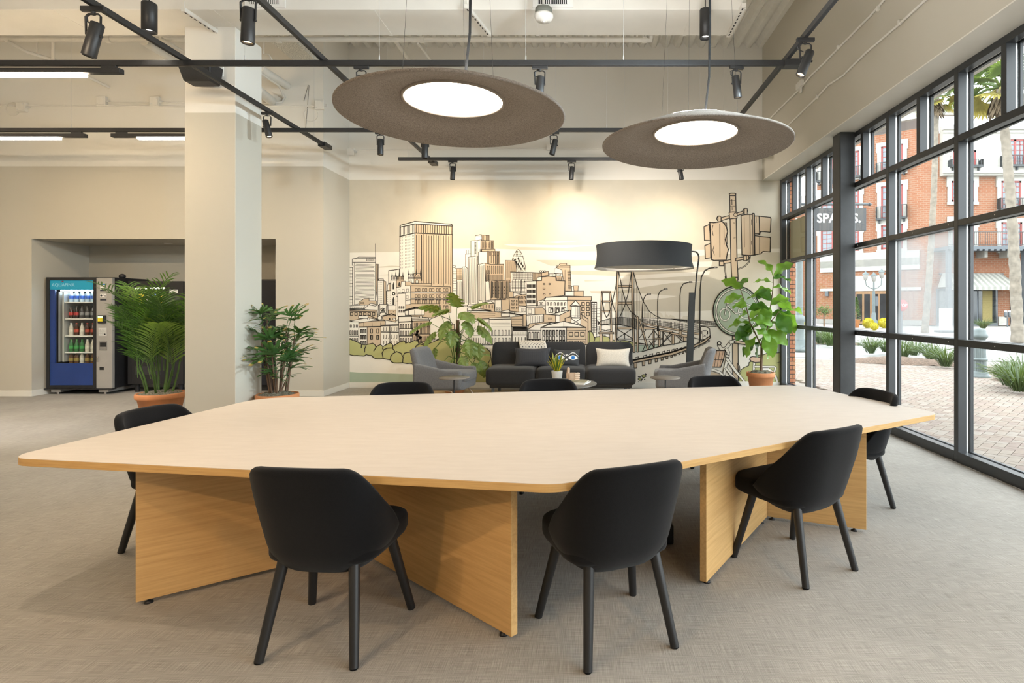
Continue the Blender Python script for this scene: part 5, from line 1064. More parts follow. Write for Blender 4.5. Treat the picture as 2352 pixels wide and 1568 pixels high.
P('w', [(900,1035),(1005,1030),(1010,1105),(905,1098)]); W(quad(935,1050,1000,1095),2,1,0.6,0.9); P('w', [(1005,1040),(1110,1045),(1112,1145),(1005,1145)]); W(quad(1020,1060,1075,1120),1,1,0.8,0.9); P('t', [(1110,1045),(1215,1040),(1250,1090),(1255,1135),(1112,1140)])
P('w', [(850,1105),(1000,1100),(1000,1130),(860,1140)]); L([(780,1110),(950,1140)],3)
P('w', [(1000,1140),(1225,1128),(1225,1245),(1010,1275)], 1.6); V(quad(1010,1150,1220,1240),7,0.9); P('t', [(1225,1128),(1380,1140),(1380,1235),(1225,1235)], 1.6); W(quad(1280,1170,1330,1200),2,1,0.5,0.8); P('w', quad(1380,1140,1435,1230), 1.6); P('t', [(1435,1140),(1570,1075),(1572,1255),(1435,1235)], 1.6); P('w', [(1320,1130),(1480,1090),(1570,1075),(1430,1142)], 1.6)
P('t', [(1500,1180),(1700,1125),(1795,1190),(1795,1520),(1700,1520),(1500,1300)], 1.8); L([(1720,1180),(1790,1230)])
P('w', quad(1575,1180,1703,1268)); L([(1580,1185),(1700,1265)],1.5); L([(1700,1185),(1580,1265)],1.5); P('w', [(1580,1025),(1690,1025),(1692,1175),(1578,1170)], 1.6); L([(1665,1030),(1665,1165)]); L([(1640,1035),(1640,1160)],0.6); P('w', [(1566,1022),(1637,950),(1702,1028),(1640,1018)], 1.8); L([(1560,1150),(1720,1150),(1720,1180),(1560,1175)],1.2); W(quad(1562,1152,1718,1178),9,1,0.1,1,'f')
P('t', [(1040,1250),(1225,1230),(1330,1230),(1200,1295),(1020,1315)], 1.4); P('w', [(1012,1332),(1120,1262),(1320,1235),(1190,1300),(1190,1338)], 1.6); P('w', [(1015,1335),(1190,1335),(1190,1520),(1020,1520)]); W(quad(1025,1355,1180,1440),4,1,0.5,0.9,'n',1.4); L([(1020,1450),(1185,1450)],3); W(quad(1025,1460,1180,1520),4,1,0.5,0.9,'n',1.4)
P('w', [(1190,1300),(1520,1300),(1520,1520),(1190,1520)], 2); W(quad(1205,1335,1505,1400),7,1,0.5,0.9,'n',2.2); W(quad(1205,1405,1505,1465),7,1,0.55,0.9,'o',1.8); W(quad(1205,1465,1505,1520),7,1,0.5,0.9,'n',2.4); P('t', [(1520,1300),(1770,1300),(1770,1520),(1520,1520)], 1.8); W(quad(1540,1355,1760,1415),3,1,0.65,0.8,'o',1.8); L([(1520,1450),(1768,1450)],1.4); W(quad(1540,1465,1760,1530),3,1,0.65,0.8,'o',1.8); L([(1520,1340),(1768,1335)],1.2)
P('w', [(1188,1297),(1300,1260),(1482,1220),(1640,1255),(1770,1297),(1520,1290)], 2); L([(1485,1225),(1485,1285)])
P('t', [(805,1165),(960,1150),(962,1285),(815,1285)]); Hl(quad(812,1175,955,1275),3,1.0); P('t', [(960,1130),(1003,1130),(1003,1285),(960,1285)], 1.8)
P('w', [(825,1290),(1012,1285),(1008,1520),(820,1520)]); W(quad(832,1300,1008,1345),9,1,0.5,0.9,'n',2.0); W(quad(828,1355,1005,1390),16,1,0.2,0.9,'f'); L([(820,1395),(1008,1395)],1.6); W(quad(830,1425,1000,1490),4,1,0.45,0.9,'L',2.2)
P('w', [(525,1175),(805,1165),(818,1520),(525,1520)]); L([(522,1195),(808,1190)],2.0); Hl(quad(545,1230,800,1300),3,0.5); W(quad(540,1330,805,1400),6,1,0.32,0.9,'o',1.0); L([(525,1405),(815,1400)],1.0); W(quad(540,1430,810,1520),6,1,0.32,0.9,'o',1.0); P('w', [(265,1195),(525,1188),(525,1520),(265,1520)]); W(quad(280,1230,515,1310),6,1,0.35,0.9,'L',1.2); L([(265,1400),(525,1395)],1.2); W(quad(280,1430,515,1510),8,1,0.35,0.9,'L',1.4)
P('w', [(1838,975),(1908,975),(1908,1400),(1845,1340)]); V(quad(1840,985,1906,1340),4,0.9); Hl(quad(1840,985,1906,1340),15,0.9); L([(1838,972),(1908,975)],1.8)
P('w', quad(1910,1050,1940,1330), 0.7); Hl(quad(1912,1055,1938,1320),10,0.7); P('g', [(1795,1360),(1830,1340),(1860,1370),(1870,1440),(1900,1415),(1940,1420),(1960,1450),(2016,1400),(2016,1560),(1795,1560)], 1.5); L([(1830,1345),(1850,1400),(1830,1450),(1860,1490)],1.3)
zoom(790,700,7.838)
P('t', [(100,85),(340,90),(600,100),(615,275),(100,285)], 1.4); L([(100,110),(590,128)],2.0); W(quad(100,138,575,190),6,1,0.55,0.9,'o',1.7); P('w', [(100,20),(370,2),(370,72),(100,78)]); V(quad(105,40,360,72),14,0.8); L([(100,70),(380,78)],1.4); P('w',[(370,70),(480,-30),(620,0),(620,95),(380,85)]); L([(460,0),(560,20),(600,10)],1.4)
P('w', [(640,-10),(795,-10),(795,185),(640,205)]); L([(650,160),(705,75),(760,165)],1.6); L([(660,80),(700,55),(740,80)],1.5); L([(670,150),(705,110),(745,150)],1.2); W(quad(660,60,750,150),4,3,0.4,0.3,'L',1.2); P('w',[(620,185),(625,20),(640,-20),(650,20),(648,190)]); P('w',[(765,165),(768,20),(778,-10),(790,20),(795,165)])
P('t', quad(798,95,938,185)); W(quad(820,105,915,145),2,1,0.25,0.5,'f'); P('t', [(690,215),(860,165),(938,195),(938,310),(700,265)], 1.2); L([(700,195),(860,160),(940,190)],2.0); P('k',[(812,270),(815,240),(825,232),(836,240),(838,270)],0); P('w',[(885,265),(885,245),(908,235),(930,250),(930,275)],1.0); P('w',[(612,270),(610,215),(640,195),(680,205),(682,265)],1.2)
P('w', [(940,-150),(985,-150),(985,250),(935,300)], 1.2)
P('t', [(1230,-20),(1720,-20),(1700,95),(1640,235),(1230,210),(1110,100),(1110,5)], 1.0); P('w', [(970,-200),(1112,-205),(1112,205),(975,205)]); W(quad(985,15,1095,150),3,2,0.45,0.55,'n',1.4)
P('w', [(1095,95),(1300,70),(1452,85),(1450,182),(1105,185)]); L([(1110,98),(1270,55),(1455,50)],4.5); V(quad(1110,100,1445,180),3,1.4)
P('w', [(100,290),(440,230),(640,275),(320,325)], 1.4); P('t', [(270,325),(520,290),(730,282),(748,295),(745,385),(270,395)], 1.6); V(quad(280,320,740,385),3,0.8); P('w',quad(265,195,438,245),1.2); L([(430,230),(430,270)]); L([(465,235),(465,272)]); L([(440,180),(640,275)],2)
P('w', [(100,305),(270,305),(270,650),(100,650)], 1.3); W(quad(100,355,262,410),3,1,0.4,0.8,'o',1.6); W(quad(100,460,260,540),4,1,0.5,0.9,'o',1.7); Hl(quad(100,552,262,580),2,1.1); W(quad(100,600,260,650),4,1,0.5,0.9,'o',1.5)
P('w', [(272,395),(425,392),(425,730),(272,690)], 1.3); W(quad(295,440,412,510),3,1,0.45,0.9,'n',1.6); W(quad(290,545,412,620),3,1,0.5,0.9,'n',2.0); W(quad(300,650,412,700),3,1,0.5,0.9,'n',1.6)
P('t', [(420,392),(672,385),(668,750),(420,730)], 1.3); L([(275,405),(670,395)],1.6); W(quad(440,430,670,510),2,1,0.30,0.9,'o',2.0); W(quad(440,545,670,625),2,1,0.34,0.85,'o',2.0); L([(490,545),(490,620)],1.4); L([(618,548),(618,618)],1.4)
P('w', [(670,365),(990,352),(1000,730),(665,750)], 1.4); L([(670,380),(995,368)],2.2); L([(828,385),(832,700)],1.6); L([(680,488),(980,492)],2.2); 
for (y0,y1) in ((408,470),(535,600),(650,712)): W(quad(690,y0,975,y1),6,1,0.3,0.95,'L',1.2)
P('w', [(985,205),(1215,195),(1242,665),(1000,690)], 1.6); L([(985,210),(1220,205)],2.4); L([(1000,310),(1232,300)],2.6)
for (y0,y1) in ((345,425),(465,555),(600,670)): W(quad(1005,y0,1235,y1),5,1,0.38,0.92,'n',1.3); L([(1000,y1+5),(1235,y1+3)],2.2)
P('t', [(1240,290),(1542,285),(1552,770),(1250,690)], 1.5); P('w', [(1222,242),(1520,232),(1545,285),(1232,292)], 1.4); L([(1225,262),(1530,255)],1.2); P('w',[(1360,235),(1370,200),(1405,200),(1415,235)],1.4)
for (y0,y1) in ((325,395),(410,520),(565,660)): V(quad(1265,y0,1540,y1),11,1.6); L([(1255,y1+6),(1550,y1+4)],1.8)
L([(1330,470),(1300,540),(1380,590),(1320,650)],4.5); L([(1345,465),(1320,530),(1395,580)],2.0)
P('w', [(1550,260),(1720,190),(1900,260),(1950,330),(1950,760),(1555,780)], 1.4); W(quad(1575,580,1650,640),2,2,0.5,0.7,'n',1.4); P('k',[(1835,350),(2000,345),(2000,520),(1850,520)],0); P('t',[(1850,360),(1985,355),(1985,505),(1865,510)],0)
gb = [(100,620),(135,615),(150,630),(205,650),(290,690),(320,710),(400,720),(440,708),(520,690),(560,715),(580,760),(615,735),(660,712),(705,750),(760,720),(835,682),(870,705),(890,740),(960,695),(1000,672),(1090,645),(1115,690),(1160,668),(1195,680),(1270,640),(1340,655),(1345,690),(1400,680),(1450,705),(1490,745),(1560,780),(1620,720),(1660,640),(1720,600),(1800,560),(2100,520),(2100,1120),(1250,1060),(1190,1050),(1140,1055),(1060,1040),(970,1045),(900,1042),(860,1025),(840,990),(720,965),(670,970),(590,970),(540,950),(500,910),(440,905),(405,892),(370,920),(300,915),(240,910),(180,912),(100,895)]
P('g', gb, 2.0)
for pts in ([(400,740),(378,790),(375,850)],[(580,765),(560,800),(540,830)],[(705,750),(700,790),(715,815),(690,870),(705,940)],[(715,810),(780,780),(870,775),(905,815),(920,850)],[(840,985),(845,930),(880,880),(950,840),(1030,870),(1068,940),(1060,1030)],[(880,740),(885,770)],[(1075,915),(1090,870),(1140,855),(1190,850)],[(1285,775),(1310,730),(1370,705),(1430,720),(1480,755)],[(315,770),(320,715)]): L(pts, 2.2)
P('s', [(100,1205),(300,1220),(1250,1245),(1600,1240),(1600,1395),(100,1395)], 0)
zoom(780,400,3.015)
P('g', [(600,1180),(700,1140),(790,1150),(860,1190),(905,1235),(935,1215),(985,1195),(1020,1205),(1045,1230),(1050,1270),(1075,1440),(600,1440)], 1.8); L([(925,1250),(940,1280),(930,1300)],1.2); L([(1045,1280),(1030,1310),(1040,1350)],1.6)
zoom(1360,600,6.03)
P('c', [(540,800),(560,760),(600,700),(660,700),(700,705),(760,720),(830,702),(930,700),(970,730),(985,770),(1005,770),(1010,690),(1020,690),(1022,740),(1040,735),(1060,770),(1080,740),(1120,755),(1160,785),(1240,790),(1260,760),(1340,755),(1400,790),(1500,800),(1500,1000),(540,900)], 0)
P('w', [(700,900),(1500,950),(1800,880),(1800,1320),(550,1320),(550,930)], 0)
P('w', [(0,570),(65,575),(52,1065),(0,1010)]); V(quad(5,580,60,1000),3,1.0); Hl(quad(2,580,60,1000),13,1.0); P('w', quad(66,655,105,900),0.7); Hl(quad(68,660,102,830),4,0.8); P('k',[(70,810),(105,840),(105,870),(75,890)],0)
P('l', [(560,1160),(1000,1155),(780,1220),(690,1250),(560,1250)], 1.0)
P('g', [(-40,960),(10,990),(30,1060),(60,1050),(100,1040),(150,1030),(230,1050),(250,1075),(330,1100),(450,1092),(560,1120),(720,1140),(580,1140),(560,1180),(-40,1180)], 1.6); L([(10,1000),(40,1070),(20,1130)],1.6)
for q in ([(125,415),(145,415),(128,970),(106,970)], [(240,415),(258,415),(278,970),(256,970)], quad(130,413,258,432), quad(135,545,250,563), quad(130,682,258,700), [(90,980),(300,980),(300,1002),(90,1002)], quad(105,1002,142,1150), quad(245,1002,284,1150)): P('t', q, 1.3)
L([(120,940),(270,975)],1.0); L([(265,940),(120,970)],1.0); L(ell(185,905,60,30,180,330,10),1.0)
for q in (quad(355,122,550,147), quad(352,333,548,360), quad(345,563,555,597)): P('t', q, 1.5)
P('t',[(350,910),(560,910),(560,940),(350,935)],1.5)
for q in ([(346,108),(366,108),(348,890),(338,1160),(312,1160),(326,890)], [(545,112),(566,112),(582,890),(592,1260),(570,1260),(560,890)]): P('t', q, 1.8)
for pts in ([(352,120),(330,340),(272,600),(225,740),(200,778),(170,720),(148,580),(135,430)], [(565,130),(625,340),(700,540),(790,690),(870,750),(950,785)], [(370,150),(420,400),(470,580),(530,690),(610,755)], [(545,150),(500,440),(450,620),(385,770)], [(258,430),(275,560),(320,700)]): L(pts, 1.8)
for i in range(16):
    x = 590+22*i; t = (x-565)/385; yc = 130+655*(1-(1-t)**2.2) if t < 1 else 785; L([(x,yc),(x,785)],0.5)
for i in range(13): x = 372+17*i; L([(x,420+12*i if i < 11 else 700),(x,770)],0.5)
L([(110,830),(250,790),(400,774),(550,785),(620,800)],1.3); L([(110,880),(250,866),(400,878),(550,912),(625,945)],1.8)
V([(115,825),(340,780),(340,870),(115,880)],18,0.8); V([(345,776),(615,798),(620,935),(345,872)],26,1.0)
P('w', [(690,780),(1100,800),(1490,885),(1490,1010),(700,855)], 1.2); V([(700,785),(1485,890),(1485,990),(700,845)], 46, 1.0); 
for f in (0.25,0.55,0.8): L([bil([(700,785),(1485,890),(1485,990),(700,845)],0,f), bil([(700,785),(1485,890),(1485,990),(700,845)],1,f)],1.0)
P('w', [(1100,797),(1720,835),(1720,905),(1490,890),(1100,800)], 1.0); W([(1120,800),(1720,838),(1720,900),(1120,805)],44,3,0.9,0.9,'o',0.8)
P('w', [(700,855),(1490,1020),(1490,1080),(1240,1010),(920,935),(700,885)], 1.6); P('t', [(700,848),(1490,995),(1490,1022),(700,868)], 1.3); P('t',[(930,945),(1110,965),(1110,990),(930,965)],1.3); P('t',[(650,895),(880,925),(880,940),(650,940)],1.3)
for q in (quad(918,960,942,1175), quad(1105,990,1138,1150), quad(1262,1045,1300,1108), quad(845,945,862,1190), [(1070,980),(1330,1020),(1330,1060),(1070,1000)], quad(1200,955,1240,1050)): P('t', q, 1.5)
P('k', quad(895,895,925,965), 0); P('k', quad(700,860,715,930),0); P('k', quad(972,975,988,1165),0); P('k',ell(1218,1035,12,20),0)
for a, b in (((655,1060),(740,950)),((780,1060),(850,960)),((860,960),(935,1060)),((870,1110),(940,1010)),((985,980),(1090,1120)),((1090,980),(990,1110)),((790,1100),(860,1190)),((850,1100),(790,1190)),((1145,1010),(1250,1105)),((1240,1050),(1200,1130)),((760,1100),(700,1240)),((945,1165),(1100,1010)),((345,935),(560,1070)),((560,930),(345,1070)),((345,1080),(480,1160)),((560,1090),(450,1150)),((450,990),(450,1070))): L([a,b],1.6)
L([(335,1075),(560,1075)],2.0); L([(650,1080),(860,1080)],1.0); P('t',quad(860,1062,970,1080),1.2)
P('t', [(600,760),(622,757),(642,775),(640,1255),(620,1255),(622,790)], 1.6); P('t', [(645,800),(665,800),(785,1222),(762,1222)], 1.5)
L([(690,1250),(780,1225),(900,1190),(1020,1160),(1100,1150),(1200,1130),(1300,1105),(1400,1105)],1.8)
P('w', [(1500,925),(1510,900),(1565,905),(1625,930),(1635,1055),(1580,1092),(1500,1085)], 1.8); P('w', quad(1530,960,1590,1080),1.3); P('k', quad(1505,960,1518,1005),0); P('k', quad(1592,965,1604,1008),0); L([(1530,1050),(1590,1010)],1.0); L([(1530,1010),(1590,1055)],1.0); P('k',quad(1530,955,1575,968),0)
for i, x in enumerate((600,712,800,888,968,1036,1100,1150,1210,1260,1300)):
    y = 1400-0.238*(x-570); w = 46-2.6*i; h = 82-5.2*i; P('t', [(x-w/2,y),(x+w/2,y-8),(x+w/2-4,y+h),(x-w/2+4,y+h+4)], 1.7); P('w',[(x-w/2+20,y-60+2*i),(x+w/2+20,y-72+2*i),(x+w/2+20,y-45+2*i),(x-w/2+20,y-35+2*i)],1.6)
for i in range(14): x = 1400+17*i; y = 1185-0.45*(x-1400); P('k', [(x,y),(x+7,y-4),(x+6,y+52-2*i),(x-2,y+56-2*i)], 0)
P('t', [(560,1375),(1100,1262),(1400,1165),(1540,1095),(1632,1030),(1640,1050),(1560,1125),(1410,1195),(1110,1300),(560,1410)], 2.4); L([(560,1368),(1100,1256),(1400,1158)],3.6)
P('w', ell(1500,1105,14,10),1.0)
for pts in ([(690,830),(700,600),(715,520),(740,470),(785,452)],[(910,960),(907,560),(915,470),(940,415),(1010,382)],[(1217,1010),(1217,480),(1228,370),(1265,310),(1350,287)],[(1485,1130),(1495,400),(1512,220),(1560,130),(1620,97),(1690,86)]): L(pts, 2.2 if pts[0][0] < 1400 else 3.0)
for x, y in ((790,452),(1020,381),(1364,287),(1710,84)): P('w', [(x-20,y-7),(x+20,y-5),(x+22,y+6),(x-20,y+7)], 1.4)
L([(1345,1390),(1300,1560)],0)if False else None
zoom(1440,740,5.6)
for i in range(9): P('k', ell(150+18*(i%3)+60*(i//5),700+22*(i%4)-30*(i//5),10,8,0,360,8),0); 
L([(180,760),(240,660)],1.6); P('g',ell(215,690,26,20,0,360,10),1.4); P('g',ell(165,730,22,18,0,360,10),1.4)
zoom(1600,640,6.272)
P('l', [(1000,880),(1205,880),(1205,1075),(1095,1045),(1000,990)], 1.4); P('w', [(930,1010),(985,975),(1040,985),(1100,1045),(1000,1085),(930,1110)], 1.6); P('g', [(610,1360),(640,1310),(680,1280),(750,1250),(755,1205),(800,1180),(840,1140),(890,1100),(960,1095),(1020,1070),(1070,1045),(1110,1052),(1130,1068),(1205,1065),(1205,1500),(610,1500)], 1.8)
L([(640,1340),(620,1380)],1.2); L([(1150,1215),(1200,1200)],1.2)
zoom(1600,420,7.125)
P('t', [(540,190),(638,190),(645,480),(660,1240),(680,1580),(575,1580),(560,1240),(545,480)], 2.4); P('t', [(532,180),(560,170),(620,170),(642,182),(632,210),(540,210)], 2.2); L([(550,290),(635,290)],1.0); L([(550,380),(635,380)],1.0); L([(575,275),(578,360)],1.6); L([(580,400),(582,450)],1.2); L([(600,655),(628,657)],1.0); L([(605,900),(635,898)],1.0)
P('t', [(385,572),(530,535),(530,580),(400,620)], 2.0); P('t', [(640,502),(765,458),(772,498),(640,545)], 2.0); P('t', [(530,485),(590,475),(660,480),(660,575),(540,590)], 2.2); P('t', ell(635,522,28,30,0,360,16),1.4)
for x, y in ((375,585),(805,460)): P('t', ell(x-8,y,36,42,0,360,16), 2.2); P('t', quad(x-24,y-38,x+22,y+55), 1.6)
P('t', [(120,718),(205,682),(232,945),(128,938)], 2.2); P('t', [(135,1025),(228,990),(230,1225),(142,1238)], 2.2); P('t', [(455,655),(490,655),(498,1000),(470,1000)], 1.6)
P('t', [(215,645),(280,652),(415,630),(450,665),(490,730),(505,800),(490,860),(468,925),(490,1020),(518,1090),(500,1160),(482,1265),(280,1268),(238,1252),(225,950)], 2.6); L([(378,670),(380,1210)],1.8); L([(270,690),(250,760),(270,860)],1.4); L([(285,1030),(265,1100),(290,1180)],1.4); L([(445,690),(450,1010)],1.0); L([(222,700),(245,1230)],1.6)
P('t', [(945,540),(1025,545),(1205,565),(1216,590),(1206,800),(1200,808),(1085,795),(1045,798),(1020,832),(945,835)], 2.2); P('t', [(950,862),(1075,880),(1200,892),(1208,905),(1202,1130),(1085,1122),(1050,1160),(950,1178)], 2.2); L([(1022,548),(1030,830)],2.4); L([(975,560),(975,650)],1.0); L([(1030,890),(1030,1150)],1.8); P('k',[(1020,840),(1050,800),(1040,850),(950,858)],0)
P('t', [(725,532),(800,518),(900,515),(920,500),(942,505),(952,1180),(850,1188),(740,1178)], 2.4); L([(778,570),(782,1050)],1.2); L([(870,530),(875,1165)],1.8); L([(915,520),(922,1170)],1.6); L([(935,520),(942,1170)],1.4); L([(895,600),(900,690)],1.2); L([(895,950),(898,1010)],1.2)
P('t', [(430,1278),(562,1255),(562,1302),(440,1322)], 2.0); P('t', [(640,1232),(770,1208),(772,1252),(640,1278)], 2.0); P('t', quad(370,1285,442,1355), 2.2); P('t', ell(822,1225,34,40,0,360,16), 2.0); P('t', quad(768,1195,815,1270), 1.6); L([(455,1330),(460,1440),(475,1570)],1.4); L([(470,1330),(476,1440),(490,1570)],1.4); L([(872,1190),(850,1290),(780,1360),(680,1402)],1.3); L([(884,1192),(862,1300),(790,1372),(682,1420)],1.3)
zoom(1600,640,6.272)
L([(408,-30),(418,20),(440,50)],1.6); L([(420,-40),(432,15),(452,40)],1.6)
P('t', [(510,-20),(592,-20),(600,1490),(520,1490)], 2.4)
P('s', ell(572,465,335,358,0,360,48), 2.8); P('w', ell(575,465,310,332,0,360,48), 1.2); P('s', ell(578,465,288,310,0,360,48), 1.2)
def ring(cx, cy, rx, ry, w):
    q = ell(cx,cy,rx,ry,0,360,28); L(q+[q[0]], w+1.4); q2 = [tf(p) for p in q]
    for p in q2:
        for i in (-1,0,1):
            for j in (-1,0,1): k = (int(p[0]//10)+i, int(p[1]//10)+j); cells[k] = cells.get(k, 0)
    L(q+[q[0]], w, 'w')
ring(405,515,72,86,2.6); ring(705,470,105,100,2.6)
for pts in ([(405,515),(440,360),(570,340),(600,330)], [(440,380),(560,500),(700,475),(600,340)], [(440,360),(425,320),(470,300)], [(600,330),(640,300)]): L(pts, 3.4); L(pts, 2.0, 'w')
tubeL([(322,925),(325,960),(345,1000),(385,1018),(425,1000),(460,950),(490,915),(540,898)], 9.0, 6.2); P('w',ell(325,930,26,24,0,360,14),2.0); P('t',[(540,880),(600,890),(730,920),(725,955),(600,932),(545,925)],2.0); P('w',quad(525,875,570,895),1.8)
P('p', [(150,1030),(410,1035),(385,1160),(345,1272),(150,1268)], 2.4); V([(170,1035),(405,1040),(345,1265),(165,1265)],5,1.0); L([(150,1158),(385,1168)],1.4)
tubeL([(425,1015),(455,1060),(445,1120),(400,1330),(390,1420)], 7.5, 5.2); tubeL([(440,1160),(560,1330),(690,1500)], 7.5, 5.2); tubeL([(420,1290),(510,1400),(600,1500)], 6.5, 4.4); P('w',[(420,1090),(468,1100),(462,1135),(415,1125)],1.8); P('w',[(575,1475),(740,1475),(740,1500),(570,1500)],0)
P('t', [(150,1340),(260,1350),(390,1410),(390,1500),(150,1500)], 0); tubeL([(150,1300),(240,1312),(330,1345),(390,1400)], 6.5, 4.4); P('t',[(590,1215),(615,1260),(620,1310),(600,1330)],1.8)
tubeL([(830,1185),(822,1320)], 6, 4); tubeL([(840,1265),(1120,1268),(1140,1280),(1115,1345)], 5, 3.2); tubeL([(960,1300),(1030,1300),(1090,1340),(1140,1420),(1160,1490)], 6.5, 4.4); P('p', [(762,1160),(775,1130),(805,1120),(930,1130),(930,1200),(840,1205),(790,1190)], 2.0)
mo_ = mural.obj('city_mural', MMATS); tag(mo_, 'hand drawn city skyline mural in black line, tan and green on the back wall', 'mural')
# ------------------------------------------------------------------ outside
GZ = -0.05
K['brick'] = mat('red_brick', (0.36,0.14,0.07), 0.9, noise=0.25, scale=7, bump=0.3, bscale=60); K['brick2'] = mat('pale_red_brick', (0.40,0.19,0.10), 0.9, noise=0.25, scale=7, bump=0.3, bscale=60)
K['mortar'] = mat('grey_mortar', (0.05,0.042,0.036), 1.0, noise=0.1, scale=30)
def facade_brick():
    m = mat('orange_brick_wall', (0.6,0.3,0.2), 0.9); nt, N, L_, b = nodes(m)
    tc = N.new('ShaderNodeTexCoord'); sx = N.new('ShaderNodeSeparateXYZ'); L_.new(tc.outputs['Object'], sx.inputs[0]); cx = N.new('ShaderNodeCombineXYZ'); L_.new(sx.outputs['X'], cx.inputs[0]); L_.new(sx.outputs['Z'], cx.inputs[1])
    t = N.new('ShaderNodeTexBrick'); t.inputs['Scale'].default_value = 1; t.inputs['Brick Width'].default_value = 0.42; t.inputs['Row Height'].default_value = 0.16; t.inputs['Mortar Size'].default_value = 0.018
    t.inputs['Color1'].default_value = (0.20,0.074,0.035,1); t.inputs['Color2'].default_value = (0.22,0.09,0.045,1); t.inputs['Mortar'].default_value = (0.225,0.15,0.105,1)
    L_.new(cx.outputs[0], t.inputs['Vector']); L_.new(t.outputs['Color'], b.inputs['Base Color']); return m
K['fbrick'] = facade_brick()
K['stone'] = mat('cream_stone', (0.36,0.345,0.31), 0.8, noise=0.05, scale=3); K['red_wood'] = mat('red_window_wood', (0.20,0.035,0.03), 0.5, noise=0.1, scale=8); K['tan_wood'] = mat('tan_door_wood', (0.22,0.12,0.055), 0.5, noise=0.15, scale=6, stretch=(1,1,0.2))
K['far_glass'] = mat('reflective_far_glass', (0.10,0.12,0.14), 0.08, spec=0.8, noise=0.2, scale=1.2); K['shop_glass'] = mat('dark_shop_glass', (0.02,0.024,0.026), 0.08, spec=0.6, noise=0.4, scale=0.9); K['iron'] = mat('black_iron', (0.025,0.028,0.03), 0.5, noise=0.1)
K['gsteel'] = mat('grey_painted_steel', (0.075,0.085,0.095), 0.5, noise=0.1); K['street_paint'] = mat('grey_green_street_iron', (0.095,0.115,0.115), 0.5, noise=0.12, scale=9)
K['curtain'] = mat('pale_curtain', (0.35,0.35,0.33), 0.8, noise=0.1, scale=3, stretch=(8,1,0.3))
# brick pier just outside the end of the window wall
pr = E('brick_pier', 'narrow red brick pier just outside the last window', 'pier', (3.577, 9.95, GZ))
MB().box(0.005, 0.005, 0, 0.094, 0.44, 4.3).obj('mortar_core', K['mortar'], pr)
def brk(w, d): return [MB().box(0,0,0,w,d,0.062).mesh('brick', K[k]) for k in ('brick','brick2')]
full, half = brk(0.099, 0.21), brk(0.0455, 0.10)
rb = random.Random(9)
for r in range(56):
    z = 0.005+r*0.075
    if r % 2 == 0:
        inst('brick', full[rb.randint(0,1)], pr, (rb.uniform(-0.002,0.002), rb.uniform(-0.003,0.002), z)); inst('brick', full[rb.randint(0,1)], pr, (rb.uniform(-0.002,0.002), 0.222, z))
    else:
        for x in (0.0, 0.0535): inst('brick', half[rb.randint(0,1)], pr, (x, rb.uniform(-0.003,0.002), z))
        inst('brick', full[rb.randint(0,1)], pr, (rb.uniform(-0.002,0.002), 0.112, z))
# ground
def ground_mat():
    m = mat('sidewalk_concrete', (0.26,0.24,0.22), 0.9, noise=0.08, scale=0.8, bump=0.1, bscale=30); return m
K['road'] = mat('pale_road', (0.24,0.235,0.225), 0.9, noise=0.08, scale=1.2, bump=0.1, bscale=60)
K['paver_bed'] = mat('paver_joint_sand', (0.15,0.125,0.10), 1.0, noise=0.15, scale=20)
pv = [mat('paver_'+n, c, 0.9, noise=0.12, scale=9) for n, c in (('pink',(0.17,0.128,0.10)),('buff',(0.18,0.145,0.115)),('rose',(0.16,0.118,0.096)),('cream',(0.19,0.158,0.13)))]
gr = tag(MB().box(-14, -8, GZ-0.25, 75, 75, GZ-0.05).obj('ground', ground_mat()), kind='structure')
gr.location = (0,0,0)
# keep the ground outside the building: ground lies 10 cm below the room slab
rd = MB(); rd.prism([(6,17.0),(40,8.0),(75,2),(75,31),(40,31),(6,37)], GZ-0.05, GZ-0.03); tag(rd.obj('road', K['road']), kind='structure')
pf = tag(MB().prism([(XW+0.16,-4),(12,-4),(22,4),(13,13.2),(6,16.2),(XW+0.1,16.5)], GZ-0.05, GZ-0.012).obj('pavement', K['paver_bed']), kind='structure')
bw, bh = 0.20, 0.10; cand = []
def inpoly(x, y): return x > XW+0.17 and x < 9.5 and y > 3.0 and y < 15.2 and y < 17.5-0.42*x and not (x < 4.25 and y > 9.8)
ca, sa = math.cos(R(45)), math.sin(R(45))
for i in range(-10, 190):
    for j in range(-150, 120):
        # herringbone of 2:1 pavers
        m_ = (i+j) % 4 if True else 0
        if m_ == 0: u, v, o_ = i*bh, j*bh, 0
        elif m_ == 2: u, v, o_ = i*bh, j*bh, 1
        else: continue
        if o_ == 0: cu, cv = u+bh, v+bh/2
        else: cu, cv = u+bh/2, v+bh
        x = cu*ca-cv*sa; y = cu*sa+cv*ca
        if inpoly(x, y):
            px = 1347+1300*x/y
            if px < 2460: cand.append((-(y*y*y), x, y, o_))
cand.sort(reverse=True)
pms = [MB().box(-bw/2+0.003,-bh/2+0.003,0,bw/2-0.003,bh/2-0.003,0.03).mesh('paver', pv[k]) for k in range(4)]
mats4 = MB(); 
for n_, (_, x, y, o_) in enumerate(cand):
    k = rb.randint(0,3); ang = R(45)+(R(90) if o_ else 0)
    if n_ < 300: inst('paver', pms[k], pf, (x, y, GZ-0.02+rb.uniform(-0.001,0.001)), (0,0,ang))
    else:
        c, s = math.cos(ang), math.sin(ang); z = GZ+0.01; mats4.m = k; zb = GZ-0.012
        q = [(x+c*a-s*b, y+s*a+c*b) for a, b in ((-bw/2+0.004,-bh/2+0.004),(bw/2-0.004,-bh/2+0.004),(bw/2-0.004,bh/2-0.004),(-bw/2+0.004,bh/2-0.004))]
        mats4.add([(a,b,z) for a,b in q]+[(a,b,zb) for a,b in q], [(0,1,2,3),(0,4,5,1),(1,5,6,2),(2,6,7,3),(3,7,4,0)])
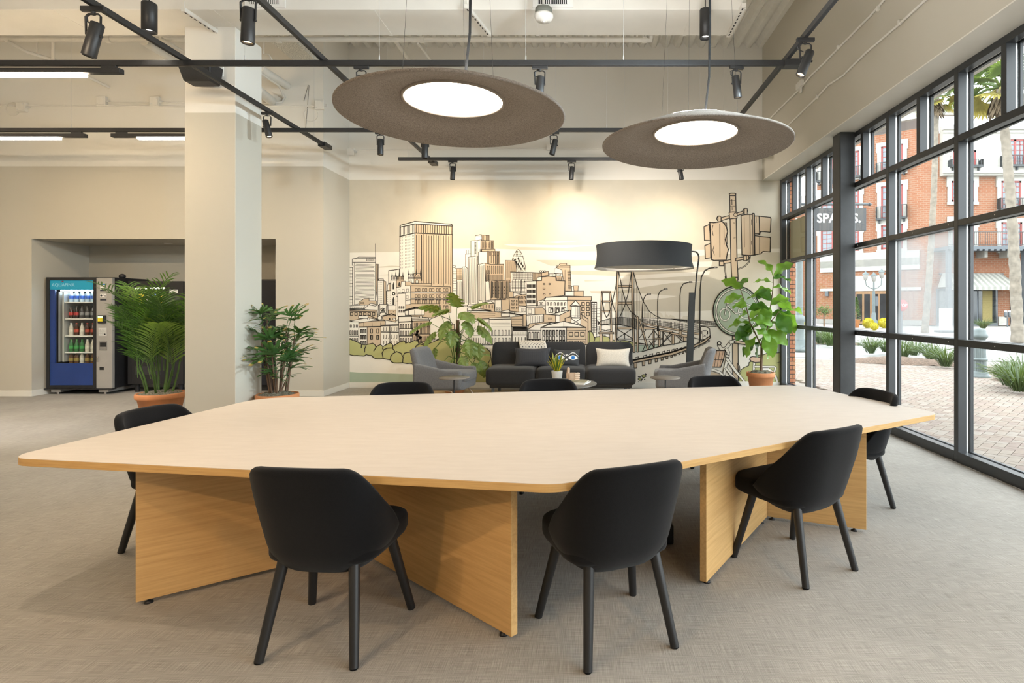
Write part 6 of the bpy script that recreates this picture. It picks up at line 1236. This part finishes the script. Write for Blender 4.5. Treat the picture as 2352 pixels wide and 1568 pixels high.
o = mats4.obj('paver_field', pv, pf); o['kind'] = 'stuff'
# ------------------------------------------------------------------ the brick building opposite
KX, KY = 25.9, 43.5
fa = E('brick_building', 'large orange brick building with red windows and cream trim across the street', 'building', (KX, KY, GZ))
DA = Vector((-0.785, 0.62, 0)).normalized()      # the angled wing runs away to the left
angA = math.atan2(-DA.y, -DA.x)                   # local +x of the wing frame points back toward the corner
def sA(px):                                       # distance along the angled wing for a measured sight line
    u = (px-1347)/1300.0; return (KX-u*KY)/(u*DA.y-DA.x)
def zA(py, s): return H+(702-py)*(KY+DA.y*s)/1300-GZ
def xB(px): return (px-1347)*KY/1300-KX
def zB(py): return H+(702-py)*KY/1300-GZ
class Fr:                                         # boxes on a wing: s to the right, d out of the wall
    def __init__(s, wing): s.w = wing; s.m = MB()
    def box(s, a0, z0, a1, z1, d0, d1): s.m.box(a0, -d1, z0, a1, -d0, z1); return s
    def obj(s, name, m, par=None, bevel=0): return s.m.obj(name, m, par or fa, bevel, rot=(0,0,angA) if (s.w == 'A' and par in (None, fa)) else None)
LA = sA(1876)
Fr('A').box(-LA, 0, 0, 15.2, -10, 0).obj('wing_wall', K['fbrick']); Fr('B').box(0, 0, 22, 14.7, -10, 0).obj('front_wall', K['fbrick'])
a = Fr('A'); zc = zA(280, sA(2080)); a.box(-LA-0.1, zc, 0.2, zc+0.55, 0, 0.45); a.box(-LA-0.1, zc+0.55, 0.4, zc+0.85, 0, 0.75); a.obj('cornice', K['stone'])
b = Fr('B'); zc2 = zB(267); b.box(-0.3, zc2, 22, zc2+0.3, 0, 0.35); b.box(-0.5, zc2+0.3, 22, zc2+0.58, 0, 0.7); b.obj('cornice', K['stone'])
m = MB(); m.add([(-LA,0.2,zc+0.85),(0,0.2,zc+0.85),(0,6,zc+3.4),(-LA,6,zc+3.4),(-LA,10,zc+0.8),(0,10,zc+0.8)],[(0,1,2,3),(3,2,5,4)]); m.obj('roof', mat('pale_roof', (0.35,0.34,0.33), 0.8, noise=0.05), fa, solid=0.1, rot=(0,0,angA))
def windowF(wing, x0, x1, z0, z1, door=True, rail=True, trim=0.28, par=None, d=0.0):
    f = Fr(wing); t = trim
    f.box(x0-t, z1, x1+t, z1+t*1.15, 0, d+0.12); f.box(x0-t, z0-0.0, x0, z1, 0, d+0.10); f.box(x1, z0, x1+t, z1, 0, d+0.10); f.box(x0-t*1.1, z0-0.22, x1+t*1.1, z0, 0, d+0.16)
    for (q0,q1) in ((x0-t*1.25,x0-t),(x1+t,x1+t*1.25)): f.box(q0, z1-0.45, q1, z1+t*1.15, 0, d+0.10)
    w = f.obj('window', K['stone']); 
    g = Fr('B'); mid = (x0+x1)/2; fw = 0.13
    for (q0,q1) in ((x0,x0+fw),(x1-fw,x1),(mid-0.08,mid+0.08)): g.box(q0, z0, q1, z1, 0.015, d+0.07)
    g.box(x0, z1-fw, x1, z1, 0.015, d+0.07); g.box(x0, z0, x1, z0+fw*1.3, 0.015, d+0.07)
    for i in range(1,5): zz = z0+(z1-z0)*i/5; g.box(x0, zz-0.025, x1, zz+0.025, 0.015, d+0.05)
    for xx in ((x0+mid)/2, (x1+mid)/2): g.box(xx-0.025, z0, xx+0.025, z1, 0.015, d+0.05)
    g.obj('sash', K['red_wood'], w); Fr('B').box(x0, z0, x1, z1, 0.0, d+0.03).obj('pane', K['far_glass'], w)
    if rail:
        r = Fr('B'); zr = z0+(z1-z0)*0.36
        for zz in (z0+0.02, zr): r.box(x0-0.3, zz, x1+0.3, zz+0.05, d+0.42, d+0.46)
        n = 13
        for i in range(n+1): xx = x0-0.3+(x1-x0+0.6)*i/n; r.box(xx-0.012, z0, xx+0.012, zr, d+0.425, d+0.45)
        for xx in (x0-0.3, x1+0.28): r.box(xx, z0, xx+0.03, zr+0.05, 0.05, d+0.46)
        r.box(x0-0.3, z0-0.10, x1+0.3, z0, 0.05, d+0.48)
        for xx in (x0-0.1, mid, x1+0.1): r.box(xx-0.06, z0-0.32, xx+0.06, z0-0.10, 0.05, d+0.30)
        r.obj('balcony_rail', K['iron'], w)
    return w
for (pa, pb) in ((2024,2074), (1938,1974), (1886,1912)):
    for (y0, y1) in ((396,334),(502,426),(572,516)):
        sa_, sb_ = sA(pa), sA(pb); sm_ = (sa_+sb_)/2; ref = sA(2049)
        windowF('A', -sa_, -sb_ if pb != 1912 else -sa_+1.9, zA(y0, ref), zA(y1, ref), rail=(y0 != 572))
sref = sA(2000)
for (y0,y1,x0,x1) in ((604,580,1885,2112),(614,596,1885,2112)): Fr('A').box(-sA(x0), zA(y0+8, sref), -sA(x1), zA(y1, sref), 0, 0.14).obj('sign_band', K['stone'])
Fr('A').box(-sA(1960), zA(668, sref), -sA(2046), zA(633, sref), 0, 0.2).obj('fascia', K['stone']); Fr('A').box(-sA(1885), zA(667,sref), -sA(1916), zA(661,sref), 0, 0.1).obj('ledge', K['stone']); Fr('A').box(-sA(2070), zA(668,sref), -sA(2116), zA(661,sref), 0, 0.1).obj('ledge', K['stone'])
Fr('A').box(-LA, 0, 0, zA(734, sref), 0, 0.08).obj('plinth', mat('grey_stone_plinth', (0.24,0.23,0.21), 0.9, noise=0.08))
dz = zA(668, sref); w = Fr('A').box(-sA(1966), 0.02, -sA(2038), dz, 0.05, 0.14).obj('entrance', K['tan_wood'])
s0, s1 = -sA(1966), -sA(2038); n = 4
for i in range(n):
    q0 = s0+(s1-s0)*(i+0.14)/n; q1 = s0+(s1-s0)*(i+0.86)/n; Fr('B').box(q0, 0.25, q1, dz-0.25, 0.14, 0.17).obj('pane', K['shop_glass'], w)
la = Fr('A').box(-sA(1897), zA(679,sref), -sA(1904), zA(667,sref), 0, 0.3).obj('wall_lantern', K['gsteel'])
Fr('A').box(-sA(2093), zA(393,sref), -sA(2104), zA(387,sref), 0, 0.25).obj('vent_box', K['stone'])
# front wing: stone bay, windows, balcony, awnings, shop fronts
by = Fr('B'); by.box(xB(2158), zB(402), 22, zB(293), 0, 0.45); by.obj('stone_bay', K['stone'])
by = Fr('B'); by.box(xB(2156), zB(310), 22, zB(304), 0.45, 0.6); by.box(xB(2154), zB(304), 22, zB(293), 0.45, 0.75); by.obj('bay_cornice', K['stone']); by = Fr('B'); by.box(xB(2156), zB(402), 22, zB(388), 0.45, 0.65); by.box(xB(2158), zB(406), 22, zB(402), 0, 0.5); by.obj('bay_sill', K['stone'])
for (pa,pb,y0,y1,rl,d,tr_) in ((2178,2230,387,350,True,0.5,0.12),(2296,2342,386,325,True,0.5,0.12),(2400,2446,386,325,True,0.5,0.12),(2184,2236,464,416,False,0.0,0.28),(2298,2344,482,416,True,0.0,0.3),(2404,2450,482,416,True,0.0,0.3),(2186,2236,572,508,False,0.0,0.3),(2298,2346,575,511,False,0.0,0.3),(2404,2452,575,511,False,0.0,0.3)): windowF('B', xB(pa), xB(pb), zB(y0), zB(y1), rail=rl, d=d, trim=tr_)
bal = Fr('B'); bz0, bz1 = zB(578), zB(571); bal.box(xB(2142), bz0, 22, bz1, 0, 2.0)
bo = bal.obj('balcony', K['gsteel'])
de = Fr('B')
dme = de.box(0, bz0-0.12, 0.22, bz0-0.003, 1.75, 2.05).m.mesh('dentil', K['gsteel'])
for i in range(34): inst('dentil', dme, bo, (xB(2142)+0.08+i*0.42, 0, 0))
for px in (2246, 2297, 2196): Fr('B').box(xB(px)-0.12, bz0-0.5, xB(px)+0.12, bz0-0.003, 0, 0.9).obj('corbel', K['stone'], bo)
rl = Fr('B'); zr0, zr1 = bz1+0.05, zB(541)
rl.box(xB(2142), zr1, 22, zr1+0.05, 1.93, 1.98); rl.box(xB(2142), zr0, 22, zr0+0.04, 1.93, 1.98)
for i in range(110): x0 = xB(2142)+i*0.135; rl.box(x0, zr0, x0+0.018, zr1, 1.945, 1.965)
rl.obj('railing', K['iron'], bo)
for px, w_ in ((2146, 4), (2179, 3), (2313, 3)): Fr('B').box(xB(px-w_), 0, xB(px+w_), bz0-0.003, 1.55, 1.85).obj('steel_post', K['gsteel'])
def awning(pa, pb, lab):
    x0, x1 = xB(pa), xB(pb); zt, zb, zv = zB(628), zB(660), zB(667); e_ = Fr('B').box(x0+0.15, zt-0.06, x1-0.15, zt, 0, 0.12).obj('awning', K['gsteel'])
    K.setdefault('stripe_a', mat('awning_cream', (0.33,0.32,0.285), 0.9, noise=0.03)); K.setdefault('stripe_b', mat('awning_grey', (0.21,0.21,0.185), 0.9, noise=0.03)); n = 24
    for mk, par in (('stripe_a',0),('stripe_b',1)):
        m = MB()
        for i in range(n):
            if i % 2 != par: continue
            q0, q1 = i/n, (i+1)/n; T0, T1 = x0+0.35+(x1-x0-0.70)*q0, x0+0.35+(x1-x0-0.70)*q1; B0, B1 = x0+(x1-x0)*q0, x0+(x1-x0)*q1
            m.add([(T0,-0.1,zt),(T1,-0.1,zt),(B1,-1.5,zb),(B0,-1.5,zb),(B1,-1.5,zv),(B0,-1.5,zv)], [(0,3,2,1),(3,5,4,2)])
        m.obj('awning_cloth', K[mk], e_, solid=0.02)
    m = MB(); m.add([(x0,-1.5,zb),(x0+0.35,-0.1,zt),(x0,-0.1,zb)],[(0,1,2)]); m.add([(x1,-1.5,zb),(x1-0.35,-0.1,zt),(x1,-0.1,zb)],[(0,2,1)]); m.obj('awning_end', K['stripe_a'], e_, solid=0.02)
awning(2152, 2308, ''); awning(2318, 2470, '')
def shop(pa, pb):
    x0, x1 = xB(pa), xB(pb); zt, zb = zB(666), zB(741); f = Fr('B'); f.box(x0, zb-0.35, x1, zt+0.1, 0.02, 0.08); w = f.obj('shop_front', K['gsteel']); n = 3
    for i in range(n): Fr('B').box(x0+(x1-x0)*(i+0.04)/n, zb, x0+(x1-x0)*(i+0.96)/n, zt, 0.08, 0.11).obj('pane', K['shop_glass'], w)
    Fr('B').box(x1-1.2, zb+0.05, x1-0.45, zt-0.05, 0.112, 0.118).obj('blind', mat('ochre_blind', (0.2,0.16,0.055), 0.8, noise=0.1), w)
shop(2150, 2290); shop(2320, 2470)
Fr('B').box(xB(2292), 0, xB(2310), zB(727), 0, 0.14).obj('pier_base', K['stone'])
# plain building farther off on the left
fb = E('far_building', 'paler brick building farther away past the brick pier', 'building', (17.0, 66.0, GZ))
MB().box(-14, 0, 0, 10, 12, 13.6).obj('wall', K['fbrick'], fb); MB().box(-14.2, -0.5, 13.0, 10.2, 0.0, 14.2).obj('cornice', K['stone'], fb)
for i in range(7):
    for j in range(3):
        x = -12.5+i*3.2; z = 2.5+j*3.5; w = MB().box(x-0.9, -0.12, z-0.15, x+0.9, 0, z+2.2).obj('window', K['stone'], fb); MB().box(x-0.65, -0.15, z, x+0.65, -0.121, z+2.0).obj('pane', K['far_glass'], w)
cr_ = E('arcade_building', 'pale storefront with white fascia behind the grey street post', 'building', (9.4, 33.0, GZ))
MB().box(-3.4, 0, 0, 1.55, 3.2, 5.2).obj('wall', K['fbrick'], cr_); MB().box(-3.4, -0.4, 2.6, 1.6, 0.0, 4.4).obj('fascia', K['stone'], cr_)
for i in range(3): MB().box(-2.9+i*1.45, -0.05, 0.15, -1.6+i*1.45, 0, 2.5).obj('pane', K['shop_glass'], cr_)
# ------------------------------------------------------------------ street things
def ground_at(px, py): Y = 1300*(H-GZ)/(py-702); return Vector(((px-1347)*Y/1300, Y, GZ-0.01))
p = ground_at(1836, 806); sp_ = E('street_post', 'tall grey iron street post with a stepped base behind the brick pier', 'post', p)
MB().lathe([(0,0),(0.28,0),(0.28,0.10),(0.22,0.16),(0.21,0.30),(0.16,0.42),(0.15,0.95),(0.18,1.0),(0.18,1.12),(0.12,1.2)], 24).obj('base', K['street_paint'], sp_); MB().cyl((0,0,1.18),(0,0,3.2),0.115,0.105,20).obj('shaft', K['street_paint'], sp_); MB().lathe([(0.11,3.2),(0.15,3.25),(0.15,3.32),(0,3.36)],20).obj('cap', K['street_paint'], sp_)
p = ground_at(2250, 866); bo_ = E('bollard', 'fluted grey iron bollard standing on the paving by the road', 'bollard', p)
m = MB(); m.smooth = True
def flute(u, v): t = 2*math.pi*u; r = (0.125-0.02*v)*(1+0.03*math.cos(16*t)); return (r*math.cos(t), r*math.sin(t), 0.10+0.72*v)
m.grid(flute, 96, 4, True); m.obj('shaft', K['street_paint'], bo_)
MB().lathe([(0,0),(0.20,0),(0.20,0.04),(0.17,0.06),(0.165,0.10),(0.135,0.14)], 28).obj('base', K['street_paint'], bo_); MB().lathe([(0.12,0.35),(0.145,0.37),(0.145,0.40),(0.12,0.42)], 28).obj('ring', K['street_paint'], bo_); MB().lathe([(0.105,0.80),(0.15,0.85),(0.155,0.90),(0.125,0.93),(0.12,0.99),(0.09,1.03),(0,1.045)], 28).obj('cap', K['street_paint'], bo_)
p = ground_at(2007, 748); sl = E('street_lamp', 'grey street lamp with three lanterns before the shop entrance', 'street lamp', p); k = p.y/1300; 
hh = 128*k
MB().cyl((0,0,0),(0,0,hh*0.62),6*k*0.5*1.1,3*k,14).obj('post', K['street_paint'], sl); MB().lathe([(0,0),(0.30,0),(0.28,0.35),(0.17,0.5),(0.16,0.9),(0.12,1.0)],18).obj('base', K['street_paint'], sl)
MB().cyl((0,0,hh*0.62),(0,0,hh*0.80),3*k*0.6,2.4*k*0.6,12).obj('neck', K['street_paint'], sl)
for sx, h0 in ((-19,0.82),(0,0.80),(18,0.86)):
    x = sx*k
    if sx: MB().tube([(0,0,hh*0.66),(x*0.45,0,hh*0.68),(x*0.92,0,hh*0.73),(x,0,hh*h0)],0.03,8).obj('arm', K['street_paint'], sl)
    l = MB().lathe([(0.05,hh*h0-0.02),(0.13,hh*h0+0.0),(0.21,hh*h0+0.42)],6,(x,0,0)); ln = l.obj('lantern', mat('frosted_lantern', (0.3,0.29,0.27), 0.4, noise=0.03) if sx == -19 else bpy.data.materials['frosted_lantern'], sl)
    MB().lathe([(0.25,hh*h0+0.42),(0.23,hh*h0+0.46),(0.10,hh*h0+0.58),(0.05,hh*h0+0.62),(0.03,hh*h0+0.70),(0,hh*h0+0.72)],12,(x,0,0)).obj('lantern_cap', K['street_paint'], ln)
MB().box(0.1,-0.03,hh*0.36,0.32,0.0,hh*0.53).obj('sign_plate', K['gsteel'], sl)
# palms
def palm(base, top, r0, r1, ncrown, rc, label, seed):
    r = random.Random(seed); e = E('fan_palm', label, 'palm tree', base); b = Vector(base); t = Vector(top)-b
    m = MB(); m.smooth = True; NN = 60
    def tr_(u, v):
        th = 2*math.pi*u; rr = (r0+(r1-r0)*v)*(1.18-0.18*min(1,v*12))*(1+0.05*math.sin(v*NN*2.1)+0.03*math.sin(5*th+v*40)); c_ = t*v+Vector((0.10*math.sin(v*3)*t.length*0.1,0,0)); return (c_.x+rr*math.cos(th), c_.y+rr*math.sin(th), c_.z)
    m.grid(tr_, 18, NN*3, True); m.obj('trunk', K['palm_trunk'], e)
    def fan(seed_, green):
        q = random.Random(seed_); f = MB(); f.smooth = True; f.m = 0; f.tube([(0,0,0),(rc*0.25,0,0.05*rc),(rc*0.5,0,0.0)],0.025*rc,5,0.015*rc); n = 22
        for i in range(n):
            a = R(-115+230*i/(n-1)); d = Vector((math.cos(a)*0.9+0.15, math.sin(a), 0.15*math.cos(a))); leaflet(f, Vector((rc*0.5,0,0)), d, Vector((0,0,1)), rc*0.5*q.uniform(0.85,1.05)*(0.75+0.25*math.cos(a/1.6)), 0.032*rc, 0.35 if abs(a) < 1.4 else 0.6, 5, 0.4)
        return f.mesh('frond', green)
    gm = [fan(seed*10+i, K['palm_green'] if i < 2 else K['palm_yellow']) for i in range(3)]; top_l = t+Vector((0,0,0))
    for i in range(ncrown):
        az = i*2.399; el = R(70-115*(i/ncrown)**0.8); k_ = 0 if i < ncrown*0.5 else (1 if i < ncrown*0.75 else 2)
        inst('frond', gm[k_], e, top_l+Vector((0,0,0.1*r.random())), (r.uniform(-0.5,0.5), -el, az), r.uniform(0.85,1.1))
    s_ = MB()
    for i in range(70):
        az = r.uniform(0,6.28); z0 = -r.uniform(0,rc*0.35); rr = r1*1.6; p0 = top_l+Vector((rr*0.5*math.cos(az), rr*0.5*math.sin(az), z0)); leaflet(s_, p0, Vector((math.cos(az)*0.55, math.sin(az)*0.55, -1)), Vector((math.cos(az),math.sin(az),0.3)), rc*r.uniform(0.28,0.5), 0.05*rc, 0.3, 3, 0.2)
    o = s_.obj('dead_skirt', K['palm_dry'], e); o['kind'] = 'stuff'
K['palm_trunk'] = mat('grey_palm_bark', (0.17,0.145,0.115), 0.95, noise=0.25, scale=5, bump=0.5, bscale=18); K['palm_green'] = leafmat('palm_green', (0.08,0.12,0.03), 0.5); K['palm_yellow'] = leafmat('palm_yellow', (0.21,0.18,0.04), 0.6); K['palm_dry'] = mat('dry_palm_thatch', (0.13,0.095,0.06), 1.0, noise=0.3, scale=8)
b1 = ground_at(2338, 786); palm(b1, Vector(((2298-1347)*b1.y/1300, b1.y, H+(702-205)*b1.y/1300)), 0.21, 0.155, 24, 1.9, 'nearest fan palm with a thick leaning trunk and yellowing fronds', 3)
b2 = ground_at(2124, 764); palm(b2, Vector(((2150-1347)*b2.y/1300, b2.y, H+(702-225)*b2.y/1300)), 0.17, 0.14, 22, 1.7, 'farther slim fan palm with a green crown seen in the upper panes', 4)
# planting beds
K['mulch'] = mat('brown_mulch', (0.10,0.066,0.046), 1.0, noise=0.4, scale=25, bump=0.8); K['grass'] = leafmat('liriope_blade', (0.055,0.085,0.028), 0.5, noise=0.4); K['shrub_y'] = leafmat('yellow_green_shrub', (0.40,0.36,0.03), 0.6); K['shrub_g'] = leafmat('green_shrub', (0.07,0.125,0.035), 0.5)
def bed(cx_, cy_, rx, ry, rot, nm):
    m = MB(); m.smooth = True
    def fn(u, v): t = 2*math.pi*u; rr = v*(1+0.08*math.sin(3*t+cx_)); x = rx*rr*math.cos(t); y = ry*rr*math.sin(t); return (x, y, 0.16*(1-v*v)+0.012*math.sin(17*x+9*y))
    m.grid(fn, 48, 10, True); return tag(m.obj('planting_bed', K['mulch'], loc=(cx_, cy_, GZ-0.005), rot=(0,0,rot)), nm, 'planting bed')
c1 = ground_at(2085, 836); c2 = ground_at(2350, 880); c3 = ground_at(1890, 788)
bed(c1.x, c1.y+0.35, 1.55, 0.55, R(-28), 'mulched planting bed with grassy clumps seen through the middle windows'); bed(c2.x+0.7, c2.y, 1.2, 0.5, R(-25), 'mulched planting bed at the window nearest the viewer'); bed(c3.x, c3.y, 1.4, 0.6, R(-20), 'mulched planting bed beyond the grey street post')
def clump_mesh(seed, n, ln):
    r = random.Random(seed); m = MB(); m.smooth = True
    for i in range(n):
        az = r.uniform(0,6.28); rr = r.uniform(0,0.12); d = Vector((math.cos(az)*r.uniform(0.2,0.75), math.sin(az)*r.uniform(0.2,0.75), 1)); leaflet(m, Vector((rr*math.cos(az), rr*math.sin(az), 0)), d, Vector((math.cos(az),math.sin(az),0.1)), ln*r.uniform(0.7,1.1), 0.009, r.uniform(0.7,1.9), 6, 0.2)
    return m.mesh('grass_clump', K['grass'])
cm_ = [clump_mesh(i, 170, 0.62) for i in range(3)]
cl = [((2000,815),'grassy clump at the column side of the middle bed'),((2035,812),'second grassy clump from the steel column in the middle bed'),((2075,826),'low grassy clump at the front of the middle bed'),((2100,820),'tall grassy clump in the heart of the middle bed'),((2140,832),'grassy clump behind the fogged pane in the middle bed'),((2172,846),'pale grassy clump at the road end of the middle bed'),((2320,892),'grassy clump at the near edge of the bed by the last window'),((2350,880),'tall grassy clump in the bed by the last window'),((2340,905),'low grassy clump spilling on the pavers by the last window'),((1885,792),'grassy clump in the bed beyond the street post'),((1908,797),'pale grassy clump beside the steel column beyond the street post'),((2258,756),'clump of tall grass behind the bollard'),]
for i, ((px, py), lab) in enumerate(cl):
    g_ = ground_at(px, py); o = inst('grass_clump', cm_[i%3], None, (g_.x, g_.y, GZ+0.05), (0,0,i*1.3), (1.0 if py > 800 else 1.25)); tag(o, lab, 'ornamental grass', 'liriope clumps')
def ball(px, py, rpx, matk, lab, cat='shrub', name='round_shrub', tall=1.0):
    g_ = ground_at(px, py); k = g_.y/1300; r = random.Random(px); e_ = E(name, lab, cat, g_); R_ = rpx*k
    core = MB(); core.smooth = True; core.squad((0,0,R_*0.85*tall), (R_*0.86,R_*0.86,R_*0.85*tall), 1, 1, 20, 12); core.obj('inner_foliage', K[matk], e_)
    m = MB(); m.smooth = True
    for i in range(420):
        d = Vector((r.gauss(0,1), r.gauss(0,1), r.gauss(0,1))).normalized(); q = Vector((d.x*R_*0.85, d.y*R_*0.85, R_*0.85*tall*(1+d.z*0.98))); leaflet(m, q, d+Vector((r.uniform(-.5,.5),r.uniform(-.5,.5),0.3)), d.orthogonal(), R_*0.26, R_*0.055, 0.2, 2, 0.2)
    m.obj('foliage', K[matk], e_)['kind'] = 'stuff'
ball(1994, 752, 12, 'shrub_y', 'yellow round shrub left of the street lamp foot'); ball(2030, 752, 12, 'shrub_y', 'yellow round shrub right of the street lamp foot'); ball(2008, 757, 9, 'shrub_y', 'low yellow shrub in front of the street lamp'); ball(1845, 748, 9, 'shrub_y', 'yellow shrub beside the grey street post')
g_ = ground_at(1966, 752); k = g_.y/1300; e_ = E('planter', 'terracotta street planter with a clipped conical shrub', 'planter', g_)
MB().lathe([(0,0),(6*k,0),(9*k,17*k),(10*k,17*k),(10*k,19*k),(8*k,19*k)],24).obj('pot', K['terra'], e_); m = MB(); m.smooth = True; r = random.Random(2)
for i in range(600):
    v = r.random()**0.7; az = r.uniform(0,6.28); rr = 11*k*(1-v)**0.7*r.uniform(0.6,1); leaflet(m, Vector((rr*math.cos(az),rr*math.sin(az),(19+50*v)*k)), Vector((math.cos(az),math.sin(az),0.6)), Vector((0,0,1)), 4*k, 0.9*k, 0.2, 2, 0.2)
m.obj('foliage', K['shrub_g'], e_)['kind'] = 'stuff'
for px, py, hz, sz, lab in ((1893,760,58,22,'small green tree seen past the brick pier'),):
    g_ = ground_at(px, py); k = g_.y/1300; e_ = E('young_tree', lab, 'tree', g_); MB().cyl((0,0,0),(0,0,hz*0.75*k),0.06,0.04,8).obj('trunk', K['bark'], e_); m = MB(); m.smooth = True; r = random.Random(8)
    for i in range(500): d = Vector((r.gauss(0,1),r.gauss(0,1),r.gauss(0,1)))*0.45; leaflet(m, Vector((d.x*sz*k,d.y*sz*k,(hz*0.8+d.z*sz*0.6)*k)), Vector((r.uniform(-1,1),r.uniform(-1,1),0.3)), Vector((0,0,1)), 5*k, 1.1*k, 0.4, 2, 0.2)
    m.obj('foliage', K['shrub_g'], e_)['kind'] = 'stuff'
pm_ = ground_at(2314, 750); k = pm_.y/1300; e_ = E('parking_meter', 'twin headed grey parking meter before the shop pier', 'parking meter', pm_)
MB().cyl((0,0,0),(0,0,22*k),2.2*k*0.7,2*k*0.7,12).obj('post', K['gsteel'], e_)
for sx in (-4, 5): MB().squad((sx*k,0,29*k),(3.4*k,3*k,7*k),0.6,0.7,16,10).obj('meter_head', K['gsteel'], e_); MB().squad((sx*k,0,35*k),(3.2*k,2.8*k,2.5*k),0.8,0.9,16,8).obj('meter_dome', K['white_plastic'], e_)
MB().box(-5*k,-0.03,21.5*k,6*k,0.03,23*k).obj('yoke', K['gsteel'], e_)
p_ = ground_at(2172, 762); k = p_.y/1300; e_ = E('sandwich_board', 'white sandwich board on the far sidewalk behind the fogged pane', 'sign', p_); MB().box(-15*k,-0.02,4*k,15*k,0.02,55*k).obj('board', K['white_plastic'], e_, 0.01); MB().box(-20*k,-0.3,0,20*k,0.3,3.5*k).obj('base', K['gsteel'], e_, 0.02)
p_ = ground_at(2072, 765); k = p_.y/1300; e_ = E('stop_sign', 'red octagonal stop sign faint behind the fogged pane', 'road sign', p_); MB().cyl((0,0.03,0),(0,0.03,78*k),0.03,n=8).obj('post', K['gsteel'], e_)
MB().lathe([(0,0),(14*k,0),(14*k,0.01),(0,0.01)],8).obj('plate', mat('stop_red', (0.5,0.03,0.03), 0.5, noise=0.05), e_, loc=(0,0,64*k), rot=(R(90),0,0)).rotation_euler = (R(90), R(22.5), 0)
text('lettering', 'STOP', 9.5*k, K['print_white'], e_, (0,-0.02,64*k))
# hanging shop sign
ys = 9.55; x0, x1 = apx(1868, ys), apx(1988, ys); z0, z1 = H+(702-530)*ys/1300, H+(702-478)*ys/1300
hs = E('hanging_sign', 'dark grey hanging sign with white lettering outside by the steel column', 'sign', ((x0+x1)/2, ys, z0)); hw = (x1-x0)/2
K['sign_grey'] = mat('sign_grey', (0.04,0.04,0.041), 0.4, noise=0.06, scale=3, stretch=(6,1,1)); MB().box(-hw,-0.025,0,hw,0.025,z1-z0).obj('panel', K['sign_grey'], hs, 0.003)
text('lettering', 'SPACES.', 0.235, K['print_white'], hs, (-0.022,-0.0265,(z1-z0)*0.53), width=0.735, fat=0.006)
zr = H+(702-469)*ys/1300-z0; MB().cyl((x0-0.35-(x0+x1)/2,0,zr),(hw+0.05,0,zr),0.022,n=12).obj('bracket_arm', K['gsteel'], hs); MB().lathe([(0,0),(0.03,0.0),(0.03,0.03),(0,0.06)],12).obj('finial', K['gsteel'], hs, loc=(hw+0.05,0,zr), rot=(0,R(90),0))
for x in (-hw*0.7, hw*0.75): MB().cyl((x,0,z1-z0),(x,0,zr),0.007,n=6).obj('hanger', K['gsteel'], hs)
